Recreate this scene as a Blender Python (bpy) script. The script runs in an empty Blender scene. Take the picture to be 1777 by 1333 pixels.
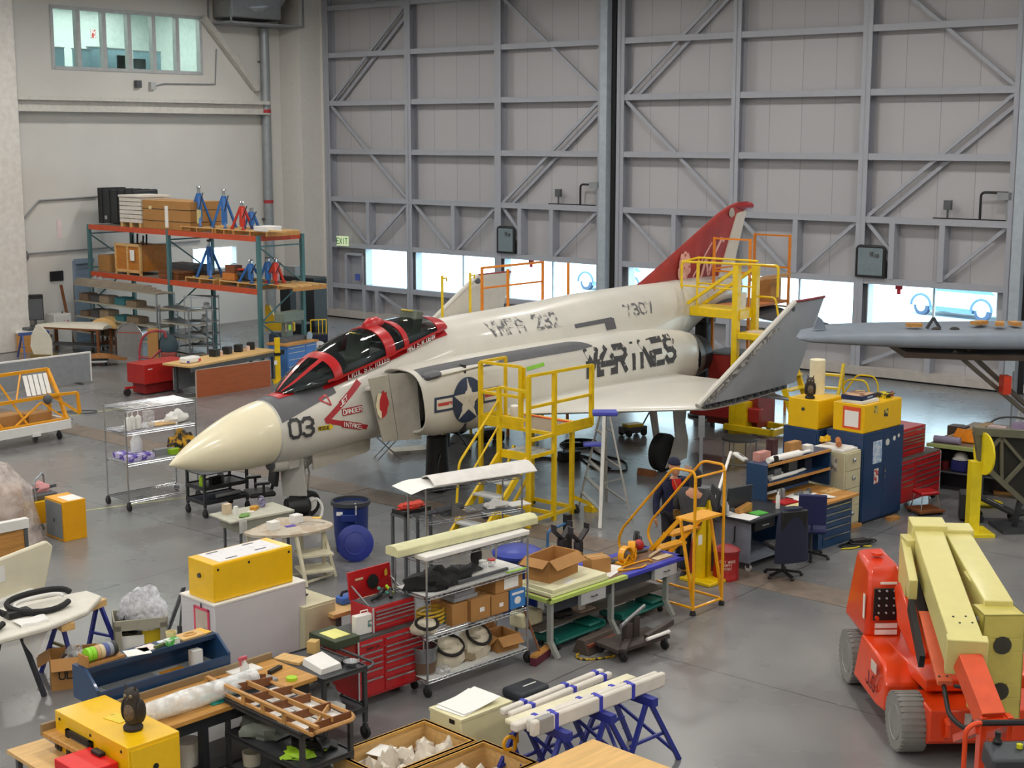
import bpy, bmesh, math, random
from mathutils import Vector, Matrix, Euler
random.seed(7)
C=bpy.context.scene.collection
PI=math.pi
# ---- camera: eye 6.7 m up on a gallery, 9.6 degrees down
F_PX=2540.; TH=math.radians(9.6); EYE=6.7
def ray(px,py):
    x=px-888.5; u=666.5-py
    return Vector((x,u*math.sin(TH)+F_PX*math.cos(TH),u*math.cos(TH)-F_PX*math.sin(TH)))
def A(px,py,z=0.):
    r=ray(px,py); t=(z-EYE)/r.z
    return Vector((r.x*t,r.y*t,z))
def onplane(px,py,o,rz,off=0.):
    # point of the vertical plane through o with heading rz (off metres toward the viewer side)
    n=Vector((-math.sin(rz),math.cos(rz),0)); q=Vector((o[0],o[1],0))-n*off
    r=ray(px,py); t=n.dot(q)/n.dot(Vector((r.x,r.y,0)))
    return Vector((r.x*t,r.y*t,r.z*t+EYE))
# ---- materials
def lin(h):
    h=h.lstrip('#'); o=[]
    for i in (0,2,4):
        c=int(h[i:i+2],16)/255; o.append(c/12.92 if c<=.04045 else ((c+.055)/1.055)**2.4)
    return (*o,1)
MATS={}
def M(hx,rough=.5,metal=0.,var=.08,scale=6.,bump=0.,coat=0.,kind=None,hx2=None,thr=.5,emit=0.,name=None):
    key=(hx,rough,metal,var,scale,bump,coat,kind,hx2,thr,emit)
    if key in MATS: return MATS[key]
    m=bpy.data.materials.new(name or 'paint_'+hx.strip('#')); m.use_nodes=True
    nt=m.node_tree; b=nt.nodes['Principled BSDF']; L=nt.links
    c=lin(hx)
    b.inputs['Roughness'].default_value=rough; b.inputs['Metallic'].default_value=metal
    if coat: b.inputs['Coat Weight'].default_value=coat; b.inputs['Coat Roughness'].default_value=.08
    tc=nt.nodes.new('ShaderNodeTexCoord')
    if kind=='wood':
        mp=nt.nodes.new('ShaderNodeMapping'); mp.inputs['Scale'].default_value=(scale*.12,scale,scale)
        L.new(tc.outputs['Object'],mp.inputs[0])
        n=nt.nodes.new('ShaderNodeTexNoise'); n.inputs['Scale'].default_value=3; n.inputs['Detail'].default_value=5; L.new(mp.outputs[0],n.inputs[0])
    else:
        n=nt.nodes.new('ShaderNodeTexNoise'); n.inputs['Scale'].default_value=scale; n.inputs['Detail'].default_value=4
        L.new(tc.outputs['Object'],n.inputs[0])
    rp=nt.nodes.new('ShaderNodeValToRGB'); L.new(n.outputs['Fac'],rp.inputs[0])
    if hx2:
        rp.color_ramp.elements[0].position=thr-.04; rp.color_ramp.elements[1].position=thr+.04
        rp.color_ramp.elements[0].color=c; rp.color_ramp.elements[1].color=lin(hx2)
    else:
        rp.color_ramp.elements[0].position=.3; rp.color_ramp.elements[1].position=.7
        rp.color_ramp.elements[0].color=tuple(max(0,v*(1-var)) for v in c[:3])+(1,)
        rp.color_ramp.elements[1].color=tuple(min(1,v*(1+var)) for v in c[:3])+(1,)
    L.new(rp.outputs[0],b.inputs['Base Color'])
    if bump:
        bp=nt.nodes.new('ShaderNodeBump'); bp.inputs['Strength'].default_value=bump; bp.inputs['Distance'].default_value=.02
        L.new(n.outputs['Fac'],bp.inputs['Height']); L.new(bp.outputs[0],b.inputs['Normal'])
    if emit:
        b.inputs['Emission Color'].default_value=c; b.inputs['Emission Strength'].default_value=emit
    MATS[key]=m; return m
def film(name,tint,body=.35,scale=14.):
    m=bpy.data.materials.new(name); m.use_nodes=True; nt=m.node_tree; b=nt.nodes['Principled BSDF']; o=nt.nodes['Material Output']; L=nt.links
    b.inputs['Base Color'].default_value=lin(tint); b.inputs['Roughness'].default_value=.22; t=nt.nodes.new('ShaderNodeBsdfTransparent'); mx=nt.nodes.new('ShaderNodeMixShader')
    tc=nt.nodes.new('ShaderNodeTexCoord'); n=nt.nodes.new('ShaderNodeTexNoise'); n.inputs['Scale'].default_value=scale; n.inputs['Detail'].default_value=3; L.new(tc.outputs['Object'],n.inputs[0])
    r=nt.nodes.new('ShaderNodeMapRange'); r.inputs[1].default_value=.35; r.inputs[2].default_value=.65; r.inputs[3].default_value=body-.2; r.inputs[4].default_value=body+.25; L.new(n.outputs['Fac'],r.inputs[0])
    bp=nt.nodes.new('ShaderNodeBump'); bp.inputs['Strength'].default_value=.5; bp.inputs['Distance'].default_value=.03; L.new(n.outputs['Fac'],bp.inputs['Height']); L.new(bp.outputs[0],b.inputs['Normal'])
    L.new(r.outputs[0],mx.inputs[0]); L.new(t.outputs[0],mx.inputs[1]); L.new(b.outputs[0],mx.inputs[2]); L.new(mx.outputs[0],o.inputs[0]); return m
def clear(name,tint,gloss=.12,rough=.03):
    m=bpy.data.materials.new(name); m.use_nodes=True; nt=m.node_tree; nt.nodes.clear()
    o=nt.nodes.new('ShaderNodeOutputMaterial'); t=nt.nodes.new('ShaderNodeBsdfTransparent'); g=nt.nodes.new('ShaderNodeBsdfGlossy')
    t.inputs[0].default_value=lin(tint); g.inputs['Roughness'].default_value=rough
    lw=nt.nodes.new('ShaderNodeLayerWeight'); lw.inputs[0].default_value=gloss
    mx=nt.nodes.new('ShaderNodeMixShader'); L=nt.links
    L.new(lw.outputs['Fresnel'],mx.inputs[0]); L.new(t.outputs[0],mx.inputs[1]); L.new(g.outputs[0],mx.inputs[2]); L.new(mx.outputs[0],o.inputs[0])
    return m
# ---- geometry: every function returns (verts, faces)
def BX(x0,y0,z0,x1,y1,z1):
    v=[(x,y,z) for z in (z0,z1) for y in (y0,y1) for x in (x0,x1)]
    return v,[(0,2,3,1),(4,5,7,6),(0,1,5,4),(2,6,7,3),(0,4,6,2),(1,3,7,5)]
def CB(x,y,z,sx,sy,sz,rz=0.,tilt=0.):
    g=BX(-sx/2,-sy/2,0,sx/2,sy/2,sz)
    return X(g,(x,y,z),(tilt,0,rz))
def X(g,loc=(0,0,0),rot=(0,0,0),sc=1.):
    if not hasattr(sc,'__len__'): sc=(sc,)*3
    m=Matrix.LocRotScale(Vector(loc),Euler(rot),Vector(sc))
    return [tuple(m@Vector(v)) for v in g[0]],g[1]
def J(*gs):
    V=[];Fc=[]
    for g in gs:
        if isinstance(g,list): g=J(*g)
        n=len(V); V+=list(g[0]); Fc+=[tuple(i+n for i in f) for f in g[1]]
    return V,Fc
def frame(d):
    d=Vector(d).normalized(); up=Vector((0,0,1)) if abs(d.z)<.95 else Vector((1,0,0))
    s=d.cross(up).normalized(); return d,s,s.cross(d)
def RB(p,q,w,h=None):
    h=h or w; p=Vector(p);q=Vector(q); d,s,u=frame(q-p); V=[]
    for c in (p,q):
        for a,b in ((-1,-1),(1,-1),(1,1),(-1,1)): V.append(tuple(c+s*a*w/2+u*b*h/2))
    return V,[(0,1,2,3),(4,7,6,5),(0,4,5,1),(1,5,6,2),(2,6,7,3),(3,7,4,0)]
def TB(p,q,r,r2=None,n=8):
    r2=r if r2 is None else r2; p=Vector(p);q=Vector(q); d,s,u=frame(q-p); V=[]
    for c,rr in ((p,r),(q,r2)):
        for i in range(n):
            a=2*PI*i/n; V.append(tuple(c+(s*math.cos(a)+u*math.sin(a))*rr))
    return V,[tuple(range(n)),tuple(range(2*n-1,n-1,-1))]+[(i,i+n,(i+1)%n+n,(i+1)%n) for i in range(n)]
def PT(pts,r,n=6,closed=False,fillet=0.):
    pts=[Vector(p) for p in pts]
    if fillet:
        o=[pts[0]]
        for a,b,c in zip(pts,pts[1:],pts[2:]):
            d1=(a-b).normalized();d2=(c-b).normalized(); k=min(fillet,(a-b).length*.45,(c-b).length*.45)
            for t in (0,.25,.5,.75,1):
                o.append((b+d1*k)*(1-t)**2+b*2*t*(1-t)+(b+d2*k)*t*t)
        pts=o+[pts[-1]]
    V=[];m=len(pts); d,s,u=frame(pts[1]-pts[0])
    for i,p in enumerate(pts):
        t=(pts[(i+1)%m]-pts[i-1]) if closed else (pts[min(i+1,m-1)]-pts[max(i-1,0)])
        if t.length<1e-9: t=d
        t=t.normalized(); s=(s-t*s.dot(t)); s=s.normalized() if s.length>1e-6 else frame(t)[1]; u=s.cross(t)
        for k in range(n):
            a=2*PI*k/n; V.append(tuple(p+(s*math.cos(a)+u*math.sin(a))*r))
    Fc=[]
    for i in range(m if closed else m-1):
        a=i*n;b=((i+1)%m)*n
        Fc+=[(a+k,b+k,b+(k+1)%n,a+(k+1)%n) for k in range(n)]
    if not closed: Fc+=[tuple(range(n-1,-1,-1)),tuple(range((m-1)*n,m*n))]
    return V,Fc
def LT(prof,n=16,c=(0,0,0)):
    V=[];m=len(prof)
    for r,z in prof:
        for i in range(n):
            a=2*PI*i/n; V.append((c[0]+r*math.cos(a),c[1]+r*math.sin(a),c[2]+z))
    Fc=[(i*n+k,i*n+(k+1)%n,(i+1)*n+(k+1)%n,(i+1)*n+k) for i in range(m-1) for k in range(n)]
    if prof[0][0]>1e-6: Fc.append(tuple(range(n-1,-1,-1)))
    if prof[-1][0]>1e-6: Fc.append(tuple(range((m-1)*n,m*n)))
    return V,Fc
def LO(rings,cap=True,closed=True):
    V=[];n=len(rings[0]);Fc=[]
    for r in rings: V+=[tuple(p) for p in r]
    for i in range(len(rings)-1):
        for k in range(n if closed else n-1):
            Fc.append((i*n+k,i*n+(k+1)%n,(i+1)*n+(k+1)%n,(i+1)*n+k))
    if cap: Fc+=[tuple(range(n-1,-1,-1)),tuple(range((len(rings)-1)*n,len(rings)*n))]
    return V,Fc
def PR(poly,z0,z1,ax='z'):
    n=len(poly); f={'z':lambda a,b,c:(a,b,c),'x':lambda a,b,c:(c,a,b),'y':lambda a,b,c:(a,c,b)}[ax]
    V=[f(a,b,z0) for a,b in poly]+[f(a,b,z1) for a,b in poly]
    return V,[tuple(range(n-1,-1,-1)),tuple(range(n,2*n))]+[(i,(i+1)%n,(i+1)%n+n,i+n) for i in range(n)]
def BL(c,r,n=10,squash=None):
    rx,ry,rz=(r,r,r) if not hasattr(r,'__len__') else r
    g=LT([(math.sin(PI*i/n)*1.,-math.cos(PI*i/n)) for i in range(n+1)],n+4)
    return X(g,c,(0,0,0),(rx,ry,rz))
def SHT(fn,nu,nv,th=0.):
    V=[fn(i/nu,j/nv) for j in range(nv+1) for i in range(nu+1)]; w=nu+1
    Fc=[(j*w+i,j*w+i+1,(j+1)*w+i+1,(j+1)*w+i) for j in range(nv) for i in range(nu)]
    if th:
        n=len(V); V=V+[(x,y,z-th) for x,y,z in V]
        Fc+=[tuple(n+i for i in reversed(f)) for f in list(Fc)]
        e=[i for i in range(nu)]
        for i in range(nu): Fc+=[(i+1,i,n+i,n+i+1),(nv*w+i,nv*w+i+1,n+nv*w+i+1,n+nv*w+i)]
        for j in range(nv): Fc+=[(j*w,(j+1)*w,n+(j+1)*w,n+j*w),((j+1)*w+nu,j*w+nu,n+j*w+nu,n+(j+1)*w+nu)]
    return V,Fc
def crumple(c,rx,ry,rz,seed=0,n=9,amp=.3):
    rnd=random.Random(seed); g=BL((0,0,0),1,n); o=[]
    ph=[rnd.uniform(0,6) for _ in range(6)]
    for x,y,z in g[0]:
        k=1+amp*(math.sin(5*x+ph[0])*math.sin(4*y+ph[1])+.6*math.sin(9*z+7*x+ph[2])*math.sin(8*y+ph[3]))
        zz=max(z*k,-.35)
        o.append((c[0]+x*k*rx,c[1]+y*k*ry,c[2]+(zz+.35)*rz/1.35))
    return o,g[1]
# ---- objects
def mesh(name,mat,*gs,parent=None,loc=(0,0,0),rz=0.,bev=0.,ang=40,rot=None):
    V,Fc=J(*gs); me=bpy.data.meshes.new(name); me.from_pydata(V,[],Fc)
    bm=bmesh.new(); bm.from_mesh(me); bmesh.ops.recalc_face_normals(bm,faces=bm.faces); bm.to_mesh(me); bm.free()
    me.materials.append(mat)
    me.shade_smooth(); me.set_sharp_from_angle(angle=math.radians(ang))
    o=bpy.data.objects.new(name,me); C.objects.link(o); o.location=loc; o.rotation_euler=rot or (0,0,rz)
    if parent is not None: o.parent=parent
    if bev:
        b=o.modifiers.new('edge','BEVEL'); b.width=bev; b.segments=2; b.limit_method='ANGLE'; b.angle_limit=math.radians(50)
    return o
def tag(o,label,cat,group=None):
    o['label']=label; o['category']=cat
    if group: o['group']=group
    return o
def thing(name,label,cat,loc,rz=0.,group=None):
    o=bpy.data.objects.new(name,None); C.objects.link(o); o.location=loc; o.rotation_euler=(0,0,rz); o.empty_display_size=.1
    return tag(o,label,cat,group)
def solo(name,label,cat,mat,*gs,loc=(0,0,0),rz=0.,group=None,bev=0.,rot=None,ang=40):
    return tag(mesh(name,mat,*gs,loc=loc,rz=rz,bev=bev,rot=rot,ang=ang),label,cat,group)
def hd(p,q): return math.atan2(q[1]-p[1],q[0]-p[0])
def fr(x1,y1,x2,y2,z=0.):
    p=A(x1,y1,z);q=A(x2,y2,z); return p,hd(p,q),(q-p).length
def put(name,label,cat,x1,y1,x2,y2,z=0.,group=None):
    p,r,l=fr(x1,y1,x2,y2,z); return thing(name,label,cat,p,r,group),l
def struct(name,mat,*gs,parent=None,**k):
    o=mesh(name,mat,*gs,parent=parent,**k); o['kind']='structure'; return o
def copytree(o,parent=None):
    c=o.copy(); C.objects.link(c)
    if parent is not None: c.parent=parent
    for ch in list(o.children): copytree(ch,c)
    return c
def dup(o,label,loc=None,rz=None):
    c=copytree(o); c['label']=label
    if loc is not None: c.location=loc
    if rz is not None: c.rotation_euler=(0,0,rz)
    return c
# ---- block lettering as strokes on a 4 x 6 grid
FONT={'A':['0,0 0,4 2,6 4,4 4,0','0,2.4 4,2.4'],'B':['0,0 0,6 3,6 4,5 4,4 3,3 0,3','3,3 4,2 4,1 3,0 0,0'],'C':['4,5 3,6 1,6 0,5 0,1 1,0 3,0 4,1'],
'D':['0,0 0,6 3,6 4,5 4,1 3,0 0,0'],'E':['4,6 0,6 0,0 4,0','0,3 3,3'],'F':['4,6 0,6 0,0','0,3 3,3'],'G':['4,5 3,6 1,6 0,5 0,1 1,0 3,0 4,1 4,3 2.4,3'],
'H':['0,0 0,6','4,0 4,6','0,3 4,3'],'I':['2,0 2,6'],'J':['4,6 4,1 3,0 1,0 0,1'],'K':['0,0 0,6','4,6 0,3 4,0'],'L':['0,6 0,0 4,0'],'M':['0,0 0,6 2,2 4,6 4,0'],
'N':['0,0 0,6 4,0 4,6'],'O':['1,0 0,1 0,5 1,6 3,6 4,5 4,1 3,0 1,0'],'P':['0,0 0,6 3,6 4,5 4,4 3,3 0,3'],'R':['0,0 0,6 3,6 4,5 4,4 3,3 0,3','2,3 4,0'],
'S':['4,5 3,6 1,6 0,5 0,4 1,3 3,3 4,2 4,1 3,0 1,0 0,1'],'T':['0,6 4,6','2,6 2,0'],'U':['0,6 0,1 1,0 3,0 4,1 4,6'],'V':['0,6 2,0 4,6'],'W':['0,6 1,0 2,4 3,0 4,6'],
'X':['0,0 4,6','0,6 4,0'],'Y':['0,6 2,3 4,6','2,3 2,0'],'0':['1,0 0,1 0,5 1,6 3,6 4,5 4,1 3,0 1,0'],'2':['0,5 1,6 3,6 4,5 4,4 0,0 4,0'],'3':['0,5 1,6 3,6 4,5 4,4 3,3 4,2 4,1 3,0 1,0 0,1','3,3 1.5,3'],
'4':['3,0 3,6 0,2 4,2'],'5':['4,6 0,6 0,3.4 3,3.4 4,2.4 4,1 3,0 0,0'],'6':['4,5 3,6 1,6 0,5 0,1 1,0 3,0 4,1 4,2 3,3 0,3'],'7':['0,6 4,6 1.6,0'],'1':['1,5 2,6 2,0'],'.':['1.8,0 1.8,.6'],' ':[],'-':['1,3 3,3'],
'8':['1,3 0,4 0,5 1,6 3,6 4,5 4,4 3,3 1,3 0,2 0,1 1,0 3,0 4,1 4,2 3,3'],'9':['4,3 1,3 0,4 0,5 1,6 3,6 4,5 4,1 3,0 1,0']}
def strokes(txt,h,w=None,gap=.35,sw=.16):
    """quads (list of 4 uv points) for a line of text, height h, starting at 0,0"""
    w=w or h*.55; out=[]; x=0.
    for ch in txt:
        for pl in FONT[ch]:
            p=[tuple(map(float,q.split(','))) for q in pl.split()]
            p=[(x+a/4*w,b/6*h) for a,b in p]
            for (a,b),(c,d) in zip(p,p[1:]):
                l=math.hypot(c-a,d-b); ux,uy=(c-a)/l,(d-b)/l; s=sw*h/2; e=s*.8
                nx,ny=-uy*s,ux*s; k=max(1,int(l/(h*.35)))
                for i in range(k):
                    t0=i/k*l-(e if i==0 else 0); t1=(i+1)/k*l+(e if i==k-1 else 0)
                    q0=(a+ux*t0,b+uy*t0);q1=(a+ux*t1,b+uy*t1)
                    out.append([(q0[0]+nx,q0[1]+ny),(q0[0]-nx,q0[1]-ny),(q1[0]-nx,q1[1]-ny),(q1[0]+nx,q1[1]+ny)])
        x+=w*(1+gap) if ch!='I' else w*(1+gap)
    return out,x-w*gap
def quadmesh(quads,fn):
    V=[];Fc=[]
    for q in quads:
        n=len(V); V+=[fn(*p) for p in q]; Fc.append(tuple(range(n,n+len(q))))
    return V,Fc
def fan(poly,c,k=3):
    """star-shaped polygon as quads/tris in k rings"""
    out=[]; n=len(poly)
    for i in range(n):
        a=poly[i];b=poly[(i+1)%n]
        L_=lambda p,t:(c[0]+(p[0]-c[0])*t,c[1]+(p[1]-c[1])*t)
        for j in range(k):
            t0=j/k;t1=(j+1)/k
            out.append([L_(a,t0),L_(a,t1),L_(b,t1),L_(b,t0)] if j else [c,L_(a,t1),L_(b,t1)])
    return out
def textplate(txt,h,x,z,y,w=None,sw=.16,gap=.35):
    """letters standing in the local xz plane at depth y, centred on x"""
    q,l=strokes(txt,h,w,gap,sw)
    return quadmesh(q,lambda u,v:(x-l/2+u,y,z+v))
# ---- common materials
YEL=M('#e8c400',.45,coat=.2,name='yellow_paint'); YELO=M('#eca60a',.4,coat=.2,name='amber_yellow_paint'); YCAB=M('#f2c108',.35,coat=.3,var=.03,name='cabinet_yellow')
RED=M('#b5141c',.35,coat=.4,var=.05,name='tool_chest_red'); DRED=M('#8d2a22',.45,name='dull_red'); ORA=M('#e8420c',.32,coat=.5,var=.05,name='lift_orange'); RKO=M('#c8502c',.5,name='rack_orange'); TEAL=M('#4a7478',.5,name='rack_teal')
STL=M('#9b9ea1',.35,.8,name='bare_steel'); CHR=M('#b9bcc0',.22,.9,name='chrome_wire'); DST=M('#4c4e52',.45,.5,name='dark_steel'); GRY=M('#8e9296',.5,name='grey_paint'); LGR=M('#b9bcbd',.5,name='light_grey_paint'); DGR=M('#55585c',.55,name='dark_grey_paint')
BLK=M('#17181a',.5,name='black_plastic'); RUB=M('#1d1d1f',.75,name='rubber'); WHT=M('#e9e8e4',.5,var=.03,name='white_paint'); PAP=M('#f1f0ec',.7,var=.02,name='paper'); OFF=M('#ddd8c8',.55,var=.05,name='cream_paint'); BEI=M('#c7c0a0',.5,var=.04,name='beige_enamel')
WOOD=M('#c08a48',.55,kind='wood',var=.22,scale=9,name='pine_wood'); WOODL=M('#d9b174',.5,kind='wood',var=.14,scale=7,name='light_wood'); WOODD=M('#7d4a26',.5,kind='wood',var=.25,scale=8,name='dark_wood'); CARD=M('#b08048',.75,var=.06,name='cardboard'); FOAM=M('#e6e2bd',.8,var=.05,name='foam_cream')
BLU=M('#1c3f66',.42,coat=.25,var=.04,name='cabinet_blue'); BLUL=M('#4b7fc4',.42,name='light_blue_enamel'); BLUT=M('#2a3aa0',.4,name='horse_blue'); BIN=M('#17307a',.4,var=.05,name='bin_blue'); JBL=M('#2f6cb4',.4,name='jack_blue'); NAVY=M('#1a2138',.8,name='navy_cloth')
GRN=M('#12655a',.45,name='creeper_green'); LIM=M('#a6d428',.5,name='lime_plastic'); PNK=M('#e0506c',.5,name='pink_frame'); PUR=M('#5a47b0',.6,name='purple_box'); BTP=M('#3a3fb2',.6,name='blue_tape')
CLR=film('clear_plastic','#eef0f2',.35); GLASS=clear('window_glass','#f2fbfb',.1); CANO=clear('canopy_glass','#b9c1c2',.34,.06)
LAMP_W=215.; SKY_W=7.
# ================= SETTING =================
HO=Vector((-7.0,55.13,0)); HR=math.radians(-40); HV=math.radians(50)
HM=Matrix.Translation(HO)@Matrix.Rotation(HR,4,'Z'); HI=HM.inverted()
def hp(s,y,z=0.): return HM@Vector((s,y,z))
def hl(p): return HI@p
def lw(px,py,off=0.):      # pixel -> (y,z) on the hall's side wall
    p=hl(onplane(px,py,hp(-1.2,0),HV,off)); return p.y,p.z
def dw(px,py):             # pixel -> (s,z) on the big door plane
    p=hl(onplane(px,py,HO,HR)); return p.x,p.z
def holed(u0,u1,z0,z1,holes):
    us=sorted({u0,u1,*[h[i] for h in holes for i in (0,1)]}); zs=sorted({z0,z1,*[h[i] for h in holes for i in (2,3)]}); o=[]
    for za,zb in zip(zs,zs[1:]):
        run=None
        for ua,ub in zip(us,us[1:]):
            um,zm=(ua+ub)/2,(za+zb)/2
            if any(h[0]<um<h[1] and h[2]<zm<h[3] for h in holes):
                if run: o.append(run); run=None
            else: run=(run[0],ub,za,zb) if run else (ua,ub,za,zb)
        if run: o.append(run)
    return o
def HS(name,mat,*gs,**k): return struct(name,mat,*gs,loc=HO,rz=HR,**k)
# floor
def floormat():
    m=bpy.data.materials.new('sealed_concrete'); m.use_nodes=True; nt=m.node_tree; L=nt.links; b=nt.nodes['Principled BSDF']
    tc=nt.nodes.new('ShaderNodeTexCoord')
    n=nt.nodes.new('ShaderNodeTexNoise'); n.inputs['Scale'].default_value=.35; n.inputs['Detail'].default_value=5; n.inputs['Roughness'].default_value=.55; L.new(tc.outputs['Object'],n.inputs[0])
    r=nt.nodes.new('ShaderNodeValToRGB'); L.new(n.outputs['Fac'],r.inputs[0])
    r.color_ramp.elements[0].position=.3; r.color_ramp.elements[0].color=lin('#6a6b6d'); r.color_ramp.elements[1].position=.72; r.color_ramp.elements[1].color=lin('#8a8988')
    bk=nt.nodes.new('ShaderNodeTexBrick'); bk.offset=0; bk.inputs['Scale'].default_value=1; bk.inputs['Mortar Size'].default_value=.012; bk.inputs['Brick Width'].default_value=7.5; bk.inputs['Row Height'].default_value=7.5
    bk.inputs['Color1'].default_value=(1,1,1,1); bk.inputs['Color2'].default_value=(.95,.95,.96,1); bk.inputs['Mortar'].default_value=(.45,.45,.45,1); L.new(tc.outputs['Object'],bk.inputs[0])
    mx=nt.nodes.new('ShaderNodeMix'); mx.data_type='RGBA'; mx.blend_type='MULTIPLY'; mx.inputs[0].default_value=1
    L.new(r.outputs[0],mx.inputs[6]); L.new(bk.outputs[0],mx.inputs[7]); L.new(mx.outputs[2],b.inputs['Base Color'])
    n2=nt.nodes.new('ShaderNodeTexNoise'); n2.inputs['Scale'].default_value=.7; n2.inputs['Detail'].default_value=3; L.new(tc.outputs['Object'],n2.inputs[0])
    r2=nt.nodes.new('ShaderNodeMapRange'); r2.inputs[3].default_value=.2; r2.inputs[4].default_value=.36; L.new(n2.outputs['Fac'],r2.inputs[0]); L.new(r2.outputs[0],b.inputs['Roughness'])
    b.inputs['Specular IOR Level'].default_value=.55; b.inputs['Coat Weight'].default_value=.12; b.inputs['Coat Roughness'].default_value=.12
    return m
HS('floor',floormat(),BX(-6,-43,-.2,48,.3,0))
WALL=M('#d9d7d2',.8,var=.03,scale=.8,name='painted_wall'); DOORW=M('#b3b2b6',.55,var=.03,scale=.5,name='door_skin'); DFR=M('#a6a9b2',.5,var=.03,name='door_frame_grey')
TRP=M('#75685d',.6,var=.18,scale=5,name='trench_plate')
ty=hl(A(900,915)).y
for i in range(14):
    o=HS('trim_%d'%(i+1),TRP,BX(3.0*i,ty-.36,-.01,3.0*i+2.985,ty+.36,.006),*[TB((3*i+sx,ty+sy,.004),(3*i+sx,ty+sy,.009),.035) for sx in (.3,.5,2.5,2.7) for sy in (-.28,.28)])
ceil=HS('ceiling',M('#c9c9c6',.8,name='ceiling_paint'),BX(-6,-43,12.5,48,.5,12.7))
HS('wall_right',WALL,BX(47.8,-43,0,48,.4,12.5)); HS('wall_front',WALL,BX(-6,-43,0,48,-42.8,12.5))
# --- big sliding doors
PANELM=None
def skinmat():
    m=bpy.data.materials.new('ribbed_door_skin'); m.use_nodes=True; nt=m.node_tree; L=nt.links; b=nt.nodes['Principled BSDF']; b.inputs['Roughness'].default_value=.55
    tc=nt.nodes.new('ShaderNodeTexCoord'); bk=nt.nodes.new('ShaderNodeTexBrick'); bk.offset=0
    mp=nt.nodes.new('ShaderNodeMapping'); mp.inputs['Rotation'].default_value=(PI/2,0,0); L.new(tc.outputs['Object'],mp.inputs[0]); L.new(mp.outputs[0],bk.inputs[0])
    bk.inputs['Scale'].default_value=1; bk.inputs['Brick Width'].default_value=1.05; bk.inputs['Row Height'].default_value=40; bk.inputs['Mortar Size'].default_value=.012
    bk.inputs['Color1'].default_value=lin('#b9b7ba'); bk.inputs['Color2'].default_value=lin('#b3b2b6'); bk.inputs['Mortar'].default_value=lin('#98989c'); L.new(bk.outputs[0],b.inputs['Base Color'])
    return m
SKIN=skinmat()
LZ=[.28,1.2,2.72,4.42,6.15,7.9,9.62,11.3]
wn=0
def bigdoor(n,s0,wins,posts,exitdoor):
    global wn
    d=bpy.data.objects.new('door_%d'%n,None); C.objects.link(d); d.location=hp(s0,0); d.rotation_euler=(0,0,HR); d['kind']='structure'
    W=12.9; y0,y1=.0,.36; cols=[.14,4.3,8.45,12.76]
    hl_=[(a,b,1.3,2.64) for a,b,_ in wins]
    mesh('panel',SKIN,*[BX(u0,y1,z0,u1,y1+.08,z1) for u0,u1,z0,z1 in holed(0,W,0,12.4,hl_)],parent=d)
    for c in cols: mesh('column',DFR,BX(c-.14,y0,.28,c+.14,y0+.02,12.4),BX(c-.012,y0,.28,c+.012,y1,12.4),BX(c-.14,y1-.03,.28,c+.14,y1,12.4),parent=d)
    for z in LZ[1:]:
        mesh('girder',DFR,*[g for a,b in zip(cols,cols[1:]) for g in (BX(a+.14,y0+.02,z-.09,b-.14,y0+.05,z+.09),BX(a+.14,y0+.05,z-.012,b-.14,y1,z+.012))],parent=d)
    mesh('bottom_beam',M('#b9b4ae',.6,name='door_kick'),BX(0,-.12,.05,W,y1,.28),parent=d)
    mesh('floor_seal',RUB,BX(0,-.06,0,W,.2,.05),parent=d)
    br=[(.3,7.95,4.1,11.2,2),(.3,7.8,4.15,4.5,1),(8.6,11.2,12.6,8.0,1),(8.6,4.5,12.6,7.8,2),(.3,4.35,2.1,2.8,1),(2.3,2.8,4.15,4.35,1),(4.45,4.35,6.2,2.8,1),(6.5,2.8,8.3,4.35,1),(8.6,4.35,9.3,3.6,1),(10.8,2.8,12.6,4.35,1),(2.4,1.15,4.1,.35,1),(8.6,.35,10.4,1.15,1)]
    for a,z0,b,z1,k in br:
        mesh('brace',DFR,*[RB((a+(.35 if j else 0),y0+.12+j*.12,z0),(b+(.35 if j else 0),y0+.12+j*.12,z1),.07,.1) for j in range(k)],parent=d)
    for p,za,zb in posts: mesh('post',DFR,BX(p-.08,y0,za,p+.08,y1,zb),parent=d)
    for a,b,mull in wins:
        wn+=1
        w=bpy.data.objects.new('window_%d'%wn,None); C.objects.link(w); w.location=hp(s0,0); w.rotation_euler=(0,0,HR); w['kind']='structure'
        FR=M('#cfd6da',.45,name='window_frame_white')
        mesh('window_frame',FR,BX(a,y0+.1,1.28,a+.03,y1+.08,2.66),BX(b-.03,y1,1.28,b,y1+.08,2.66),BX(a,y0+.1,1.27,b,y1+.08,1.3),BX(a,y1,2.63,b,y1+.08,2.66),*[BX(m-.03,y1,1.3,m+.03,y1+.07,2.64) for m in mull],parent=w)
        mesh('window_pane',GLASS,BX(a+.03,y1+.03,1.3,b-.03,y1+.04,2.64),parent=w)
    if exitdoor:
        mesh('leaf',M('#a4a6ad',.5,name='exit_door_paint'),BX(.95,y1-.02,.3,1.75,y1+.02,2.35),parent=d)
        mesh('leaf_frame',DFR,BX(.85,.1,.28,.95,y1,2.45),BX(1.75,.1,.28,1.85,y1,2.45),BX(.85,.1,2.35,1.85,y1,2.45),parent=d)
        mesh('push_bar',DGR,BX(1.0,y1-.1,1.02,1.7,y1-.05,1.1),parent=d)
bigdoor(1,.05,[(1.95,4.15,[]),(4.5,8.25,[6.55]),(8.65,12.4,[10.55])],[(2.2,2.8,4.35),(6.4,2.8,4.35),(9.4,2.8,4.35),(10.75,2.8,4.35),(1.95,.28,1.2),(2.6,.28,1.2),(6.3,.28,1.2),(10.6,.28,1.2)],True)
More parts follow.
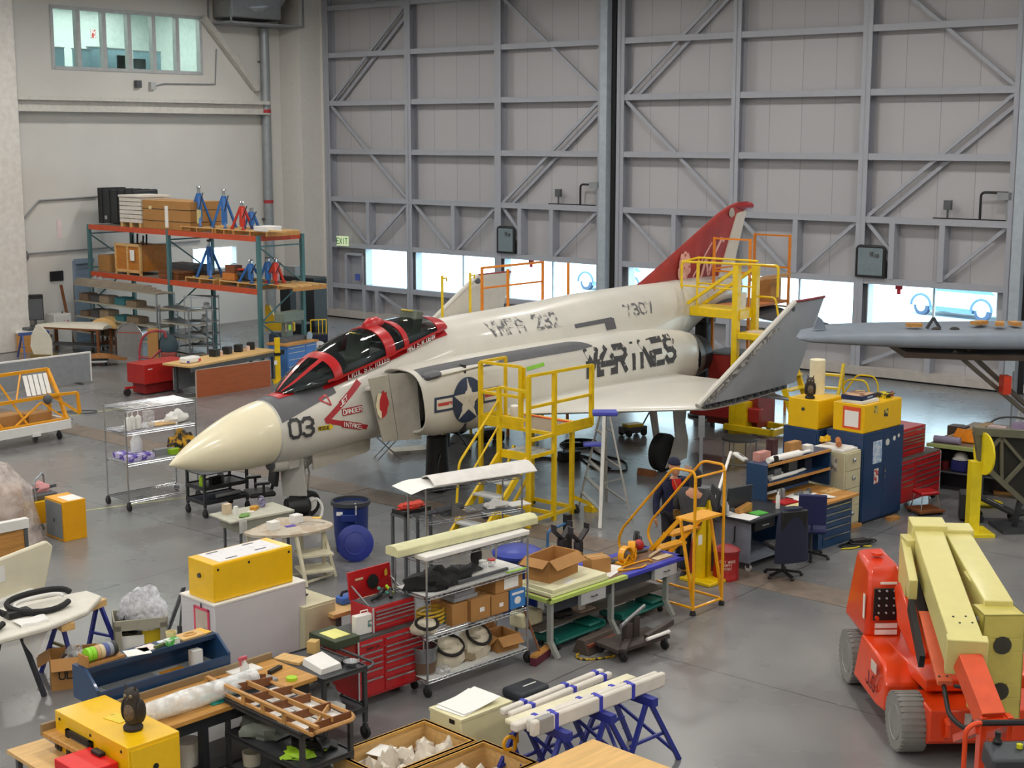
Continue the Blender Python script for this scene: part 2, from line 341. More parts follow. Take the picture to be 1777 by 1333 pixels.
bigdoor(2,13.4,[(.45,4.1,[2.3]),(4.6,8.2,[6.4]),(8.7,12.35,[10.55])],[(2.2,2.8,4.35),(6.4,2.8,4.35),(9.4,2.8,4.35),(10.85,2.8,4.35),(2.2,.28,1.2),(6.3,.28,1.2),(10.6,.28,1.2)],False)
bigdoor(3,26.75,[(.45,4.1,[2.3])],[(2.2,2.8,4.35)],False)
for i,s in enumerate((13.17,26.5)):
    HS('wall_back.%03d'%(i+1),M('#a9b4bd',.5,name='jamb_paint'),BX(s-.2,-.3,0,s+.06,.4,12.5)); HS('trim_%d'%(20+i),RUB,BX(s+.06,-.05,0,s+.2,.3,12.5))
HS('wall_back',DOORW,BX(39.7,.3,0,48,.45,12.5))
# --- side wall
oy0,oz1=lw(88,17); oy1,_=lw(348,75); oz0=lw(220,122)[1]; oz1=lw(217,21)[1]
wy0=lw(332,450)[0]; wy1=lw(411,450)[0]; wz0=lw(372,466)[1]; wz1=lw(372,430)[1]
rects=holed(-43,-1,0,12.5,[(oy0,oy1,oz0,oz1),(wy0,wy1,wz0,wz1)])
HS('wall_left',WALL,*[BX(-1.4,a,z0,-1.2,b,z1) for a,b,z0,z1 in rects])
HS('wall_left.001',M('#d8d5cf',.75,var=.03,name='pilaster_paint'),BX(-1.4,-1.0,0,-.08,.05,12.5),BX(-1.4,.0,0,.03,.5,12.5))
bz0=lw(230,196)[1]; bz1=lw(230,171)[1]; by0=lw(16,180)[0]
HS('beam_1',M('#d3d0ca',.7,name='beam_paint'),BX(-1.2,by0,bz1-.12,-.75,-1.9,bz1),BX(-1.2,by0,bz0+.05,-.95,-1.9,bz1-.12),BX(-1.2,by0,bz0,-.75,-1.9,bz0+.05))
HS('column_1',M('#dfdbd5',.75,name='column_paint'),BX(-1.2,lw(0,500)[0]-3,0,-.55,lw(30,500)[0],12.5),bev=.03)
# office
w=bpy.data.objects.new('window_20',None); C.objects.link(w); w.location=HO; w.rotation_euler=(0,0,HR); w['kind']='structure'
OFR=M('#b9bcbd',.5,name='office_frame'); step=(oy1-oy0)/6
mesh('window_frame',OFR,BX(-1.4,oy0-.06,oz0-.06,-1.17,oy0+.05,oz1+.06),BX(-1.4,oy1-.05,oz0-.06,-1.17,oy1+.06,oz1+.06),BX(-1.4,oy0,oz0-.06,-1.17,oy1,oz0+.05),BX(-1.4,oy0,oz1-.05,-1.17,oy1,oz1+.06),*[BX(-1.4,oy0+step*i-.07,oz0,-1.19,oy0+step*i+.07,oz1) for i in range(1,6)],parent=w)
mesh('window_pane',clear('office_glass','#e6efec',.08),BX(-1.36,oy0,oz0,-1.35,oy1,oz1),parent=w)
HS('wall_office',M('#cfd4d2',.7,name='office_paint'),BX(-6.2,oy0-1.5,oz0-.7,-6,oy1+1.5,oz1+.6),BX(-6,oy0-1.6,oz0-.7,-1.4,oy0-1.5,oz1+.6),BX(-6,oy1+1.5,oz0-.7,-1.4,oy1+1.6,oz1+.6),BX(-6.2,oy0-1.6,oz0-.9,-1.4,oy1+1.6,oz0-.7))
HS('ceiling_office',M('#c5d3ce',.8,name='office_ceiling'),BX(-6.2,oy0-1.6,oz1+.5,-1.4,oy1+1.6,oz1+.6))
def area(name,loc,sx,sy,pw,col,rot=(0,0,0),spread=PI):
    l=bpy.data.lights.new(name,'AREA'); l.shape='RECTANGLE'; l.size=sx; l.size_y=sy; l.energy=pw; l.color=col; l.spread=spread
    o=bpy.data.objects.new(name,l); C.objects.link(o); o.location=loc; o.rotation_euler=rot; return o
LPAN=M('#f4fff8',.4,emit=9,name='office_light_panel')
k=0
for yy in (.12,.34,.56,.78,.95):
    for s in (-2.6,-4.4):
        y=oy0+(oy1-oy0)*yy; t=thing('ceiling_light','office ceiling light panel, %s row, %s from the near end'%(('window-side','inner')[s<-3],('first','second','third','fourth','fifth')[k//2]),'ceiling light',hp(s,y,oz1+.5),HR,'office ceiling lights'); k+=1
        mesh('housing',WHT,BX(-.33,-.63,-.05,.33,.63,0),parent=t); mesh('diffuser',LPAN,BX(-.28,-.58,-.06,.28,.58,-.05),parent=t)
area('office_lamp',hp(-3.8,(oy0+oy1)/2,oz1+.4),4,(oy1-oy0),110,(1,1,.98),(0,0,HR))
PARTN=M('#8fa9b8',.8,name='office_partition_cloth'); 
for i,(a,b,s,h) in enumerate(((.08,.22,-2.6,.95),(.3,.42,-2.8,.95),(.42,.56,-3.0,1.05),(.57,.74,-3.2,1.05),(.74,.93,-3.0,1.0))):
    y=oy0+(oy1-oy0)*a; l=(oy1-oy0)*(b-a)
    t=thing('office_partition','blue-grey office partition behind the high window, %s along the glass'%('first','second','third','fourth','fifth')[i],'partition',hp(s,y,oz0-.7),HR,'office partitions')
    mesh('screen',PARTN,BX(0,0,.02,.06,l,h+.45),parent=t); mesh('rail',GRY,BX(-.01,-.02,h+.45,.07,l+.02,h+.49),parent=t); 
    for q in (.08,l-.08): mesh('foot',DGR,BX(-.15,q-.03,0,.2,q+.03,.03),parent=t)
solo('wall_notice','small red and white notice on the office back wall behind the high window','notice',M('#c43a3a',.6,hx2='#e8e8e8',scale=18),BX(-6.0,oy0+(oy1-oy0)*.80,oz0+1.35,-5.98,oy0+(oy1-oy0)*.80+.22,oz0+1.65),loc=HO,rz=HR)
t=thing('office_chair','dark office chair seen over the sill of the high window','office chair',hp(-2.15,oy0+(oy1-oy0)*.565,oz0-.7),HR)
mesh('backrest',BLK,BX(-.05,-.24,.55,.05,.24,1.25),parent=t,bev=.03); mesh('seat',BLK,BX(-.5,-.25,.42,-.05,.25,.5),parent=t,bev=.03); mesh('column',DST,TB((-.25,0,.06),(-.25,0,.42),.03),parent=t); mesh('star_base',DST,*[RB((-.25,0,.06),(-.25+.3*math.cos(a),.3*math.sin(a),.03),.05) for a in (0,1.26,2.5,3.77,5)],parent=t)
t=thing('desktop_monitor','grey monitor on a stand behind the high office window','monitor',hp(-1.75,oy0+(oy1-oy0)*.63,oz0-.02),HR)
mesh('screen',DGR,BX(-.03,-.25,.12,0,.25,.45),parent=t); mesh('stand',DGR,BX(-.12,-.1,0,.06,.1,.02),BX(-.03,-.03,.02,0,.03,.14),parent=t)
HS('trim_30',WHT,BX(-2.4,oy0,oz0-.05,-1.42,oy1,oz0-.02))
# window in the side wall behind the pallet rack
w=bpy.data.objects.new('window_21',None); C.objects.link(w); w.location=HO; w.rotation_euler=(0,0,HR); w['kind']='structure'
mesh('window_frame',WHT,*[BX(-1.4,a,wz0,-1.15,a+.06,wz1) for a in (wy0,wy0+(wy1-wy0)*.45,wy1-.06)],BX(-1.4,wy0,wz0-.05,-1.15,wy1,wz0),BX(-1.4,wy0,wz1,-1.15,wy1,wz1+.05),parent=w); mesh('window_pane',GLASS,BX(-1.35,wy0,wz0,-1.34,wy1,wz1),parent=w)
# diagonal brace, pipes
a=lw(347,30);b=lw(441,156)
t=struct('beam_2',M('#cbc7c0',.6,name='brace_paint'),RB((-1.05,a[0],a[1]),(-1.05,b[0],b[1]),.22,.2),loc=HO,rz=HR)
dy=lw(462,200,.2)[0]
t=thing('downpipe','grey steel downpipe with two red bands beside the corner pilaster','pipe',hp(-1.0,dy,0),HR)
mesh('pipe',M('#9aa0a4',.4,.3,name='galvanised'),TB((0,0,0),(0,0,lw(458,50,.2)[1]),.17,n=16),parent=t)
for py in (193,350): mesh('red_band',M('#b03038',.5),TB((0,0,lw(463,py,.2)[1]-.06),(0,0,lw(463,py,.2)[1]+.06),.178,n=16),parent=t)
for py in (107,380): mesh('bracket',DGR,BX(-.2,-.19,lw(463,py,.2)[1]-.02,0,.19,lw(463,py,.2)[1]+.02),parent=t)
p=lw(385,40,.8);q=lw(512,40,.8)
t=thing('duct_unit','grey air duct unit with crinkled silver hose high in the corner','air duct',hp(-1.2,p[0],p[1]),HR)
l=q[0]-p[0]
mesh('tray',GRY,BX(.02,0,0,1.3,l,.06),*[BX(.02+i,j,0,.08+i,j+.05,2.2) for i in (0,1.22) for j in (0,l-.05)],parent=t); mesh('casing',M('#a3a5a6',.4,.5,name='duct_metal'),BX(.1,.2,.2,1.1,l-.9,2),parent=t,bev=.05)
mesh('flexible_hose',M('#c9cbcc',.3,.8,bump=.5,name='foil_hose'),PT([(.6,.4,1.9),(.7,.7,.7),(.75,1.3,.5),(.7,l-.8,.9),(.6,l-.4,2.)],.38,14,fillet=.6),parent=t)
def cond(name,label,pts,r=.03,s=-1.14):
    solo(name,label,'conduit',GRY,PT([(s,)+lw(*p) for p in pts],r,6),loc=HO,rz=HR)
cond('wall_conduit','long thin grey conduit running level along the white wall behind the pallet rack',[(34,441),(345,418)]); cond('wall_conduit','thin grey conduit with a slanted drop on the white wall above the display screen',[(34,386),(66,348),(167,341)]); cond('wall_conduit','conduit with two bends under the high office window',[(268,149),(283,145),(372,146),(374,85)],.022)
for px,py,n in ((237,146,'dark box'),(262,149,'pale box')):
    y,z=lw(px,py); solo('junction_box','small %s on the wall under the high office window'%n,'electrical box',DGR if 'dark' in n else LGR,BX(-1.2,y-.1,z-.12,-1.05,y+.1,z+.12),loc=HO,rz=HR)
y,z=lw(103,398); solo('wall_sign','small white sign with a red border on the white wall','sign',M('#e9d5d3',.6),BX(-1.2,y-.09,z-.3,-1.185,y+.09,z+.3),loc=HO,rz=HR)
# roller shutter and small wall things
y0,_=lw(130,500);y1,_=lw(160,500); zt=lw(145,451)[1]
o=HS('door_5',M('#8494a6',.45,name='shutter_grey_blue'),*[BX(-1.2,y0,i*.1,-1.12-.02*(i%2),y1,i*.1+.1) for i in range(int(zt/.1))],BX(-1.2,y0-.06,0,-1.08,y0,zt),BX(-1.2,y0,zt-.1,-1.0,y1,zt+.05))
# door fixtures
def onleaf(px,py): s,z=dw(px,py); return s,z
for i,(p0,p1,where) in enumerate((((1004,320),(1041,361),'above the middle windows'),((1700,334),(1757,386),'above the window with the parked car'))):
    s0,z1=dw(*p0); s1,_=dw(*p1); zb=4.51
    t=thing('guard_hoop','black hoop guarding a floodlight on the door %s'%where,'floodlight guard',hp(s0,.1,zb),HR,'hoop guards'); l=s1-s0
    mesh('hoop',BLK,PT([(0,0,0),(0,0,z1-zb),(l,0,z1-zb),(l,0,0)],.035,8,fillet=.12),BX(-1.3,-.03,0,l,.03,.03),parent=t); mesh('floodlight',GRY,BX(l-.45,-.1,.55,l-.05,.1,.75),BX(l-.2,-.05,0,l-.12,.05,.6),parent=t)
    mesh('junction_box',DGR,BX(-1.0,-.06,.25,-.8,.06,.5),TB((-.9,0,.02),(-.9,0,.3),.03),parent=t)
for i,(x0,y0,x1,y1,where) in enumerate(((865,394,893,440,'beside the middle windows'),(1489,427,1534,483,'above the window with the parked car'))):
    s0,z1=dw(x0,y0); s1,z0=dw(x1,y1)
    t=thing('control_panel','grey control panel with a thick black rim %s'%where,'control panel',hp(s0,-.02,2.82),HR,'door control panels'); l=s1-s0;h=z1-2.82
    mesh('plate',M('#77858c',.5,name='panel_grey_blue'),BX(.04,-.04,.02,l-.04,.02,h-.03),parent=t); mesh('rim',BLK,PT([(0,0,0),(0,0,h),(l,0,h),(l,0,0)],.05,8,fillet=.1),BX(0,-.05,0,l,.03,.06),parent=t); mesh('switch',DGR,BX(l*.5,-.08,h*.72,l*.6,-.04,h*.84),BX(l*.68,-.08,h*.68,l*.8,-.04,h*.78),parent=t)
s,z=dw(597,419)
t=thing('exit_sign','small pale green exit sign on the girder over the personnel door','exit sign',hp(s,-.04,z-.16),HR); mesh('housing',M('#cfe0b4',.5,emit=.4),BX(-.3,-.06,0,.3,0,.36),parent=t); mesh('lettering',M('#3f8f4c',.5),textplate('EXIT',.2,0,.08,-.065),parent=t)
s,z=dw(621,481); solo('wall_sign','small blue sign beside the personnel door','sign',M('#4a5fae',.5),BX(-.12,-.03,-.12,.12,0,.12),loc=hp(s,.0,z),rz=HR)
for px,py,wh in ((912,453,'middle'),(1552,494,'car-side')):
    s,z=dw(px,py); t=solo('window_latch','little red latch at the head of the %s window'%wh,'latch',M('#d02a30',.5),BX(-.1,0,-.12,.1,.06,.06),BX(-.05,0,-.25,.05,.05,-.12),loc=hp(s,.28,2.62),rz=HR)
y,z=lw(53,351); 
# outside
OUT=M('#d9dcdc',.9,var=.03,scale=.3,name='apron_concrete')
struct('ground_outside',OUT,BX(-30,.6,-.25,70,90,-.05),loc=HO,rz=HR)
struct('ground_outside.001',OUT,BX(-40,-43,-.25,-6.5,.6,-.05),loc=HO,rz=HR)
CARM=M('#cfe3ea',.3,coat=.5,var=.02,name='pale_car_paint'); TYR=M('#4a5468',.7,name='dusty_tyre')
def car(label,x1,y1,x2,y2,L_):
    p=A(x1,y1,-.05);q=A(x2,y2,-.05); t=thing('parked_car',label,'car',p,hd(p,q))
    W=1.75; prof=[(-.95,.35),(-.9,.8),(-.6,.92),(.3,.98),(1.0,1.5),(2.6,1.52),(3.5,1.0),(3.75,.9),(3.75,.35)]
    mesh('body',CARM,PR(prof,0,W,'y'),parent=t,bev=.05); mesh('windows',M('#6f8a98',.2),PR([(.55,.98),(1.08,1.42),(2.5,1.44),(3.2,1.0)],-.01,W+.01,'y'),parent=t)
    for x in (0,2.65):
        for y in (.02,W-.22):
            w=mesh('wheel',TYR,X(LT([(.12,0),(.33,0),(.35,.03),(.35,.17),(.33,.2),(.12,.2)],20),(x,y+.2,.33),(PI/2,0,0)),parent=t); mesh('hub',M('#e6ecee',.4),X(LT([(.2,0),(.2,.2)],16),(x,y+.205,.33),(PI/2,0,0)),X(LT([(.2,0),(.2,.02)],16),(x,y+.01,.33),(PI/2,0,0)),parent=w)
        mesh('arch_trim',M('#5f7090',.6),PT([(x+.44*math.cos(a),-.01,.36+.44*math.sin(a)) for a in [i*PI/8 for i in range(9)]],.045,6),parent=t)
    mesh('rocker',M('#6c86a6',.6),BX(.4,-.02,.22,2.25,W,.38),parent=t)
car('pale car parked outside, its flank filling the window pane at the far end',1597,546,1724,560,4)
car('pale blue vehicle outside with only one wheel showing in the middle window',1016,503,1120,513,4)
# lamps under the roof
HB=M('#fff8ea',.4,emit=6,name='lamp_lens')
i=0
for s in (4,12,20,28,36,44):
    for y in (-6,-15,-24,-33,-40):
        i+=1; t=thing('pendant_lamp','round high-bay pendant lamp under the hangar roof above the view','ceiling lamp',hp(s,y,11.4),HR,'high-bay lamps')
        mesh('reflector',LGR,LT([(.1,.5),(.2,.35),(.42,.02),(.4,.02),(.18,.33)],14),TB((0,0,.5),(0,0,1.09),.02),parent=t); mesh('lens',HB,LT([(0,.03),(.38,.03),(.38,.05),(0,.05)],14),parent=t)
        area('high_bay_light',hp(s,y,11.38),1.1,1.1,LAMP_W,(1,.965,.91))
# world
wd=bpy.data.worlds.new('sky'); bpy.context.scene.world=wd; wd.use_nodes=True; nt=wd.node_tree; bg=nt.nodes['Background']
tc=nt.nodes.new('ShaderNodeTexCoord'); sp=nt.nodes.new('ShaderNodeSeparateXYZ'); nt.links.new(tc.outputs['Generated'],sp.inputs[0])
rp=nt.nodes.new('ShaderNodeValToRGB'); nt.links.new(sp.outputs['Z'],rp.inputs[0]); rp.color_ramp.elements[0].position=.0; rp.color_ramp.elements[0].color=(.86,.95,1,1); rp.color_ramp.elements[1].position=.6; rp.color_ramp.elements[1].color=(.5,.75,1,1)
nt.links.new(rp.outputs[0],bg.inputs[0]); bg.inputs[1].default_value=SKY_W
# ================= AIRCRAFT =================
AH=math.radians(49.); AO=Vector((-5.613,23.384,0))
PW=M('#d3d0c6',.38,var=.045,scale=1.4,coat=.15,name='aircraft_white'); PDK=M('#5b5c60',.55,var=.08,scale=3,name='walkway_grey'); RADM=M('#ece3c4',.33,var=.02,coat=.3,name='radome_cream'); PRED=M('#b4161c',.32,coat=.4,var=.04,name='canopy_red')
FRED=M('#a63a35',.5,var=.16,scale=2.2,name='faded_fin_red'); UND=M('#a3a5a8',.5,var=.06,scale=2,name='wing_underside'); INTK=M('#b0ab9e',.45,var=.05,name='ramp_grey')
WORN=M('#3c3c3e',.6,hx2='#c4c1b8',scale=9,thr=.67,name='worn_black_lettering'); WORN2=M('#6a6a6c',.6,hx2='#d0cdc3',scale=8,thr=.53,name='very_worn_lettering'); BLKL=M('#3a3b3d',.55,var=.1,name='black_lettering')
jet=thing('fighter_jet','white and red jet fighter with cream nose cone and folded wing tips','jet aircraft',AO,AH)
def ip(tab,x):
    if x<=tab[0][0]: return tab[0][1:]
    for a,b in zip(tab,tab[1:]):
        if x<=b[0]:
            t=(x-a[0])/(b[0]-a[0]); t=t*t*(3-2*t) if 0 else t
            return tuple(p+(q-p)*t for p,q in zip(a[1:],b[1:]))
    return tab[-1][1:]
# x: top, bottom, half width, widest height, exponent
BODY=[(1.93,2.20,1.08,.56,1.64,2.0),(2.2,2.25,1.05,.585,1.66,2.05),(2.7,2.34,1.06,.63,1.68,2.2),(3.3,2.54,1.12,.68,1.72,2.3),(4.0,2.71,1.18,.72,1.76,2.35),(4.8,2.89,1.2,.75,1.8,2.35),(5.6,3.07,1.22,.76,1.85,2.25),(6.1,3.19,1.22,.78,1.9,2.2),(7,3.23,1.22,.82,1.95,2.15),(8.75,3.27,1.22,.86,2.0,2.1),(10.66,3.36,1.25,.84,2.05,2.1),(12.6,3.38,1.4,.76,2.2,2.1),(14,3.40,1.85,.62,2.55,2.1),(15.2,3.40,2.35,.46,2.85,2.1),(16.6,3.33,2.72,.28,3.0,2.0),(17.1,3.3,2.85,.2,3.06,2.0)]
NAC=[(4.44,2.57,1.38,1.50,2.0,3.0),(5.0,2.60,1.26,1.53,1.95,2.9),(6.2,2.62,1.22,1.52,1.9,2.8),(8,2.62,1.2,1.48,1.9,2.7),(10.6,2.60,1.18,1.42,1.88,2.6),(12.4,2.5,1.16,1.33,1.82,2.4),(13.4,2.36,1.14,1.22,1.75,2.2),(13.75,2.28,1.14,1.16,1.71,2.1)]
def bodyring(x,n=40):
    t,b,w,m,e=ip(BODY,x); o=[]
    for i in range(n):
        a=2*PI*i/n; c,s=math.cos(a),math.sin(a)
        o.append((x,w*math.copysign(abs(c)**(2/e),c),m+(t-m if s>0 else m-b)*math.copysign(abs(s)**(2/e),s)))
    return o
def nacring(x,sg,inset=0.,n=32,x1=None):
    t,b,w,m,e=ip(NAC,x); t-=inset;b+=inset;yi=.42; yo=w-inset; c0=(yi+yo)/2; hw=(yo-yi)/2; o=[]
    for i in range(n):
        a=2*PI*i/n; c,s=math.cos(a),math.sin(a)
        xx=(x if x1 is None else x1)+ (0 if x>4.6 else (m-(m+(t-m if s>0 else m-b)*math.copysign(abs(s)**(2/e),s)))*.18)
        o.append((xx,sg*(c0+hw*math.copysign(abs(c)**(2/e),c)),m+(t-m if s>0 else m-b)*math.copysign(abs(s)**(2/e),s)))
    return o
def ysurf(x,z):
    """how far out the port skin lies at station x, height z"""
    best=0.
    t,b,w,m,e=ip(BODY,x); k=(z-m)/((t-m) if z>m else (m-b))
    if abs(k)<1: best=w*(1-abs(k)**e)**(1/e)
    if x>=4.42:
        t,b,w,m,e=ip(NAC,x); k=(z-m)/((t-m) if z>m else (m-b)); hw=(w-.42)/2
        if abs(k)<1: best=max(best,(w+.42)/2+hw*(1-abs(k)**e)**(1/e))
    return best
def skin(off=.007): return lambda x,z:(x,-ysurf(x,z)-off,z+ .0)
xs=[1.93+i*.11 for i in range(139)]
fus=mesh('fuselage',PW,LO([bodyring(x) for x in xs if x<=17.1]),parent=jet,ang=50)
# radome
def radring(t,n=40):
    x=1.95*t; r=(1-(1-t)**1.62)**.86; zc=1.39+(1.64-1.39)*t**.9
    return [(x,.555*r*math.cos(2*PI*i/n),zc+.56*r*math.sin(2*PI*i/n)) for i in range(n)]
mesh('radome',RADM,LO([radring(.0005)]+[radring((i/26)**1.5) for i in range(1,27)]),parent=jet,ang=60)
mesh('radome_seam',DGR,LO([[(1.95,.562*math.cos(2*PI*i/40),1.64+.566*math.sin(2*PI*i/40)) for i in range(40)],[(1.97,.562*math.cos(2*PI*i/40),1.64+.566*math.sin(2*PI*i/40)) for i in range(40)]],cap=False),parent=jet)
# anti-glare area
def capdecal(x0,x1,zf,n=30,m=20,off=.006):
    def f(u,v):
        x=x0+(x1-x0)*u; t,b,w,mm,e=ip(BODY,x); zl=zf(x); k=min(1,max(0,(zl-mm)/(t-mm))); a0=math.asin(k**(e/2)); a=a0+(PI-2*a0)*v; c,s=math.cos(a),math.sin(a)
        y=w*math.copysign(abs(c)**(2/e),c); z=mm+(t-mm)*abs(s)**(2/e); r=math.hypot(y,z-mm) or 1
        return (x,y*(1+off/r),z+(z-mm)*off/r)
    return SHT(f,n,m)
mesh('anti_glare_panel',PDK,capdecal(1.975,3.2,lambda x:1.86+(x-1.95)*.30),parent=jet)
# canopy
SILL=[(2.3,2.28,.1,2.285),(2.6,2.36,.36,2.47),(3.0,2.44,.51,2.72),(3.28,2.50,.56,2.87),(3.6,2.57,.58,3.01),(4.0,2.66,.6,3.15),(4.5,2.77,.6,3.25),(4.9,2.86,.59,3.3),(5.4,2.98,.57,3.33),(5.8,3.06,.53,3.32),(6.12,3.11,.46,3.28)]
def canring(x,k=1.,n=16):
    s,w,t=ip(SILL,x); return [(x,w*k*math.cos(PI*i/n)*(1 if 0 else 1),s-.02+(t-s+.02)*k*math.sin(PI*i/n)**.85) for i in range(n+1)]
def canring2(x,k=1.,n=16): return canring(x,k,n)
def band(x0,x1,k=1.02,i0=0,i1=16,steps=3):
    rs=[canring(x0+(x1-x0)*j/steps,k)[i0:i1+1] for j in range(steps+1)]; g=LO(rs,cap=False,closed=False)
    rs2=[canring(x0+(x1-x0)*j/steps,k-.045)[i0:i1+1] for j in range(steps+1)]; return J(g,LO(rs2,cap=False,closed=False),LO([rs[0],rs2[0]],cap=False,closed=False),LO([rs[-1],rs2[-1]],cap=False,closed=False))
ws=mesh('windscreen',CANO,LO([canring(x) for x in (2.34,2.5,2.7,2.9,3.1,3.26)],cap=False,closed=False),parent=jet)
def sweep(p0,p1,k0,k1,w=.1):
    # slanted frame strip over the windscreen side, between stations/ring positions
    a=[];b=[]
    for j in range(9):
        t=j/8; x=p0+(p1-p0)*t; r=canring(x,1.03,48); i=k0+(k1-k0)*t; q=r[int(round(i))]; q2=r[min(48,int(round(i+3)))]; a.append(q); b.append(q2)
    return LO([a,b],cap=False,closed=False)
mesh('windscreen_frame',PRED,band(3.17,3.34,1.03),sweep(2.36,3.2,17,17),sweep(2.36,3.2,28,28),capdecal(2.18,2.5,lambda x:2.22+(x-2.2)*.14,8,8,.014),parent=ws)
fc=mesh('front_canopy',CANO,LO([canring(3.34+i*.1) for i in range(12)],cap=False,closed=False),parent=jet)
mesh('canopy_frame',PRED,band(4.38,4.62,1.03),parent=fc); mesh('mirror_fairing',PRED,X(LO([[(x,r*.13*math.cos(a*PI/6),r*.15*math.sin(a*PI/6)) for a in range(12)] for x,r in ((-.2,.4),(-.08,1),(.12,1.1),(.25,.7))]),(4.6,0,3.25)),parent=fc)
rc=mesh('rear_canopy',CANO,LO([canring(4.62+i*.1) for i in range(13)],cap=False,closed=False),parent=jet)
mesh('canopy_frame',PRED,band(4.86,4.98,1.03),band(5.8,6.12,1.035),parent=rc)
def sillstrip(x0,x1,up,dn,off=.012):
    def f(sg):
        def g(u,v):
            x=x0+(x1-x0)*u; s,w,t=ip(SILL,x); z=s+up-(up+dn)*v; yb=ysurf(x,min(z,ip(BODY,x)[0]-.005)); y=max(w*1.02 if z>s-.02 else 0,yb)+off
            return (x,sg*y,z)
        return SHT(g,36,4)
    return J(f(-1),f(1))
mesh('canopy_sill',PRED,sillstrip(3.02,6.12,.04,.14),parent=jet)
q,l=strokes('LTCOL S.C.TOLLES',.085,.048,.3,.2); 
def sillmap(x0,dz): return lambda u,v:(x0+u,-(max(ysurf(x0+u,ip(SILL,x0+u)[0]-.07),ip(SILL,x0+u)[1]*.9)+.03),ip(SILL,x0+u)[0]+dz+v)
mesh('crew_name',WHT,quadmesh(q,sillmap(3.5,-.105)),parent=jet)
q,l=strokes('MAJ S.R.DEAN',.085,.05,.3,.2); mesh('crew_name',WHT,quadmesh(q,sillmap(4.98,-.105)),parent=jet)
# cockpit
mesh('cockpit_tub',M('#74797b',.7,name='cockpit_dark'),LO([[(x,y,z) for y,z in ((-w,s+.0),(-w*.96,s+.02),(0,s+.03),(w*.96,s+.02),(w,s),(0,s-.1))] for x,s,w in [(x,ip(SILL,x)[0],ip(SILL,x)[1]*.95) for x in (2.4,2.8,3.2,3.8,4.4,5,5.6,6.0)]]),parent=jet)
for x in (4.0,5.35):
    s=ip(SILL,x)[0]; st=mesh('ejection_seat',M('#6a7166',.7,name='seat_green'),X(BX(-.1,-.22,-.2,.12,.22,.5),(x+.18,0,s),(0,.25,0)),BX(x-.35,-.22,s-.1,x+.1,.22,s+.08),parent=jet,bev=.03)
    mesh('face_curtain_handle',M('#c9b54a',.5),PT([(x+.2,-.12,s+.48),(x+.1,-.06,s+.5),(x+.1,.06,s+.5),(x+.2,.12,s+.48)],.018),parent=st)
    mesh('instrument_coaming',M('#45484a',.7),LO([[(x-.62,.4*math.cos(a),s-.02+.22*math.sin(a)) for a in [i*PI/10 for i in range(11)]],[(x-.42,.42*math.cos(a),s-.02+.27*math.sin(a)) for a in [i*PI/10 for i in range(11)]]]),parent=jet)
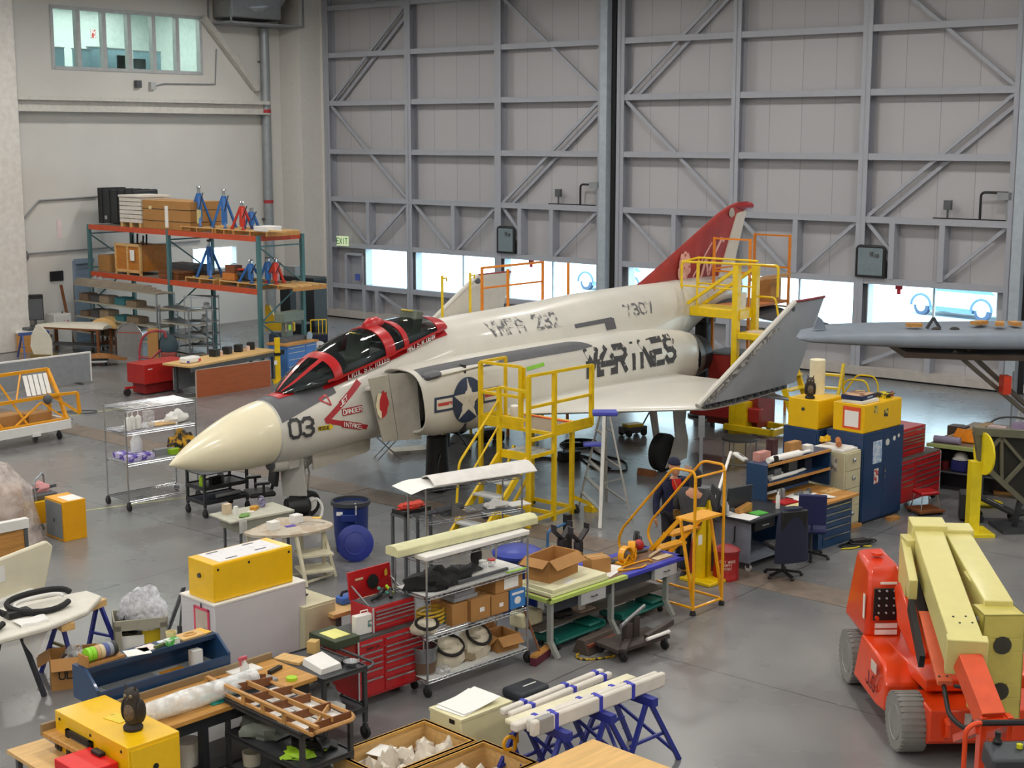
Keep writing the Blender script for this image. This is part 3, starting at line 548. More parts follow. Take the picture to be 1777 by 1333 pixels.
# intakes
DUCT=M('#26272a',.7,name='intake_dark')
for sg,nm in ((-1,'port'),(1,'starboard')):
    nx=[4.44,4.5,4.65,5.0,5.5,6.2,7,8,9,10,10.6,11.4,12.4,12.9,13.4,13.75]
    nc=mesh('intake_nacelle',PW,LO([nacring(4.9,sg,.1,x1=5.6),nacring(4.5,sg,.07,x1=4.62),nacring(4.44,sg,.035,x1=4.47),nacring(4.44,sg,.012,x1=4.44)]+[nacring(x,sg,0 if x>4.46 else .002) for x in nx],cap=False),parent=jet,ang=50)
    mesh('intake_duct',DUCT,LO([nacring(4.9,sg,.101,x1=5.58),nacring(4.5,sg,.074,x1=4.64)],cap=False),BX(5.55,min(sg*.45,sg*1.45),1.3,5.6,max(sg*.45,sg*1.45),2.55),parent=nc)
    # splitter ramp
    y=[.93,.97,1.0]; z0,z1=1.27,2.5
    sp_=mesh('splitter_ramp',INTK,LO([[(3.62,sg*.91,z1-.02),(3.95,sg*.91,z0+.02),(3.95,sg*.94,z0+.02),(3.62,sg*.94,z1-.02)],[(4.05,sg*.95,z1+.01),(4.28,sg*.95,z0),(4.28,sg*.985,z0),(4.05,sg*.985,z1+.01)]]),parent=jet,bev=.006)
    mesh('ramp_rear_panel',M('#a9a59a',.45,name='ramp_rear'),LO([[(4.06,sg*.955,z1+.01),(4.29,sg*.955,z0),(4.29,sg*.985,z0),(4.06,sg*.985,z1+.01)],[(4.6,sg*1.12,2.5),(4.72,sg*1.12,z0-.02),(4.72,sg*1.15,z0-.02),(4.6,sg*1.15,2.5)]]),parent=sp_)
    mesh('splitter_fairing',PW,LO([[(3.75,sg*.7,2.28),(3.75,sg*.89,2.28),(3.75,sg*.89,2.24),(3.75,sg*.7,2.24)],[(4.6,sg*.7,2.34),(4.6,sg*1.06,2.34),(4.6,sg*1.06,2.28),(4.6,sg*.7,2.28)]]),parent=sp_)
    # vent blob and raised strip
    if sg<0:
        mesh('bleed_vent',PDK,LO([[(x,-1.38-r*.15*math.cos(a*PI/6),2.44-(x-4.5)*-.06+r*.075*math.sin(a*PI/6)) for a in range(12)] for x,r in ((4.52,.55),(4.58,1),(4.86,1),(4.9,.8))]),parent=nc)
        mesh('bleed_fairing',PW,LO([[(x,-1.36-r*.15*math.cos(a*PI/6),2.45+(x-4.9)*.03+r*.06*math.sin(a*PI/6)) for a in range(12)] for x,r in ((4.88,.9),(5.4,.8),(6.2,.4),(6.6,.1))]),parent=nc)
    # nozzle
    nz=mesh('exhaust_nozzle',M('#2e2f32',.5,.4,name='burnt_metal'),X(LT([(.42,-.3),(.5,-.2),(.53,.05),(.5,.35),(.45,.62),(.41,.62),(.44,.3),(.3,-.25),(0,-.25)],24),(13.75,sg*.66,1.7),(0,PI/2,0)),parent=jet,ang=50)
    mesh('shroud',M('#6a6a6b',.5,.3,name='shroud_metal'),LO([[(13.72,sg*(.66+.56*math.cos(a)),1.71+.585*math.sin(a)) for a in [2*PI*i/28 for i in range(28)]],[(13.95,sg*(.66+.53*math.cos(a)),1.7+.55*math.sin(a)) for a in [2*PI*i/28 for i in range(28)]]],cap=False),parent=nz)
    # walkway on the shoulder
    def wk(u,v,sg=sg):
        x=4.48+(9.55-4.48)*u; end=max(0,(u-.86)/.14); v2=v*(1-.85*end**2) if 0 else v
        wid=.36 if x>5.0 else .30; zt=2.56; 
        t,b,w,m,e=ip(NAC,x); hw=(w-.42)/2; c0=(w+.42)/2
        a=math.radians(42+ (74-42)*v*(1-.9*end**2)+ end**2*4); c,s=math.cos(a),math.sin(a)
        return (x,sg*(c0+hw*abs(c)**(2/e)+.004),m+(t-m)*abs(s)**(2/e)+.008)
    mesh('walkway',PDK,SHT(wk,40,6),parent=nc)
    if sg<0:
        sk=lambda x,z:(x,-ysurf(x,z)-.009,z)
        mesh('walkway_patch',PDK,quadmesh([[(9.75+i*.05,2.76+.02*i/26),(9.75+i*.05,2.84+.03*i/26),(9.8+i*.05,2.84+.03*(i+1)/26),(9.8+i*.05,2.76+.02*(i+1)/26)] for i in range(26)]+[[(10.75+i*.03,2.62-i*.0),(10.75+i*.03,2.85),(10.78+i*.03,2.85),(10.78+i*.03,2.62)] for i in range(12)],sk),parent=fus)
    # wing inner panel
    def sec(y,xl,xt,zm,th,n=18,sg=sg):
        c=xt-xl; up=[];lo=[]
        for i in range(n+1):
            t=i/n; t=t*t*(3-2*t); k=th*(2.6*math.sqrt(max(t,0))*(1-t)+.25*t*(1-t))*.62
            up.append((xl+c*t,sg*y,zm+k)); lo.append((xl+c*t,sg*y,zm-k*.8))
        return up+lo[::-1][1:-1]
    wg=mesh('wing',M('#d6d3ca',.35,var=.03,scale=1.2,coat=.2,name='wing_white'),LO([sec(1.0,5.95,12.7,1.50,.25),sec(1.6,6.6,12.65,1.50,.24),sec(2.9,7.9,12.6,1.52,.2),sec(4.18,9.2,12.6,1.54,.16)]),parent=jet,ang=50)
    mesh('fold_rib',M('#8b8782',.6,hx2='#4a4744',scale=16,name='fold_rib_metal'),PR([(p[0],p[2]) for p in sec(4.2,9.3,12.35,1.55,.11)],min(sg*4.17,sg*4.21),max(sg*4.17,sg*4.21),'y'),parent=wg)
    # folded outer panel: lower face looks outwards
    def psec(t,n=14,sg=sg):
        xl=9.15+(12.35-9.15)*t; xt=12.75+(13.55-12.75)*t; z=1.62+(3.36-1.62)*t; y=4.2+.18*t; th=.085*(1-.55*t); a=[];b=[]
        for i in range(n+1):
            s=i/n; s=s*s*(3-2*s); k=th*2.2*math.sqrt(s)*(1-s)+.006
            a.append((xl+(xt-xl)*s,sg*(y+k),z)); b.append((xl+(xt-xl)*s,sg*(y-k),z))
        return a+b[::-1]
    op=mesh('folded_wing_panel',UND if sg<0 else M('#c6c2b6',.45,var=.05,name='panel_upper'),LO([psec(i/6) for i in range(7)]),parent=jet,ang=50)
    le=[psec(i/20)[0] for i in range(21)]
    mesh('leading_edge_strip',PW,PT([(x-.03,y,z) for x,y,z in le],.055,8),parent=op)
    mesh('torn_edge',M('#6d6a64',.7,hx2='#b9b6ae',scale=14,name='stripped_metal'),SHT(lambda u,v:(lambda r:(r[0][0]+.05+(.2+.07*math.sin(u*40))*v,sg*(abs(r[0][1])+.055+.012*v),r[0][2]-.0))(psec(.02+.7*u)),30,2),parent=op)
    mesh('tip_strip',M('#8e3a3a',.5),PT([(x,y,z+.01) for x,y,z in psec(1.)[:15]],.03,6),parent=op)
    mesh('tip_light',DGR,BL((12.28,sg*4.36,3.22),(.13,.05,.09)),parent=op)
    mesh('hinge_pin_row',DST,*[TB((9.4+i*.22,sg*4.2,1.58),(9.52+i*.22,sg*4.2,1.58),.045,n=6) for i in range(14)],parent=op)
    mesh('drooped_flap',M('#77767a',.5,name='flap_grey'),LO([[(11.3,sg*3.2,1.5),(12.5,sg*3.2,1.52),(12.5,sg*3.2,1.48),(11.3,sg*3.2,1.46)],[(11.6,sg*4.15,1.48),(12.6,sg*4.15,1.3),(12.6,sg*4.15,1.26),(11.6,sg*4.15,1.44)],[(12.4,sg*4.6,1.3),(12.75,sg*4.7,1.22),(12.75,sg*4.7,1.2),(12.4,sg*4.6,1.28)]]),parent=wg)
    # stabilator
    mesh('stabilator',M('#4c4d50',.5,.3,var=.1,name='stabilator_metal'),LO([[(15.0,sg*.35,2.75),(16.2,sg*.35,2.83),(17.2,sg*.35,2.75),(16.2,sg*.35,2.67)],[(16.4,sg*2.6,2.2),(16.9,sg*2.6,2.225),(17.5,sg*2.6,2.2),(16.9,sg*2.6,2.175)]]),parent=jet)
    # main gear
    mg=mesh('main_gear_leg',M('#c9c8c2',.45,name='gear_white'),TB((9.9,sg*2.55,1.55),(10.05,sg*2.62,.6),.085,.07),TB((10.05,sg*2.62,.62),(10.05,sg*2.62,.3),.06),RB((10.0,sg*2.58,1.2),(10.6,sg*2.2,1.5),.06),parent=jet)
    wl=mesh('wheel',RUB,X(LT([(.2,-.11),(.33,-.13),(.385,-.09),(.39,0),(.385,.09),(.33,.13),(.2,.11)],26),(9.95,sg*2.84,.39),(PI/2,0,0)),parent=jet)
    mesh('hub',LGR,X(LT([(0,-.1),(.2,-.1),(.2,.1),(0,.1)],18),(9.95,sg*2.84,.39),(PI/2,0,0)),parent=wl)
    mesh('gear_door',M('#b9b7b0',.45,name='gear_door_paint'),X(PR([(-.02,1.45),(.5,1.45),(.42,.95),(.55,.55),(.5,.2),(-.22,.1),(-.05,.35),(.1,.7)],0,.035,'y'),(10.05,sg*3.02-(.035 if sg>0 else 0),0)),parent=jet)
# fin
def finsec(t,n=12):
    xl,xt,z=[ip([(0,12.1,16.42,3.1),(.14,13.2,16.58,3.52),(.85,16.1,17.25,4.86),(.95,16.55,17.42,5.02),(1.0,17.0,17.5,5.11)],t)[i] for i in range(3)]
    th=.1*(1-.6*t); a=[];b=[]
    for i in range(n+1):
        s=i/n; k=th*1.9*math.sqrt(s)*(1-s)+.004
        a.append((xl+(xt-xl)*s,k,z)); b.append((xl+(xt-xl)*s,-k,z))
    return a+b[::-1]
fin=mesh('tail_fin',FRED,LO([finsec(t) for t in (0,.06,.12,.3,.5,.7,.85,.9,.95,.98,1)]),parent=jet,ang=50)
mesh('fin_tip_fairing',M('#a02c2e',.45,name='fin_tip_red'),LO([[(x,r*.09*math.cos(a*PI/5),5.0+r*.09*math.sin(a*PI/5)) for a in range(10)] for x,r in ((16.9,.5),(17.2,1),(17.6,1),(17.68,.6))]),parent=fin)
mesh('rudder',M('#d9d2c4',.45,var=.05,name='rudder_white'),LO([[(16.1,.055,3.2),(16.72,.012,3.12),(16.72,-.012,3.12),(16.1,-.055,3.2)],[(16.93,.045,4.84),(17.42,.01,4.9),(17.42,-.01,4.9),(16.93,-.045,4.84)]]),parent=jet,bev=.003)
PKP=M('#e9b4a8',.55,hx2='#b9524a',scale=11,thr=.62,name='worn_pink_paint')
fy=lambda x,z:(x,-.115,z)
def line(p,q,w): 
    d=math.hypot(q[0]-p[0],q[1]-p[1]); nx,ny=-(q[1]-p[1])/d*w/2,(q[0]-p[0])/d*w/2; k=max(2,int(d/.12)); o=[]
    for i in range(k):
        a=(p[0]+(q[0]-p[0])*i/k,p[1]+(q[1]-p[1])*i/k);b=(p[0]+(q[0]-p[0])*(i+1)/k,p[1]+(q[1]-p[1])*(i+1)/k)
        o.append([(a[0]+nx,a[1]+ny),(a[0]-nx,a[1]-ny),(b[0]-nx,b[1]-ny),(b[0]+nx,b[1]+ny)])
    return o
mesh('tail_code',PKP,quadmesh(line((14.95,3.42),(15.75,4.2),.05)+line((15.3,3.38),(15.5,3.85),.09)+line((15.5,3.85),(15.6,3.42),.08)+line((15.6,3.42),(15.85,3.9),.09)+line((15.85,3.9),(16.15,4.25),.08)+line((16.1,4.28),(16.28,4.2),.08),fy),parent=fin)
rr=random.Random(3)
mesh('tail_emblem',PKP,quadmesh(fan([(14.62+(.2+.07*rr.random())*math.cos(a)*1.0,3.72+(.26+.14*rr.random())*math.sin(a)) for a in [i*PI/11 for i in range(22)]],(14.62,3.72),2)+fan([(14.42+.1*math.cos(a),3.55+.16*math.sin(a)) for a in [i*PI/5 for i in range(10)]],(14.42,3.55),1),fy),parent=fin)
mesh('fin_patch',M('#b7aca0',.6),quadmesh(fan([(16.65+(.1+.04*rr.random())*math.cos(a),4.86+(.09+.04*rr.random())*math.sin(a)) for a in [i*PI/6 for i in range(12)]],(16.65,4.86),1),lambda x,z:(x,-.075,z)),parent=fin)
# lettering
sk=skin(.009)
def letter(name,mat,txt,x,z,h,w,slope=0.,gap=.35,sw=.2,fn=None):
    q,l=strokes(txt,h,w,gap,sw); f=fn or sk
    return mesh(name,mat,quadmesh(q,lambda u,v:f(x+u,z+v+u*slope)),parent=jet)
letter('unit_lettering',WORN,'MARINES',9.25,1.88,.5,.36,-.012,.35,.25); letter('modex_number',BLKL,'03',2.1,1.60,.3,.21,-.005,.25,.19,skin(.022))
letter('squadron_lettering',WORN2,'VMFA 232',7.25,2.84,.24,.19,.012,.42,.2); letter('serial_number',WORN2,'7307',11.6,2.84,.22,.2,.0,.4,.2)
RDL=M('#b02a34',.5,hx2='#cf8f90',scale=7,thr=.66,name='worn_red_stripe')
mesh('intake_warning_stripe',RDL,quadmesh(line((2.85,1.79),(3.74,2.38),.1)+line((2.85,1.80),(3.8,1.55),.085),sk),parent=fus)
RSG=M('#a8232c',.5,name='warning_red')
for txt,x,z,sl,w in (('JET',3.2,2.0,.62,.05),('DANGER',3.24,1.86,.04,.055),('INTAKE',3.22,1.655,-.25,.055)):
    q,l=strokes(txt,.075,w,.3,.2); b=quadmesh([[(i*l/6-.02,-.025),(i*l/6-.02,.1),((i+1)*l/6+.02,.1),((i+1)*l/6+.02,-.025)] for i in range(6)],lambda u,v:(x+u,-ysurf(x+u,z+v+u*sl)-.012,z+v+u*sl))
    p=mesh('warning_label',RSG,b,parent=fus); mesh('warning_text',WHT,quadmesh(q,lambda u,v:(x+u,-ysurf(x+u,z+v+u*sl)-.017,z+v+u*sl)),parent=p)
p=mesh('rescue_arrow',M('#e8c62a',.5),quadmesh([[(2.68+i*.05,1.64),(2.68+i*.05,1.72),(2.73+i*.05,1.72),(2.73+i*.05,1.64)] for i in range(5)]+[[(2.93,1.61),(2.93,1.75),(3.02,1.68)]],skin(.011)),parent=fus)
q,l=strokes('RESCUE',.05,.03,.3,.2); mesh('rescue_text',BLK,quadmesh(q,lambda u,v:(2.69+u,-ysurf(2.69+u,1.655+v)-.016,1.655+v)),parent=p)
tri=[(2.83,2.16),(2.99,2.23),(3.02,2.05)]
mesh('ejection_triangle',RDL,quadmesh(line(tri[0],tri[1],.03)+line(tri[1],tri[2],.03)+line(tri[2],tri[0],.03),skin(.011)),parent=fus)
# insignia
cx,cz,rd=5.57,1.9,.43
NV=M('#2c3a55',.55,hx2='#8f9094',scale=7,thr=.72,name='insignia_blue'); WST=M('#d8d3c6',.55,hx2='#a9a89f',scale=8,thr=.66,name='insignia_white')
ci=mesh('star_insignia',NV,quadmesh(fan([(cx+rd*math.cos(a),cz+rd*math.sin(a)) for a in [i*PI/24 for i in range(48)]],(cx,cz),6),skin(.010)),quadmesh([[(cx+sg*(rd*.9+i*.1),cz-.12),(cx+sg*(rd*.9+i*.1),cz+.16),(cx+sg*(rd*.9+.1+i*.1),cz+.16),(cx+sg*(rd*.9+.1+i*.1),cz-.12)] for sg in (-1,1) for i in range(5)],skin(.0085)),parent=fus)
star=[(cx+(rd*.97 if i%2==0 else rd*.39)*math.sin(i*PI/5),cz+(rd*.97 if i%2==0 else rd*.39)*math.cos(i*PI/5)) for i in range(10)]
mesh('star',WST,quadmesh(fan(star,(cx,cz),6),skin(.015)),quadmesh([[(cx+sg*(rd*1.02+i*.1),cz-.075),(cx+sg*(rd*1.02+i*.1),cz+.115),(cx+sg*(rd*1.02+.1+i*.1),cz+.115),(cx+sg*(rd*1.02+.1+i*.1),cz-.075)] for sg in (-1,1) for i in range(4)],skin(.013)),parent=ci)
mesh('red_bar',M('#b8403a',.55,hx2='#d8d3c6',scale=8,thr=.6),quadmesh([[(cx+sg*(rd*1.05+i*.09),cz-.01),(cx+sg*(rd*1.05+i*.09),cz+.05),(cx+sg*(rd*1.05+.09+i*.09),cz+.05),(cx+sg*(rd*1.05+.09+i*.09),cz-.01)] for sg in (-1,1) for i in range(4)],skin(.016)),parent=ci)
hy=lambda x,z:(x,-.955-(x-3.62)*.075-.004,z)
em=mesh('ramp_emblem',M('#e6d9b4',.6),quadmesh(fan([(3.88+(.1+.05*rr.random())*math.cos(a),1.98+(.2+.05*rr.random())*math.sin(a)) for a in [i*PI/9 for i in range(18)]],(3.88,1.98),1),hy),parent=jet)
mesh('emblem_red',M('#b3232a',.6),quadmesh(fan([(3.94+(.07+.05*rr.random())*math.cos(a),1.99+(.2+.1*rr.random())*math.sin(a)) for a in [i*PI/9 for i in range(18)]],(3.94,1.99),1),lambda x,z:(x,hy(x,z)[1]-.004,z)),parent=em)
mesh('green_tape',M('#8ccf3f',.6),quadmesh(line((7.3,2.27),(7.85,2.3),.07),skin(.012)),parent=fus)
# nose gear
ng=mesh('nose_gear_leg',M('#b9b7ae',.45,name='gear_leg_white'),TB((2.8,0,1.15),(2.86,0,.45),.075,.065,12),TB((2.86,0,.5),(2.87,0,.2),.05),RB((2.86,-.17,.24),(2.86,.17,.24),.07),RB((2.8,0,.8),(3.4,0,1.15),.05),PT([(2.94,0,1.0),(2.98,-.03,.75),(2.93,-.05,.55),(2.96,0,.4)],.018),PT([(2.74,-.06,1.0),(2.7,-.09,.7),(2.78,-.08,.5)],.015),parent=jet)
for sg in (-1,1):
    wl=mesh('wheel',RUB,X(LT([(.1,-.055),(.19,-.07),(.225,-.04),(.23,0),(.225,.04),(.19,.07),(.1,.055)],24),(2.87,sg*.14,.23),(PI/2,0,0)),parent=jet)
    mesh('hub',WHT,X(LT([(0,-.06),(.13,-.06),(.13,.06),(0,.06)],16),(2.87,sg*.14,.23),(PI/2,0,0)),parent=wl)
mesh('nose_gear_door',M('#bdbbb4',.45,name='nose_door_paint'),X(PR([(-.24,1.15),(.22,1.15),(.17,.42),(-.3,.46)],-.02,.02,'x'),(2.5,-.1,0),(0,0,.35)),BX(2.3,-.3,.98,2.52,.0,1.14),parent=jet)
mesh('nose_gear_side_door',M('#a39f93',.5,name='side_door_paint'),X(PR([(2.75,1.22),(4.15,1.26),(4.1,1.04),(4.0,1.0),(2.72,.9)],0,.03,'y'),(0,-.55,.02),(-.12,0,0)),parent=jet)
mesh('chin_sensor_pod',PW,LO([[(x,-.12+r*.17*math.cos(a*PI/8),1.08+r*.15*math.sin(a*PI/8)) for a in range(16)] for x,r in ((2.02,.8),(2.15,1),(2.5,1),(2.85,.6),(3.1,.1))]),parent=jet,ang=60)
mesh('sensor_window',DGR,LO([[(x,-.12+r*.17*math.cos(a*PI/8),1.08+r*.15*math.sin(a*PI/8)) for a in range(16)] for x,r in ((1.97,.3),(2.0,.7),(2.03,.82))]),parent=jet)
# open tail structure under the boom
mesh('tail_keel',M('#5f7488',.4,.3,var=.2,name='bare_blue_metal'),LO([[(13.6,y,z) for y,z in ((-.3,2.6),(.3,2.6),(.3,1.9),(-.3,1.9))],[(15.1,y,z) for y,z in ((-.25,2.9),(.25,2.9),(.25,2.45),(-.25,2.45))],[(16.4,y,z) for y,z in ((-.14,3.0),(.14,3.0),(.14,2.75),(-.14,2.75))]]),parent=jet,bev=.03)
mesh('centreline_fairing',M('#8d8b86',.5,name='belly_grey'),BX(6.2,-.5,1.02,10.5,.5,1.24),parent=jet,bev=.06)
# ================= HELPERS FOR FURNITURE =================
def W(t,x,y,z=0.): 
    r=t.rotation_euler[2]; c,s=math.cos(r),math.sin(r); return Vector((t.location.x+c*x-s*y,t.location.y+s*x+c*y,t.location.z+z))
def HT(xb,yb,yt,z0=0.):
    P=A(xb,yb,z0); r=ray(xb,yt); return EYE+r.z/r.y*P.y
def legs4(t,mat,w,d,h,s=.05,inset=.05,taper=None):
    for x in (inset,w-inset):
        for y in (inset,d-inset): mesh('leg',mat,BX(x-s/2,y-s/2,0,x+s/2,y+s/2,h),parent=t)
def caster(t,x,y,r=.06,mat=None):
    c=mesh('caster',DST,BX(x-.02,y-.03,r,x+.02,y+.03,r*2+.02),TB((x,y,r*2),(x,y,r*2+.04),.012),parent=t); mesh('wheel',mat or RUB,X(LT([(.01,-.016),(r,-.018),(r,.018),(.01,.016)],14),(x,y,r),(0,PI/2,0)),parent=c)
def wireshelf(t,w,d,h,zs,cast=.06,mat=CHR,n=9,liner=None,liners=()):
    b=cast*2+.03 if cast else 0
    for x in (.02,w-.02):
        for y in (.02,d-.02):
            mesh('post',mat,TB((x,y,b),(x,y,h),.014),parent=t)
            if cast: caster(t,x,y,cast)
    for i,z in enumerate(zs):
        s=mesh('shelf',mat,PT([(.02,.02,z),(w-.02,.02,z),(w-.02,d-.02,z),(.02,d-.02,z)],.008,5,True),PT([(.02,.02,z-.035),(w-.02,.02,z-.035),(w-.02,d-.02,z-.035),(.02,d-.02,z-.035)],.007,5,True),
          *[TB((.02,.02+(d-.04)*k/n,z),(w-.02,.02+(d-.04)*k/n,z),.0045,n=4) for k in range(1,n)],*[TB((w*k/5,.02,z-.004),(w*k/5,d-.02,z-.004),.005,n=4) for k in range(1,5)],
          PT([(.03+(w-.06)*k/40,.02,z-.035*(k%2)) for k in range(41)],.004,4),parent=t)
        if i in liners: mesh('liner',liner or WHT,BX(.03,.025,z+.006,w-.03,d-.03,z+.014),parent=s)
def traycart(t,w,d,h,zs,mat=DST,lip=.04,cast=.08,handle=True):
    b=cast*2+.04
    for x in (.025,w-.025):
        for y in (.025,d-.025): mesh('post',mat,BX(x-.022,y-.022,b,x+.022,y+.022,h),parent=t); caster(t,x,y,cast)
    for z in zs: mesh('tray',mat,BX(0,0,z,w,d,z+.015),BX(0,0,z-.03,w,.012,z+lip),BX(0,d-.012,z-.03,w,d,z+lip),BX(0,0,z-.03,.012,d,z+lip),BX(w-.012,0,z-.03,w,d,z+lip),parent=t)
    if handle: mesh('handle',mat,PT([(w,.03,h-.05),(w+.14,.03,h),(w+.14,d-.03,h),(w,d-.03,h-.05)],.016,8,fillet=.06),parent=t)
def carton(label,loc,rz,w,d,h,open_=False,mat=None,group=None,tape=True,name='cardboard_box'):
    t=thing(name,label,'box',loc,rz,group); m=mat or CARD
    if open_:
        mesh('body',m,BX(0,0,0,w,d,.012),BX(0,0,.012,w,.012,h),BX(0,d-.012,.012,w,d,h),BX(0,.012,.012,.012,d-.012,h),BX(w-.012,.012,.012,w,d-.012,h),parent=t)
        for p,q,r in (((0,0,h),(w,0,0),(.7,0,0)),((0,d,h),(w,0,0),(-.5,0,0))): 
            mesh('flap',m,X(BX(0,-d*.42 if r[0]>0 else 0,-.006,w,0 if r[0]>0 else d*.42,.006),p,(r[0] if r[0]>0 else -r[0]*-1.6,0,0)),parent=t)
        for sx in (0,1): mesh('flap',m,X(BX(-d*.4 if sx==0 else 0,0.01,-.006,0 if sx==0 else d*.4,d-.01,.006),(0 if sx==0 else w,0,h),(0,.5 if sx else -.5,0)),parent=t)
    else:
        mesh('body',m,BX(0,0,0,w,d,h),parent=t,bev=.004)
        if tape: mesh('tape',M('#cdb277',.4),BX(-.001,d*.46,h-.05,w+.001,d*.54,h+.001),parent=t)
    return t
def chest(t,w,d,h,rows,cols=((0,1),),mat=RED,trim=CHR,z0=0.,y=0.):
    """drawer bank: rows per column as list of heights from the top (fractions)"""
    for (a,b),rw in zip(cols,rows):
        z=z0+h-.03; tot=sum(rw); avail=h-.06
        for r in rw:
            hh=avail*r/tot; dr=mesh('drawer',mat,BX(w*a+.015,y-.012,z-hh+.006,w*b-.015,y+.02,z-.006),parent=t,bev=.003)
            mesh('handle',trim,BX(w*a+.03,y-.026,z-.03,w*b-.03,y-.010,z-.012),parent=dr); z-=hh
def trestle(t,w,h,mat=BLUT,spread=.32,beam=None,bt=.09):
    mesh('beam',beam or mat,BX(-.02,-bt/2,h-bt,w+.02,bt/2,h),parent=t)
    for x in (.08,w-.08):
        for sg in (-1,1): mesh('leg',mat,RB((x,sg*.04,h-bt),(x+(-.06 if x<w/2 else .06),sg*spread,0),.045),parent=t)
        mesh('brace',mat,RB((x,-spread*.6,h*.42),(x,spread*.6,h*.42),.03),parent=t)
def place(name,label,cat,px,py,z,rz,group=None): return thing(name,label,cat,A(px,py,z),rz,group)
# ================= BACK LEFT: PALLET RACK =================
rk,RL=put('pallet_rack','two-bay pallet rack with orange beams and teal uprights by the white wall','storage rack',154,389,448,410,3.9)
RR=rk.rotation_euler[2]; rk.location.z=0; RD=1.6
for i,x in enumerate((0,RL/2,RL)):
    fm=mesh('upright',TEAL,BX(x-.06,-.05,0,x+.06,.05,3.9),BX(x-.06,RD-.05,0,x+.06,RD+.05,3.9),*[RB((x,0,.3+k*1.1),(x,RD,.3+k*1.1),.04) for k in range(4)],*[RB((x,0,.3+k*1.1) if k%2 else (x,RD,.3+k*1.1),(x,RD,1.4+k*1.1) if k%2 else (x,0,1.4+k*1.1),.035) for k in range(3)],parent=rk)
for z in (3.74,2.22):
    for a,b in ((0,RL/2),(RL/2,RL)):
        for y in (-.05,RD+.02): mesh('beam',RKO,BX(a+.05,y,z,b-.05,y+.05,z+.16),parent=rk)
        mesh('deck',M('#8a8176',.7,name='rack_deck'),BX(a+.05,0,z+.12,b-.05,RD,z+.15),parent=rk)
for x in (RL-.1,): mesh('end_beam',RKO,BX(RL-.05,.05,3.75,RL+.0,RD-.05,3.9),parent=rk)
ZT=3.895; ZM=2.375; RS=1.2
def onrack(name,label,cat,px,z,y=.1,group=None,rz=None):
    # x position on the rack from the pixel column, y back from the front edge
    o=onplane(px,400,W(rk,0,y),RR); d=Vector((o.x,o.y,0))-Vector((rk.location.x,rk.location.y,0)); x=d.x*math.cos(RR)+d.y*math.sin(RR)
    t=thing(name,label,cat,W(rk,x,y,z),RR if rz is None else rz,group); t.scale=(RS,)*3; return t
t=onrack('transit_case','black ribbed transit case on top of the pallet rack','case',174,ZT,.62)
mesh('body',M('#2a2d31',.5,name='black_case'),BX(0,0,.02,1.7,.75,.92),parent=t,bev=.02)
for i in range(5): mesh('rib',M('#2a2d31',.5,name='black_case'),BX(.1+i*.36,-.02,.02,.18+i*.36,.77,.94),parent=t)
mesh('latch',CHR,BX(.3,-.03,.12,.42,0,.22),parent=t); mesh('corner',BLK,BX(-.02,-.02,0,.12,.77,.96),parent=t)
t=onrack('pallet_crate','white slatted pallet crate on the rack top between black case and big carton','crate',209,ZT,.05)
for i in range(6): mesh('slat',M('#dcd6cc',.6,name='white_wood'),BX(0,0,.12+i*.11,.98,.9,.215+i*.11),parent=t)
mesh('pallet_base',WOODL,*[BX(.02+i*.42,0,0,.12+i*.42,.9,.11) for i in range(3)],parent=t); mesh('lid',M('#e4dfd6',.6,name='white_wood_lid'),BX(-.02,-.02,.78,1.0,.92,.83),parent=t)
t=carton('long strapped brown carton with a white label on the rack top',onrack('x','x','x',249,ZT).location,RR,2.05,.95,.72,tape=False); t.scale=(RS,)*3; 
bpy.data.objects.remove(bpy.data.objects['x'])
for z in (.2,.5): mesh('strap',BLK,BX(-.005,-.005,z,2.055,.955,z+.015),parent=t)
mesh('label',PAP,BX(.98,-.006,.05,1.12,0,.6),parent=t); mesh('sticker',M('#e6dcaa',.6),BX(.28,-.006,.5,.4,0,.58),parent=t)
def pallet(label,t0,w=1.1,d=1.0):
    t=t0; t['label']=label
    for i in range(5): mesh('deck_board',WOODL,BX(0,i*(d-.1)/4,.095,w,i*(d-.1)/4+.1,.115),parent=t)
    mesh('stringer',WOOD,*[BX(x,0,0,x+.05,d,.095) for x in (0,w/2-.025,w-.05)],parent=t); return t
def pal(px,z,label,y=.05,w=1.1): return pallet(label,onrack('wooden_pallet','x','pallet',px,z,y,'pallets on the rack'),w)
pal(313,ZT,'wooden pallet under the tall blue jack on the rack top',w=1.35); pal(372,ZT,'wooden pallet under the second blue jack on the rack top',w=.75); pal(404,ZT,'wooden pallet at the end of the rack top under the red jack',w=1.3)
pal(318,ZM,'wooden pallet under the blue jack on the middle level',w=1.2); pal(377,ZM,'wooden pallet under the orange tool box on the middle level',w=1.5); 
def tripod(px,z,label,mat,h,y=.45,group='tripod jacks',spread=.36,handle=False):
    t=onrack('tripod_jack',label,'jack',px,z+.117*RS,y,group)
    mesh('cylinder',mat,TB((0,0,.1),(0,0,h*.82),.075,.07,14),parent=t); mesh('ram',CHR,TB((0,0,h*.82),(0,0,h*.94),.04),LT([(.02,h*.94),(.07,h*.95),(.05,h)],10),parent=t)
    for a in (-.6,1.5,3.6): mesh('leg',mat,RB((.05*math.cos(a),.05*math.sin(a),h*.76),(spread*math.cos(a),spread*math.sin(a),.02),.05),LT([(.06,0),(.06,.02)],8,(spread*math.cos(a),spread*math.sin(a),0)),parent=t)
    mesh('pump',M('#cfc38a',.5) if handle==2 else mat,TB((.2,-.16,.08),(.2,-.16,h*.42),.055),RB((0,0,h*.3),(.2,-.16,h*.3),.03),parent=t)
    if handle: mesh('handle',DST,TB((.2,-.16,h*.4),(.45,-.2,h*.85),.014),parent=t)
    return t
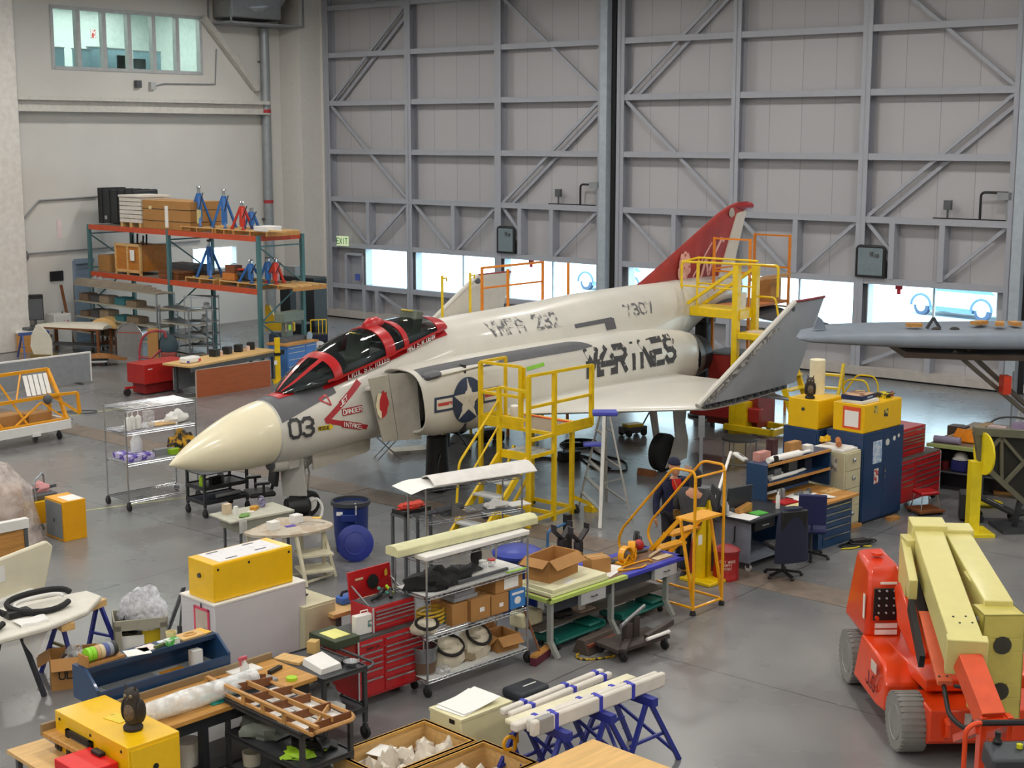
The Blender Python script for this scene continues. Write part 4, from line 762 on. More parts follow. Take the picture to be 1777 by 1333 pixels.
tripod(347,ZT,'tall blue tripod jack next to the long carton on the rack top',JBL,1.0,handle=2); tripod(390,ZT,'blue tripod jack in the middle of the rack top',JBL,.95,spread=.32,handle=1); tripod(421,ZT,'red tripod jack on the rack top',M('#c8341f',.4,name='jack_red'),.68,.3,spread=.28,handle=1)
t=tripod(437,ZT,'small blue bottle jack behind the red jack on the rack top',JBL,.5,.75,spread=.2,handle=1)
tripod(362,ZM,'blue tripod jack under the top shelf in front of the bright window',JBL,.95,.4,spread=.36,handle=0); tripod(433,ZM,'squat blue jack near the teal end upright on the middle level',JBL,.55,.3,spread=.3,handle=1)
carton('flat brown carton lying behind the red jack on the rack top',onrack('x','x','x',447,ZT,1.1).location,RR,.72,.34,.17); bpy.data.objects.remove(bpy.data.objects['x'])
t=onrack('foam_slab','white foam slab on the very corner of the rack top','slab',440,ZT+.117*RS,.02); mesh('slab',WHT,BX(0,0,0,.5,.45,.12),parent=t,bev=.01); mesh('batten',WOODL,BX(.5,.05,0,1.0,.2,.04),parent=t)
carton('small brown carton beside the wooden crate on the middle rack level',onrack('x','x','x',168,ZM,.25).location,RR,.68,.6,.52); bpy.data.objects.remove(bpy.data.objects['x'])
t=onrack('wooden_crate','honey-coloured wooden crate with black rods standing up and a paper label','crate',197,ZM,.1)
mesh('panel_box',M('#c07a2c',.5,kind='wood',var=.15,name='crate_ply'),BX(.03,.03,.1,1.15,.85,.78),parent=t); mesh('frame',WOODL,*[BX(x,y,0,x+.06,y+.06,.82) for x in (0,.55,1.12) for y in (0,)],BX(0,0,.06,1.18,.06,.13),BX(0,0,.75,1.18,.06,.82),BX(0,.82,0,.06,.88,.82),parent=t); mesh('label',PAP,BX(.72,-.006,.38,.92,.0,.66),parent=t)
for i,x in enumerate((.25,.48,.75,.9)): mesh('rod',BLK,TB((x,.4,.78),(x+.02,.4,1.02+.04*(i%2)),.025),parent=t)
for i,(px,y,w,h,m,l) in enumerate(((272,.1,.85,.2,WOODD,'low brown wooden tray beside the teal middle upright'),(287,.75,1.15,.34,DGR,'flat dark grey case behind the brown tray'),(329,.95,.8,.16,M('#4a3a30',.6),'dark brown slab holding a white dish beyond the middle upright'))):
    t=onrack('flat_case',l,'case',px,ZM,y); mesh('body',m,BX(0,0,0,w,.5,h*.7),parent=t,bev=.01); mesh('lid',m,BX(-.01,-.01,h*.7,w+.01,.51,h),parent=t,bev=.01)
t=onrack('tool_box','small orange tool box with brown lid on the middle rack level','tool box',383,ZM+.117*RS,.25); mesh('body',M('#c97a35',.5),BX(0,0,0,.5,.35,.17),parent=t); mesh('lid',WOODD,BX(.06,.05,.17,.42,.3,.36),parent=t); mesh('handle',DST,PT([(.15,.17,.36),(.15,.17,.4),(.35,.17,.4),(.35,.17,.36)],.01),parent=t)
t=onrack('hand_winch','dark hand winch with red grips on the middle rack level','winch',404,ZM+.117*RS,.3); mesh('drum',DST,X(LT([(.12,-.15),(.12,.15)],14),(.2,.15,.13),(0,PI/2,0)),BX(0,0,0,.45,.3,.03),parent=t); mesh('grip',M('#c8341f',.4,name='jack_red'),TB((.1,.05,.27),(.35,.05,.29),.03),parent=t)
for i,(px,m,l) in enumerate(((463,JBL,'blue bottle jack just past the end upright on the middle level'),(476,M('#c8341f',.4,name='jack_red'),'red bottle jack with a long black handle by the end upright'))):
    tripod(px,ZM,l,m,.62,.55,spread=.24,handle=1)
pal(452,ZM,'long wooden pallet sticking out past the end upright',.3,1.2)
# planks and shelving under the rack
def sh(label,x,y,w,d,zs,h,mat=STL):
    t=thing('metal_shelving',label,'shelving',W(rk,x,y),RR)
    for xx in (.02,w-.02):
        for yy in (.02,d-.02): mesh('post',mat,BX(xx-.02,yy-.02,0,xx+.02,yy+.02,h),parent=t)
    for z in zs: mesh('shelf',M('#a39b8b',.5,name='dusty_shelf'),BX(0,0,z-.03,w,d,z),parent=t)
    return t
s1=sh('long grey metal shelving full of parts under the wall end of the rack',.1,-.75,4.6,.68,(.5,1.0,1.5,2.02),2.02); s2=sh('open grey shelving with metal sheets under the rack middle',4.8,-.75,1.5,.68,(.3,.75,1.2,1.62),1.7)
for i in range(4): solo('plank','long grey-brown plank in a stack along the rack front, %s from the top'%('lowest','third','second','first')[i],'plank',M('#9a8f80',.7,kind='wood',var=.2,scale=5,name='weathered_plank'),BX(0,0,0,4.7-.3*i,.28,.045),loc=W(rk,.1+.1*i,-.62,1.205+.047*i) if 0 else W(s1,.0+.05*i,.02,2.025+.047*i),rz=RR,group='planks along the rack')
rnd=random.Random(5)
BRK=[(.15,.05,.45,.3,'#6f5c4a'),(.7,.1,.5,.25,'#4b4a4d'),(1.3,.05,.6,.3,'#8a7a66'),(2.1,.1,.5,.28,'#2f6f7a'),(2.8,.05,.6,.3,'#7d6b55')]
for lv,z in enumerate((.5,1.0,1.5)):
    for i,(x,y,w,h,c) in enumerate(BRK):
        w2=w*rnd.uniform(.8,1.1); hh=min(h*rnd.uniform(.5,1.),.3 if lv<2 else .22); nm=('grey','dark','tan','teal','brown')[i]
        t=solo('parts_box','%s parts box on the %s shelf under the rack, %s from the wall end'%(nm,('bottom','middle','top')[lv],('first','second','third','fourth','fifth')[i]),'box',M(c,.6,var=.15),BX(0,0,0,w2,.4,hh),BX(.02,.02,hh,w2-.02,.38,hh+.02),loc=W(s1,x+rnd.uniform(0,.05),y+.05,z+.001),rz=RR,group='parts boxes under the rack',bev=.01)
for i,z in enumerate((.3,.75,1.2,1.62)):
    solo('metal_sheet','silver metal sheet lying on the open shelving under the rack, %s shelf'%('lowest','second','third','top')[i],'sheet',STL,SHT(lambda u,v,i=i:(.05+1.3*u,.05+.55*v,.03*math.sin(3*u+i)+.035),10,3,.01),loc=W(s2,.03,.03,z),rz=RR,group='metal sheets on the open shelving')
for i in range(7): solo('metal_tube','pale metal tube standing above the parts shelves, %s from the wall end'%('one','two','three','four','five','six','seven')[i],'tube',LGR,TB((0,0,0),(0,0,.2+.03*(i%3)),.035,n=8),loc=W(s1,.35+.1*i,.5,2.022),rz=0,group='tubes above the parts shelves')
# wire rack at its end
t,l=put('wire_shelf_rack','tall narrow chrome wire rack with six shelves under the rack end','shelf rack',322,626,362,620)
t.location=A(322,627); t.rotation_euler=(0,0,RR+.5); wireshelf(t,.95,.5,2.0,(.14,.5,.86,1.22,1.58,1.96),0,STL,6)
for i,z in enumerate((.5,.86,1.22,1.58)): solo('silver_part','silver engine part on the narrow wire rack, %s shelf up'%('first','second','third','fourth')[i],'part',M('#c2c4c4',.35,.6,name='cast_silver'),LT([(.12,0),(.14,.05),(.07,.1),(.1,.16),(.05,.2)],12),loc=W(t,.45+.06*i,.25,z+.006),group='parts on the narrow wire rack')
# ================= wall end machines =================
t=place('display_screen','big black display box on a floor stand by the white column','display',44,608,0,math.radians(20)); mesh('cabinet',BLK,BX(0,0,.95,.62,.25,1.75),parent=t,bev=.01); mesh('screen',DGR,BX(.02,-.01,.97,.6,0,1.62),parent=t); mesh('pole',DGR,BX(.32,.05,.03,.4,.15,.95),parent=t); mesh('foot',DGR,BX(.1,-.15,0,.62,.35,.03),parent=t)
a=lw(38,445); solo('convex_mirror','round convex mirror on the white wall near the column','mirror',CHR,X(LT([(.0,.06),(.12,.05),(.2,.0),(.22,0),(.22,-.02)],18),(-1.14,a[0],a[1]),(0,PI/2,0)),loc=HO,rz=HR)
a=lw(97,479); t=thing('wall_monitor','small black screen mounted on the white wall beside the shutter','screen',hp(-1.2,a[0],a[1]),HR); mesh('screen',BLK,BX(.01,-.24,-.16,.07,.24,.16),parent=t,bev=.01); mesh('bracket',DGR,BX(0,-.05,-.05,.02,.05,.05),parent=t)
for px,py,w,h,m,l in ((52,611,.55,.75,DGR,'dark grey box cabinet under the wall, by the display stand'),(70,607,.5,.72,WHT,'low white cabinet beside the dark grey box by the wall'),(97,603,.62,1.05,WHT,'tall white cabinet with a red poster by the shutter')):
    t=place('metal_cabinet',l,'cabinet',px,py,0,HV); mesh('body',m,BX(0,0,0,w,.5,h),parent=t,bev=.01); mesh('door',m,BX(.02,-.015,.04,w-.02,0,h-.04),parent=t); mesh('handle',DST,BX(w-.1,-.03,h*.5,w-.08,-.015,h*.62),parent=t)
    if 'poster' in l: mesh('poster',M('#c9858a',.6,hx2='#eee6e2',scale=9),BX(.3,-.02,.55,.52,-.014,.85),parent=t)
solo('wooden_board','long brown wooden board leaning on the wall beside the shutter','board',WOODD,RB((0,0,.02),(-.15,.3,1.95),.12,.04),loc=A(127,598),rz=HV); solo('wooden_board','thin dark batten leaning on the wall by the white cabinets','board',M('#6b5147',.6),RB((0,0,0.02),(.0,.2,1.1),.06,.03),loc=A(117,600),rz=HV)
t=place('work_table','worn table carrying a long cream wing section near the wall','table',72,613,0,math.radians(-18)); mesh('top',WOODD,BX(0,0,.78,2.1,.8,.83),parent=t); legs4(t,WOODD,2.1,.8,.78,.08); mesh('lower_shelf',DGR,BX(.05,.1,.25,2.05,.75,.28),parent=t)
solo('wing_section','long cream wing section lying on the worn table by the wall','wing section',OFF,LO([[(x,.02+d*(1-math.cos(a))/2,z0+h*math.sin(a)) for a in [i*PI/8 for i in range(9)]] for x,d,z0,h in ((-.2,.4,0,.06),(.3,.72,0,.12),(1.5,.8,0,.16),(2.0,.78,0,.17),(2.25,.5,0,.1))]),loc=W(t,0,0,.832),rz=t.rotation_euler[2])
for i,(px,py,m,l,h) in enumerate(((158,612,WOODL,'pale wooden arch former on dark legs',.78),(176,608,M('#b98347',.5,name='arch_brown'),'brown wooden arch former behind the pale one',.7))):
    t=place('arch_former',l,'former',px,py,0,math.radians(-12+8*i)); mesh('arch',m,PR([(.45+.45*math.cos(a),h+.33*math.sin(a)) for a in [k*PI/12 for k in range(13)]],0,.5,'y'),parent=t); mesh('shelf',WOODD,BX(.03,.02,.25,.87,.48,.28),parent=t)
    for x in (.05,.85):
        for y in (.04,.46): mesh('leg',M('#5d3d2c',.6),BX(x-.03,y-.03,0,x+.03,y+.03,h),parent=t)
t=place('cowling_shell','grey metal cowling shell standing on end beside the formers','cowling',204,619,0,math.radians(-10)); mesh('shell',M('#9c9a99',.35,.6,name='dull_aluminium'),LO([[(.42-.42*math.cos(a),y,.62+.42*math.sin(a)) if 0<=a<=PI else (0,0,0) for a in [k*PI/12 for k in range(13)]]+[(.84,y,0),(0,y,0)] for y in (0,.6)]),parent=t); mesh('rim',CHR,PT([(.42-.43*math.cos(a),-.01,.62+.43*math.sin(a)) for a in [k*PI/12 for k in range(13)]],.018),parent=t); mesh('red_line',M('#b0563c',.5),BX(0,-.004,.74,.84,0,.77),parent=t)
t=place('shaped_panel','cream shield-shaped panel standing upright on a low dolly','panel',54,626,0,math.radians(-8)); mesh('panel',OFF,PR([(0,.45),(.05,.78),(.16,1.0),(.28,1.1),(.4,1.05),(.55,.86),(.66,.7),(.69,.55),(.68,.14),(.1,.2)],0,.05,'y'),parent=t); mesh('dolly',M('#7d6b3f',.7),BX(.02,-.1,.09,.66,.4,.2),parent=t)
for x in (.08,.6): caster(t,x,0,.04); caster(t,x,.3,.04)
t=place('saw_horse','blue sawhorse with a red-brown leg by the shaped panel','sawhorse',36,622,0,math.radians(40)); trestle(t,.9,.78,M('#4a5f9a',.5),.3)
t=place('wood_crate_table','tan wooden box with a white top near the cage cart','box',30,612,0,math.radians(10)); mesh('body',WOOD,BX(0,0,.0,.75,.5,.6),parent=t); mesh('top',WHT,BX(-.02,-.02,.6,.77,.52,.66),parent=t)
t=place('cage_cart','grey wire cage cart against the white column','cart',-14,609,0,math.radians(-4)); w,d,h=.85,.6,.95
mesh('frame',DST,*[BX(x,y,.1,x+.03,y+.03,h) for x in (0,w-.03) for y in (0,d-.03)],BX(0,0,h-.03,w,.03,h),BX(0,d-.03,h-.03,w,d,h),BX(0,0,h-.03,.03,d,h),BX(w-.03,0,h-.03,w,d,h),parent=t); mesh('mesh_side',STL,*[TB((k*w/12,.015,.12),(k*w/12,.015,h),.004,n=4) for k in range(1,12)],*[TB((0,.015,.12+k*.12),(w,.015,.12+k*.12),.004,n=4) for k in range(7)],parent=t); mesh('deck',DST,BX(0,0,.1,w,d,.14),parent=t); mesh('cloth_bundle',M('#7c7c80',.9),crumple((w/2,d/2,.145),.35,.25,.5,4),parent=t)
for x in (.05,w-.05): caster(t,x,.05,.045); caster(t,x,d-.05,.045)
t=place('furniture_dolly','low dolly carrying a brown curved shell','dolly',134,637,0,math.radians(8)); mesh('deck',LGR,BX(0,0,.12,.85,.55,.16),parent=t)
for x in (.08,.77): caster(t,x,.06,.04); caster(t,x,.48,.04)
solo('brown_shell','brown curved leather-like shell resting on the low dolly','shell',M('#8a5a2a',.5,var=.2,name='brown_skin'),SHT(lambda u,v:(-.15+1.55*u,.5*v+.05*u,.17+.2*math.sin(PI*u)**1.2*math.sin(PI*(.15+.7*v))-.0),14,6,.02),loc=W(t,0,0,.0),rz=t.rotation_euler[2])
# red machine, carton and bags behind
p,rz,l=fr(251,666,329,654,.33); t=thing('welding_cart','boxy red machine cart with a wide upper cabinet','machine',(p.x,p.y,0),rz); MR=M('#b3241f',.4,coat=.2,name='machine_red')
mesh('upper_cabinet',MR,BX(0,0,.3,l,.75,.82),parent=t,bev=.01); mesh('base',M('#8e1f22',.45,name='machine_dark_red'),BX(.1,.1,.03,l-.15,.65,.3),parent=t); mesh('badge',WHT,BX(.12,-.006,.68,.26,0,.7),parent=t); mesh('tow_bar',MR,RB((-.02,.4,.2),(-.35,.35,.22),.06),parent=t); mesh('seam',M('#7d1618',.5),BX(l*.62,-.003,.31,l*.63,.75,.823),parent=t)
mesh('wheel',RUB,X(LT([(.02,-.03),(.1,-.03),(.1,.03),(.02,.03)],14),(-.3,.35,.1),(PI/2,0,0)),parent=t)
carton('tall narrow brown carton standing behind the red machine',A(258,640),math.radians(10),.3,.3,1.15,tape=False)
solo('red_hoop','red tubular hoop standing behind the red machine','hoop',M('#a63a44',.5,name='hoop_red'),PT([(0,0,0),(.0,0,.55),(.1,0,.95),(.4,0,1.12),(.75,0,1.1),(.78,0,.9)],.035,8,fillet=.2),PT([(0,0,.35),(.35,0,.3),(.62,0,.55)],.035,8),loc=A(243,640),rz=math.radians(6))
t=place('duffel_bag','dark grey-green bag on a blue storage box beside the tall carton','bag',276,640,0,math.radians(8)); mesh('bag',M('#3e5058',.8),X(crumple((.25,.2,0),.28,.2,.55,9,9,.1),(0,0,.47)),parent=t); mesh('red_bag',M('#8f4238',.8),BX(.05,0,.2,.5,.4,.47),parent=t,bev=.05); 
t2=place('storage_box','flat blue storage box at the foot of the dark bag','box',274,644,0,math.radians(8)); mesh('body',BLUL,BX(0,0,0,.55,.42,.19),parent=t2,bev=.015); mesh('lid',BLUL,BX(-.01,-.01,.19,.56,.43,.2),parent=t2)
t.location.z=.205; 
for c in t.children: c.location.z-=.2 if c.name.startswith('red') else .2
t,l=put('wood_top_bench','bench with a pale wooden top and dark frame behind the brown panel','bench',345,633,482,607,.85); t.location.z=0; mesh('top',WOODL,BX(-.3,0,.8,l,1.0,.85),parent=t); legs4(t,DGR,l,1.0,.8,.07,.1); mesh('apron',DGR,BX(-.25,.02,.68,l-.05,.06,.8),parent=t); mesh('back_panel',GRY,BX(0,.9,.1,l-.3,.93,.68),parent=t)
bt=t
for i,x in enumerate((1.2,1.75,2.25,2.8)): 
    if x<l-.1: solo('black_speaker','small black box on the pale wooden bench, %s in the row'%('first','second','third','fourth')[i],'device',BLK,BX(0,0,0,.22,.2,.2),BX(.03,-.01,.03,.19,0,.17),loc=W(bt,x,.55,.851),rz=bt.rotation_euler[2]+.2*i,group='black boxes on the wooden bench',bev=.008)
for i,(x,c) in enumerate(((1.5,'#d9b8a8'),(2.6,'#e0c0b0'))): solo('small_tin','small pinkish tin between the black boxes on the wooden bench, %s'%('nearer the red machine','nearer the yellow post')[i],'tin',M(c,.5),LT([(.06,0),(.06,.12),(.05,.13)],12),loc=W(bt,x,.6,.851),group='pink tins on the wooden bench')
t=thing('first_aid_case','white zipped case with red and blue tabs at the bench end','case',W(bt,-.1,.3,.851),bt.rotation_euler[2]); mesh('body',WHT,BX(0,0,0,.5,.3,.16),parent=t,bev=.04); mesh('tab',M('#d02a30',.5),BX(.42,-.01,.03,.5,.02,.09),parent=t); mesh('tab',M('#3d3f9a',.5),BX(0,-.01,.03,.07,.02,.08),parent=t)
p,rz,l=fr(344,691,472,671); t=thing('table_panel','brown wood-grain panel with pale edging standing on its side','panel',p,rz); mesh('board',M('#a9592f',.45,kind='wood',var=.12,scale=6,name='brown_laminate'),BX(0,.05,.0,l,.08,.72),parent=t); mesh('edging',M('#b9a79a',.5),BX(-.015,.045,0,0,.085,.735),BX(l,.045,0,l+.015,.085,.735),BX(-.015,.045,.72,l+.015,.085,.735),parent=t); mesh('stay',DGR,RB((.3,.08,.5),(.3,.35,.0),.03),RB((l-.3,.08,.5),(l-.3,.35,0),.03),parent=t)
t=place('yellow_post_stand','yellow steel post on a flat base beside the brown panel','stand',474,665,0,math.radians(15)); mesh('base',YEL,BX(0,-.1,0,.32,.35,.06),parent=t); mesh('post',YEL,LO([[(x,y,z) for x,y in ((.08,.05),(.22,.05),(.22,.2),(.08,.2))] for z in (.06,1.22)]),LT([(.075,1.1),(.075,1.24)],12,(.15,.12,0)),parent=t); mesh('collar',BLK,BX(.06,.03,.75,.24,.22,.83),BX(.24,.08,.78,.34,.16,.9),parent=t); mesh('tag',PAP,BX(.05,.04,.5,.13,.048,.62),parent=t)
p,rz,l=fr(500,655,549,645); t=thing('drawer_workbench','light blue drawer workbench with a wooden top behind the jet nose','workbench',p,rz); l=1.25; mesh('carcass',BLUL,BX(0,0,0,l,.7,.88),parent=t); mesh('top',WOOD,BX(-.05,-.05,.88,l+.05,.75,.93),parent=t); chest(t,l,.7,.86,[(1,1.4,1.5,2),(1,)],((0,.6),(.6,1)),BLUL,LGR)
b2=t
t=thing('milling_machine','grey-green milling machine with a round white dial on the blue workbench','machine',W(b2,.15,.25,.931),b2.rotation_euler[2]); MG=M('#6f7a70',.5,name='machine_green_grey')
mesh('bed',DGR,BX(0,0,0,1.0,.4,.12),parent=t); mesh('column',MG,BX(.35,.2,.12,.6,.4,.7),parent=t); mesh('head',MG,BX(.05,.05,.55,.95,.4,.85),parent=t,bev=.03); mesh('spindle',CHR,TB((.25,.12,.3),(.25,.12,.55),.04),parent=t); mesh('handwheel',CHR,X(LT([(.04,0),(.13,.0),(.13,.03),(.04,.03)],18),(1.02,-.04,.1),(PI/2,0,0)),parent=t); mesh('yellow_tag',LIM,BX(.2,-.01,.35,.3,0,.5),parent=t)
t=place('guard_cabinet','black machine cabinet with a yellow guard rail on top near the corner','cabinet',541,640,0,math.radians(20)); mesh('body',BLK,BX(0,0,0,.5,.5,1.0),parent=t,bev=.02); mesh('dial',WHT,X(LT([(0,0),(.16,0),(.16,.03),(0,.03)],18),(.25,-.005,.65),(PI/2,0,0)),parent=t); mesh('dial_hub',BLK,X(LT([(0,0),(.04,0),(.04,.05),(0,.05)],12),(.25,-.01,.65),(PI/2,0,0)),parent=t); mesh('screen',NAVY,BX(.02,-.02,.82,.48,0,.98),parent=t)
mesh('guard_rail',YEL,PT([(.02,.1,1.0),(.02,.1,1.42),(.48,.1,1.42),(.48,.1,1.0)],.02),TB((.25,.1,1.0),(.25,.1,1.42),.015),TB((.37,.1,1.0),(.37,.1,1.42),.015),parent=t)
t=place('band_saw','tall black band saw frame behind the milling machine','machine',488,605,0,RR+.1); mesh('frame',M('#2d3338',.5,name='saw_black'),BX(0,0,0,.45,.6,2.25),BX(1.0,0,0,1.5,.6,2.3),BX(0,0,2.0,1.5,.6,2.35),BX(0,0,0,1.5,.6,.85),parent=t,bev=.02); mesh('table',GRY,BX(.3,-.3,.9,1.3,.5,.96),parent=t); mesh('motor_box',GRY,BX(.1,.1,2.35,.6,.5,2.65),parent=t); mesh('blade_guard',LGR,BX(.62,.1,.96,.72,.2,2.0),parent=t)
t=place('yellow_press','yellow arbor press arm on a dark blue base behind the post stand','machine',462,632,0,math.radians(0)); mesh('base',M('#33405c',.5),BX(.1,0,0,.75,.5,.9),parent=t,bev=.02); mesh('arm',M('#d6ac14',.45,name='press_yellow'),PR([(0,1.0),(.85,.98),(.85,1.22),(.3,1.35),(.12,1.75),(0,1.75)],.05,.3,'y'),parent=t); mesh('hose',BLK,PT([(.3,.1,.9),(.5,-.1,.6),(.6,-.05,.3),(.7,0,.1)],.02),parent=t)
# yellow frame cart
p,rz,l=fr(-60,776,128,742,.22); t=thing('frame_cart','yellow tube-frame cart with white base beam, loaded with brown boxes','cart',(p.x,p.y,0),rz)
YF=M('#e8a010',.4,coat=.2,name='frame_yellow'); L0=l; D0=1.0
mesh('base_beam',WHT,BX(0,0,.22,L0,.06,.42),BX(0,D0,.22,L0,D0+.06,.42),BX(0,0,.22,.06,D0,.42),BX(L0-.06,0,.22,L0,D0,.42),parent=t); mesh('deck',WOOD,BX(.06,.06,.3,L0-.06,D0,.33),parent=t)
for x in (.3,L0-.35): caster(t,x,.05,.09); caster(t,x,D0,.09)
mesh('bracket',WHT,BX(L0*.6,-.02,.17,L0*.68,.03,.25),parent=t)
zt=1.5
mesh('frame',YF,*[RB(a,b,.07) for a,b in (((0,.12,.42),(L0-.05,.12,.42)),((0,.35,.95),(L0-.12,.35,.95)),((0,.75,zt),(L0-.1,.75,zt)),((L0-.1,.1,.42),(L0-.12,.35,.95)),((L0-.12,.35,.95),(L0-.1,.75,zt)),((L0-.1,.75,.42),(L0-.1,.75,zt)))],parent=t)
mesh('brace',YF,*[RB(a,b,.035) for a,b in (((.2,.12,.42),(.55,.4,.95)),((1.0,.12,.42),(.75,.4,.95)),((1.2,.1,.4),(L0-.6,.3,.85)),((L0-.6,.3,.85),(L0-.15,.1,.45)),((.5,.7,zt),(.9,.1,.42)),((1.2,.7,zt),(1.6,.1,.42)),((1.9,.75,zt),(1.5,.35,.95)))],parent=t)
mesh('outrigger',YF,*[RB(a,b,.06) for a,b in (((L0-.5,.3,.98),(L0+.22,.12,.98)),((L0+.22,.12,.98),(L0+.25,.1,.5)),((L0+.25,.1,.5),(L0-.3,.32,.95)))],parent=t)
mesh('white_slats',WHT,*[RB((L0-.2-.13*i,.72,1.42),(L0-.3-.13*i,.42,1.0),.09,.02) for i in range(5)],parent=t); mesh('clamp_motor',DGR,BL((L0-.45,.28,.9),(.1,.1,.12)),parent=t)
ct=t
for i,(x,w,h) in enumerate(((.1,.75,.3),(.95,.7,.33),(1.75,.6,.28))):
    if x+w<L0-.1: carton('brown carton lying in the yellow frame cart, %s along'%('first','second','third')[i],W(ct,x,.3,.331),rz,w,.5,h,group='cartons in the yellow cart')
solo('floor_cable','loop of dark cable on the floor beyond the yellow cart','cable',DGR,PT([(.5*math.cos(a)+.04*math.sin(3*a),.16*math.sin(a),.02+.012*(1+math.sin(2*a))) for a in [i*PI/10 for i in range(40)]],.016),loc=A(132,717))
p,rz,l=fr(-40,652,100,628,.5)
t=place('grey_board','long grey board with white edge standing behind the yellow cart','board',-30,690,0,math.radians(48)); mesh('board',GRY,BX(0,0,.05,3.2,.06,.82),parent=t); mesh('edge',WHT,BX(0,-.01,.82,3.2,.07,.86),BX(3.2,-.01,.05,3.24,.07,.86),parent=t); mesh('foot',DGR,BX(.3,-.2,0,.36,.3,.05),BX(2.8,-.2,0,2.86,.3,.05),parent=t)
t=place('foam_block','grey and white foam block at the end of the long grey board','block',88,640,0,math.radians(-10)); mesh('block',GRY,BX(0,0,0,.2,.2,.22),parent=t); mesh('face',WHT,BX(-.03,0,0,0,.2,.22),parent=t)
# floor tapes
tp=M('#c3c48a',.6,name='floor_tape')
for i,(a,b,c,d,l) in enumerate(((20,737,345,689,'pale yellow tape line on the floor behind the chrome cart'),(148,886,340,861,'pale yellow tape line on the floor by the yellow box cabinet'))):
    p,r,ln=fr(a,b,c,d); solo('floor_tape',l,'tape',tp,BX(0,-.025,.0005,ln,.025,.003),loc=p,rz=r)
# ================= WORK PLATFORM =================
Y2=M('#e3bd00',.42,coat=.2,name='platform_yellow')
def sq(*segs,w=.055): return [RB(a,b,w) for a,b in segs]
t=thing('work_platform','yellow steel work platform with guard rails beside the jet intake','work platform',A(961,903),math.radians(50))
DX,DY,DZ,RZ=1.08,1.71,1.55,2.67; LX,LY,LZ_=-.71,.66,1.28
for x,y,z0,z1 in ((0,0,0,RZ-.02),(.55,.03,0,DZ),(0,DY,.0,RZ),(.6,.99,0,DZ),(LX,0,0,RZ),(LX,LY,0,2.41),(DX,0,DZ,RZ),(0,.76,DZ,RZ)): mesh('post',Y2,RB((x,y,z0),(x,y,z1),.07),parent=t)
mesh('deck_frame',Y2,*sq(((0,0,DZ),(DX,0,DZ)),((0,0,DZ),(0,DY,DZ)),((DX,0,DZ),(DX,DY,DZ)),((0,DY,DZ),(DX,DY,DZ)),((LX,0,DZ),(0,0,DZ)),w=.06),BX(LX,-.02,LZ_-.1,LX+.03,LY,LZ_+.04),BX(0,-.03,LZ_-.06,LX,.0,LZ_),parent=t)
mesh('toe_board',Y2,BX(0,-.02,DZ,DX,.0,DZ+.16),parent=t); mesh('toe_board',Y2,BX(-.02,.76,DZ,.0,DY,DZ+.16),parent=t); mesh('toe_board',Y2,BX(0,DY-.02,DZ,.6,DY,DZ+.16),parent=t)
mesh('deck',M('#8b7c66',.7,name='deck_plywood'),BX(.02,.02,DZ-.02,DX,DY,DZ+.012),parent=t); mesh('landing_grating',LGR,*[BX(LX+.02,.02+i*.08,LZ_-.02,.0,.07+i*.08,LZ_) for i in range(8)],parent=t)
mesh('guard_rail',Y2,*sq(((LX,0,RZ),(DX,0,RZ-.02)),((LX,0,2.12),(0,0,2.12)),((0,0,2.12),(DX,0,2.12)),w=.05),parent=t); mesh('guard_rail',Y2,*sq(((0,.76,RZ),(0,DY,RZ)),((0,.76,2.12),(0,DY,2.12)),((0,DY,RZ),(.7,DY,RZ)),((0,DY,2.12),(.7,DY,2.12)),((.7,DY,DZ),(.7,DY,RZ)),w=.05),parent=t); mesh('gate_panel',Y2,BX(.02,.7,2.1,.06,.78,2.66),parent=t)
mesh('landing_rail',Y2,*sq(((LX,.02,2.4),(LX,LY,2.41)),((LX,.02,1.9),(LX,LY,1.9)),w=.045),parent=t)
mesh('base_frame',Y2,*sq(((LX,0,.12),(0,0,.12)),((0,0,.12),(.6,0,.12)),((LX,0,.12),(LX,1.0,.12)),((.6,0,.12),(.6,1.0,.12)),((LX,1.0,.12),(.6,1.0,.12)),((0,0,.12),(0,1.0,.12)),w=.06),parent=t); mesh('brace',Y2,*sq(((-.5,1.0,.15),(.1,1.0,1.2)),((.05,1.0,.1),(.55,1.0,.6)),w=.045),parent=t)
for i in range(5): mesh('stair_tread',LGR,BX(LX-.32-.22*i,.04,LZ_-.22-.21*i,LX-.06-.22*i,LY-.04,LZ_-.19-.21*i),parent=t)
for y in (.02,LY): mesh('stringer',Y2,RB((LX,y,LZ_-.06),(LX-1.25,y,.06),.05,.11),parent=t)
mesh('handrail',Y2,PT([(LX,LY,2.2),(LX-1.05,LY,1.25),(LX-1.15,LY,.2)],.022,8,fillet=.1),PT([(LX,LY,1.75),(LX-.9,LY,.85)],.018),parent=t)
for x,y in ((.62,-.02),(.62,1.0),(LX,1.0)): caster(t,x,y,.07)
mesh('outrigger_foot',Y2,RB((.6,.0,.3),(.95,-.12,.12),.07),BX(.85,-.22,0,1.05,-.02,.1),parent=t)
pf=t
solo('paper_cup','white container standing on the yellow platform deck by the fuselage','container',WHT,LT([(.07,0),(.08,.3),(.06,.32)],12),loc=W(pf,.35,1.2,DZ+.013)); solo('work_cloth','brown cloth lying on the yellow platform deck','cloth',M('#4c4038',.8),crumple((0,0,0),.2,.14,.09,3),loc=W(pf,.3,1.45,DZ+.012))
solo('orange_strap','orange strap lying along the far edge of the platform deck','strap',M('#e8672a',.6),RB((0,0,.01),(.05,1.3,.01),.06,.02),loc=W(pf,.98,.2,DZ+.015),rz=pf.rotation_euler[2])
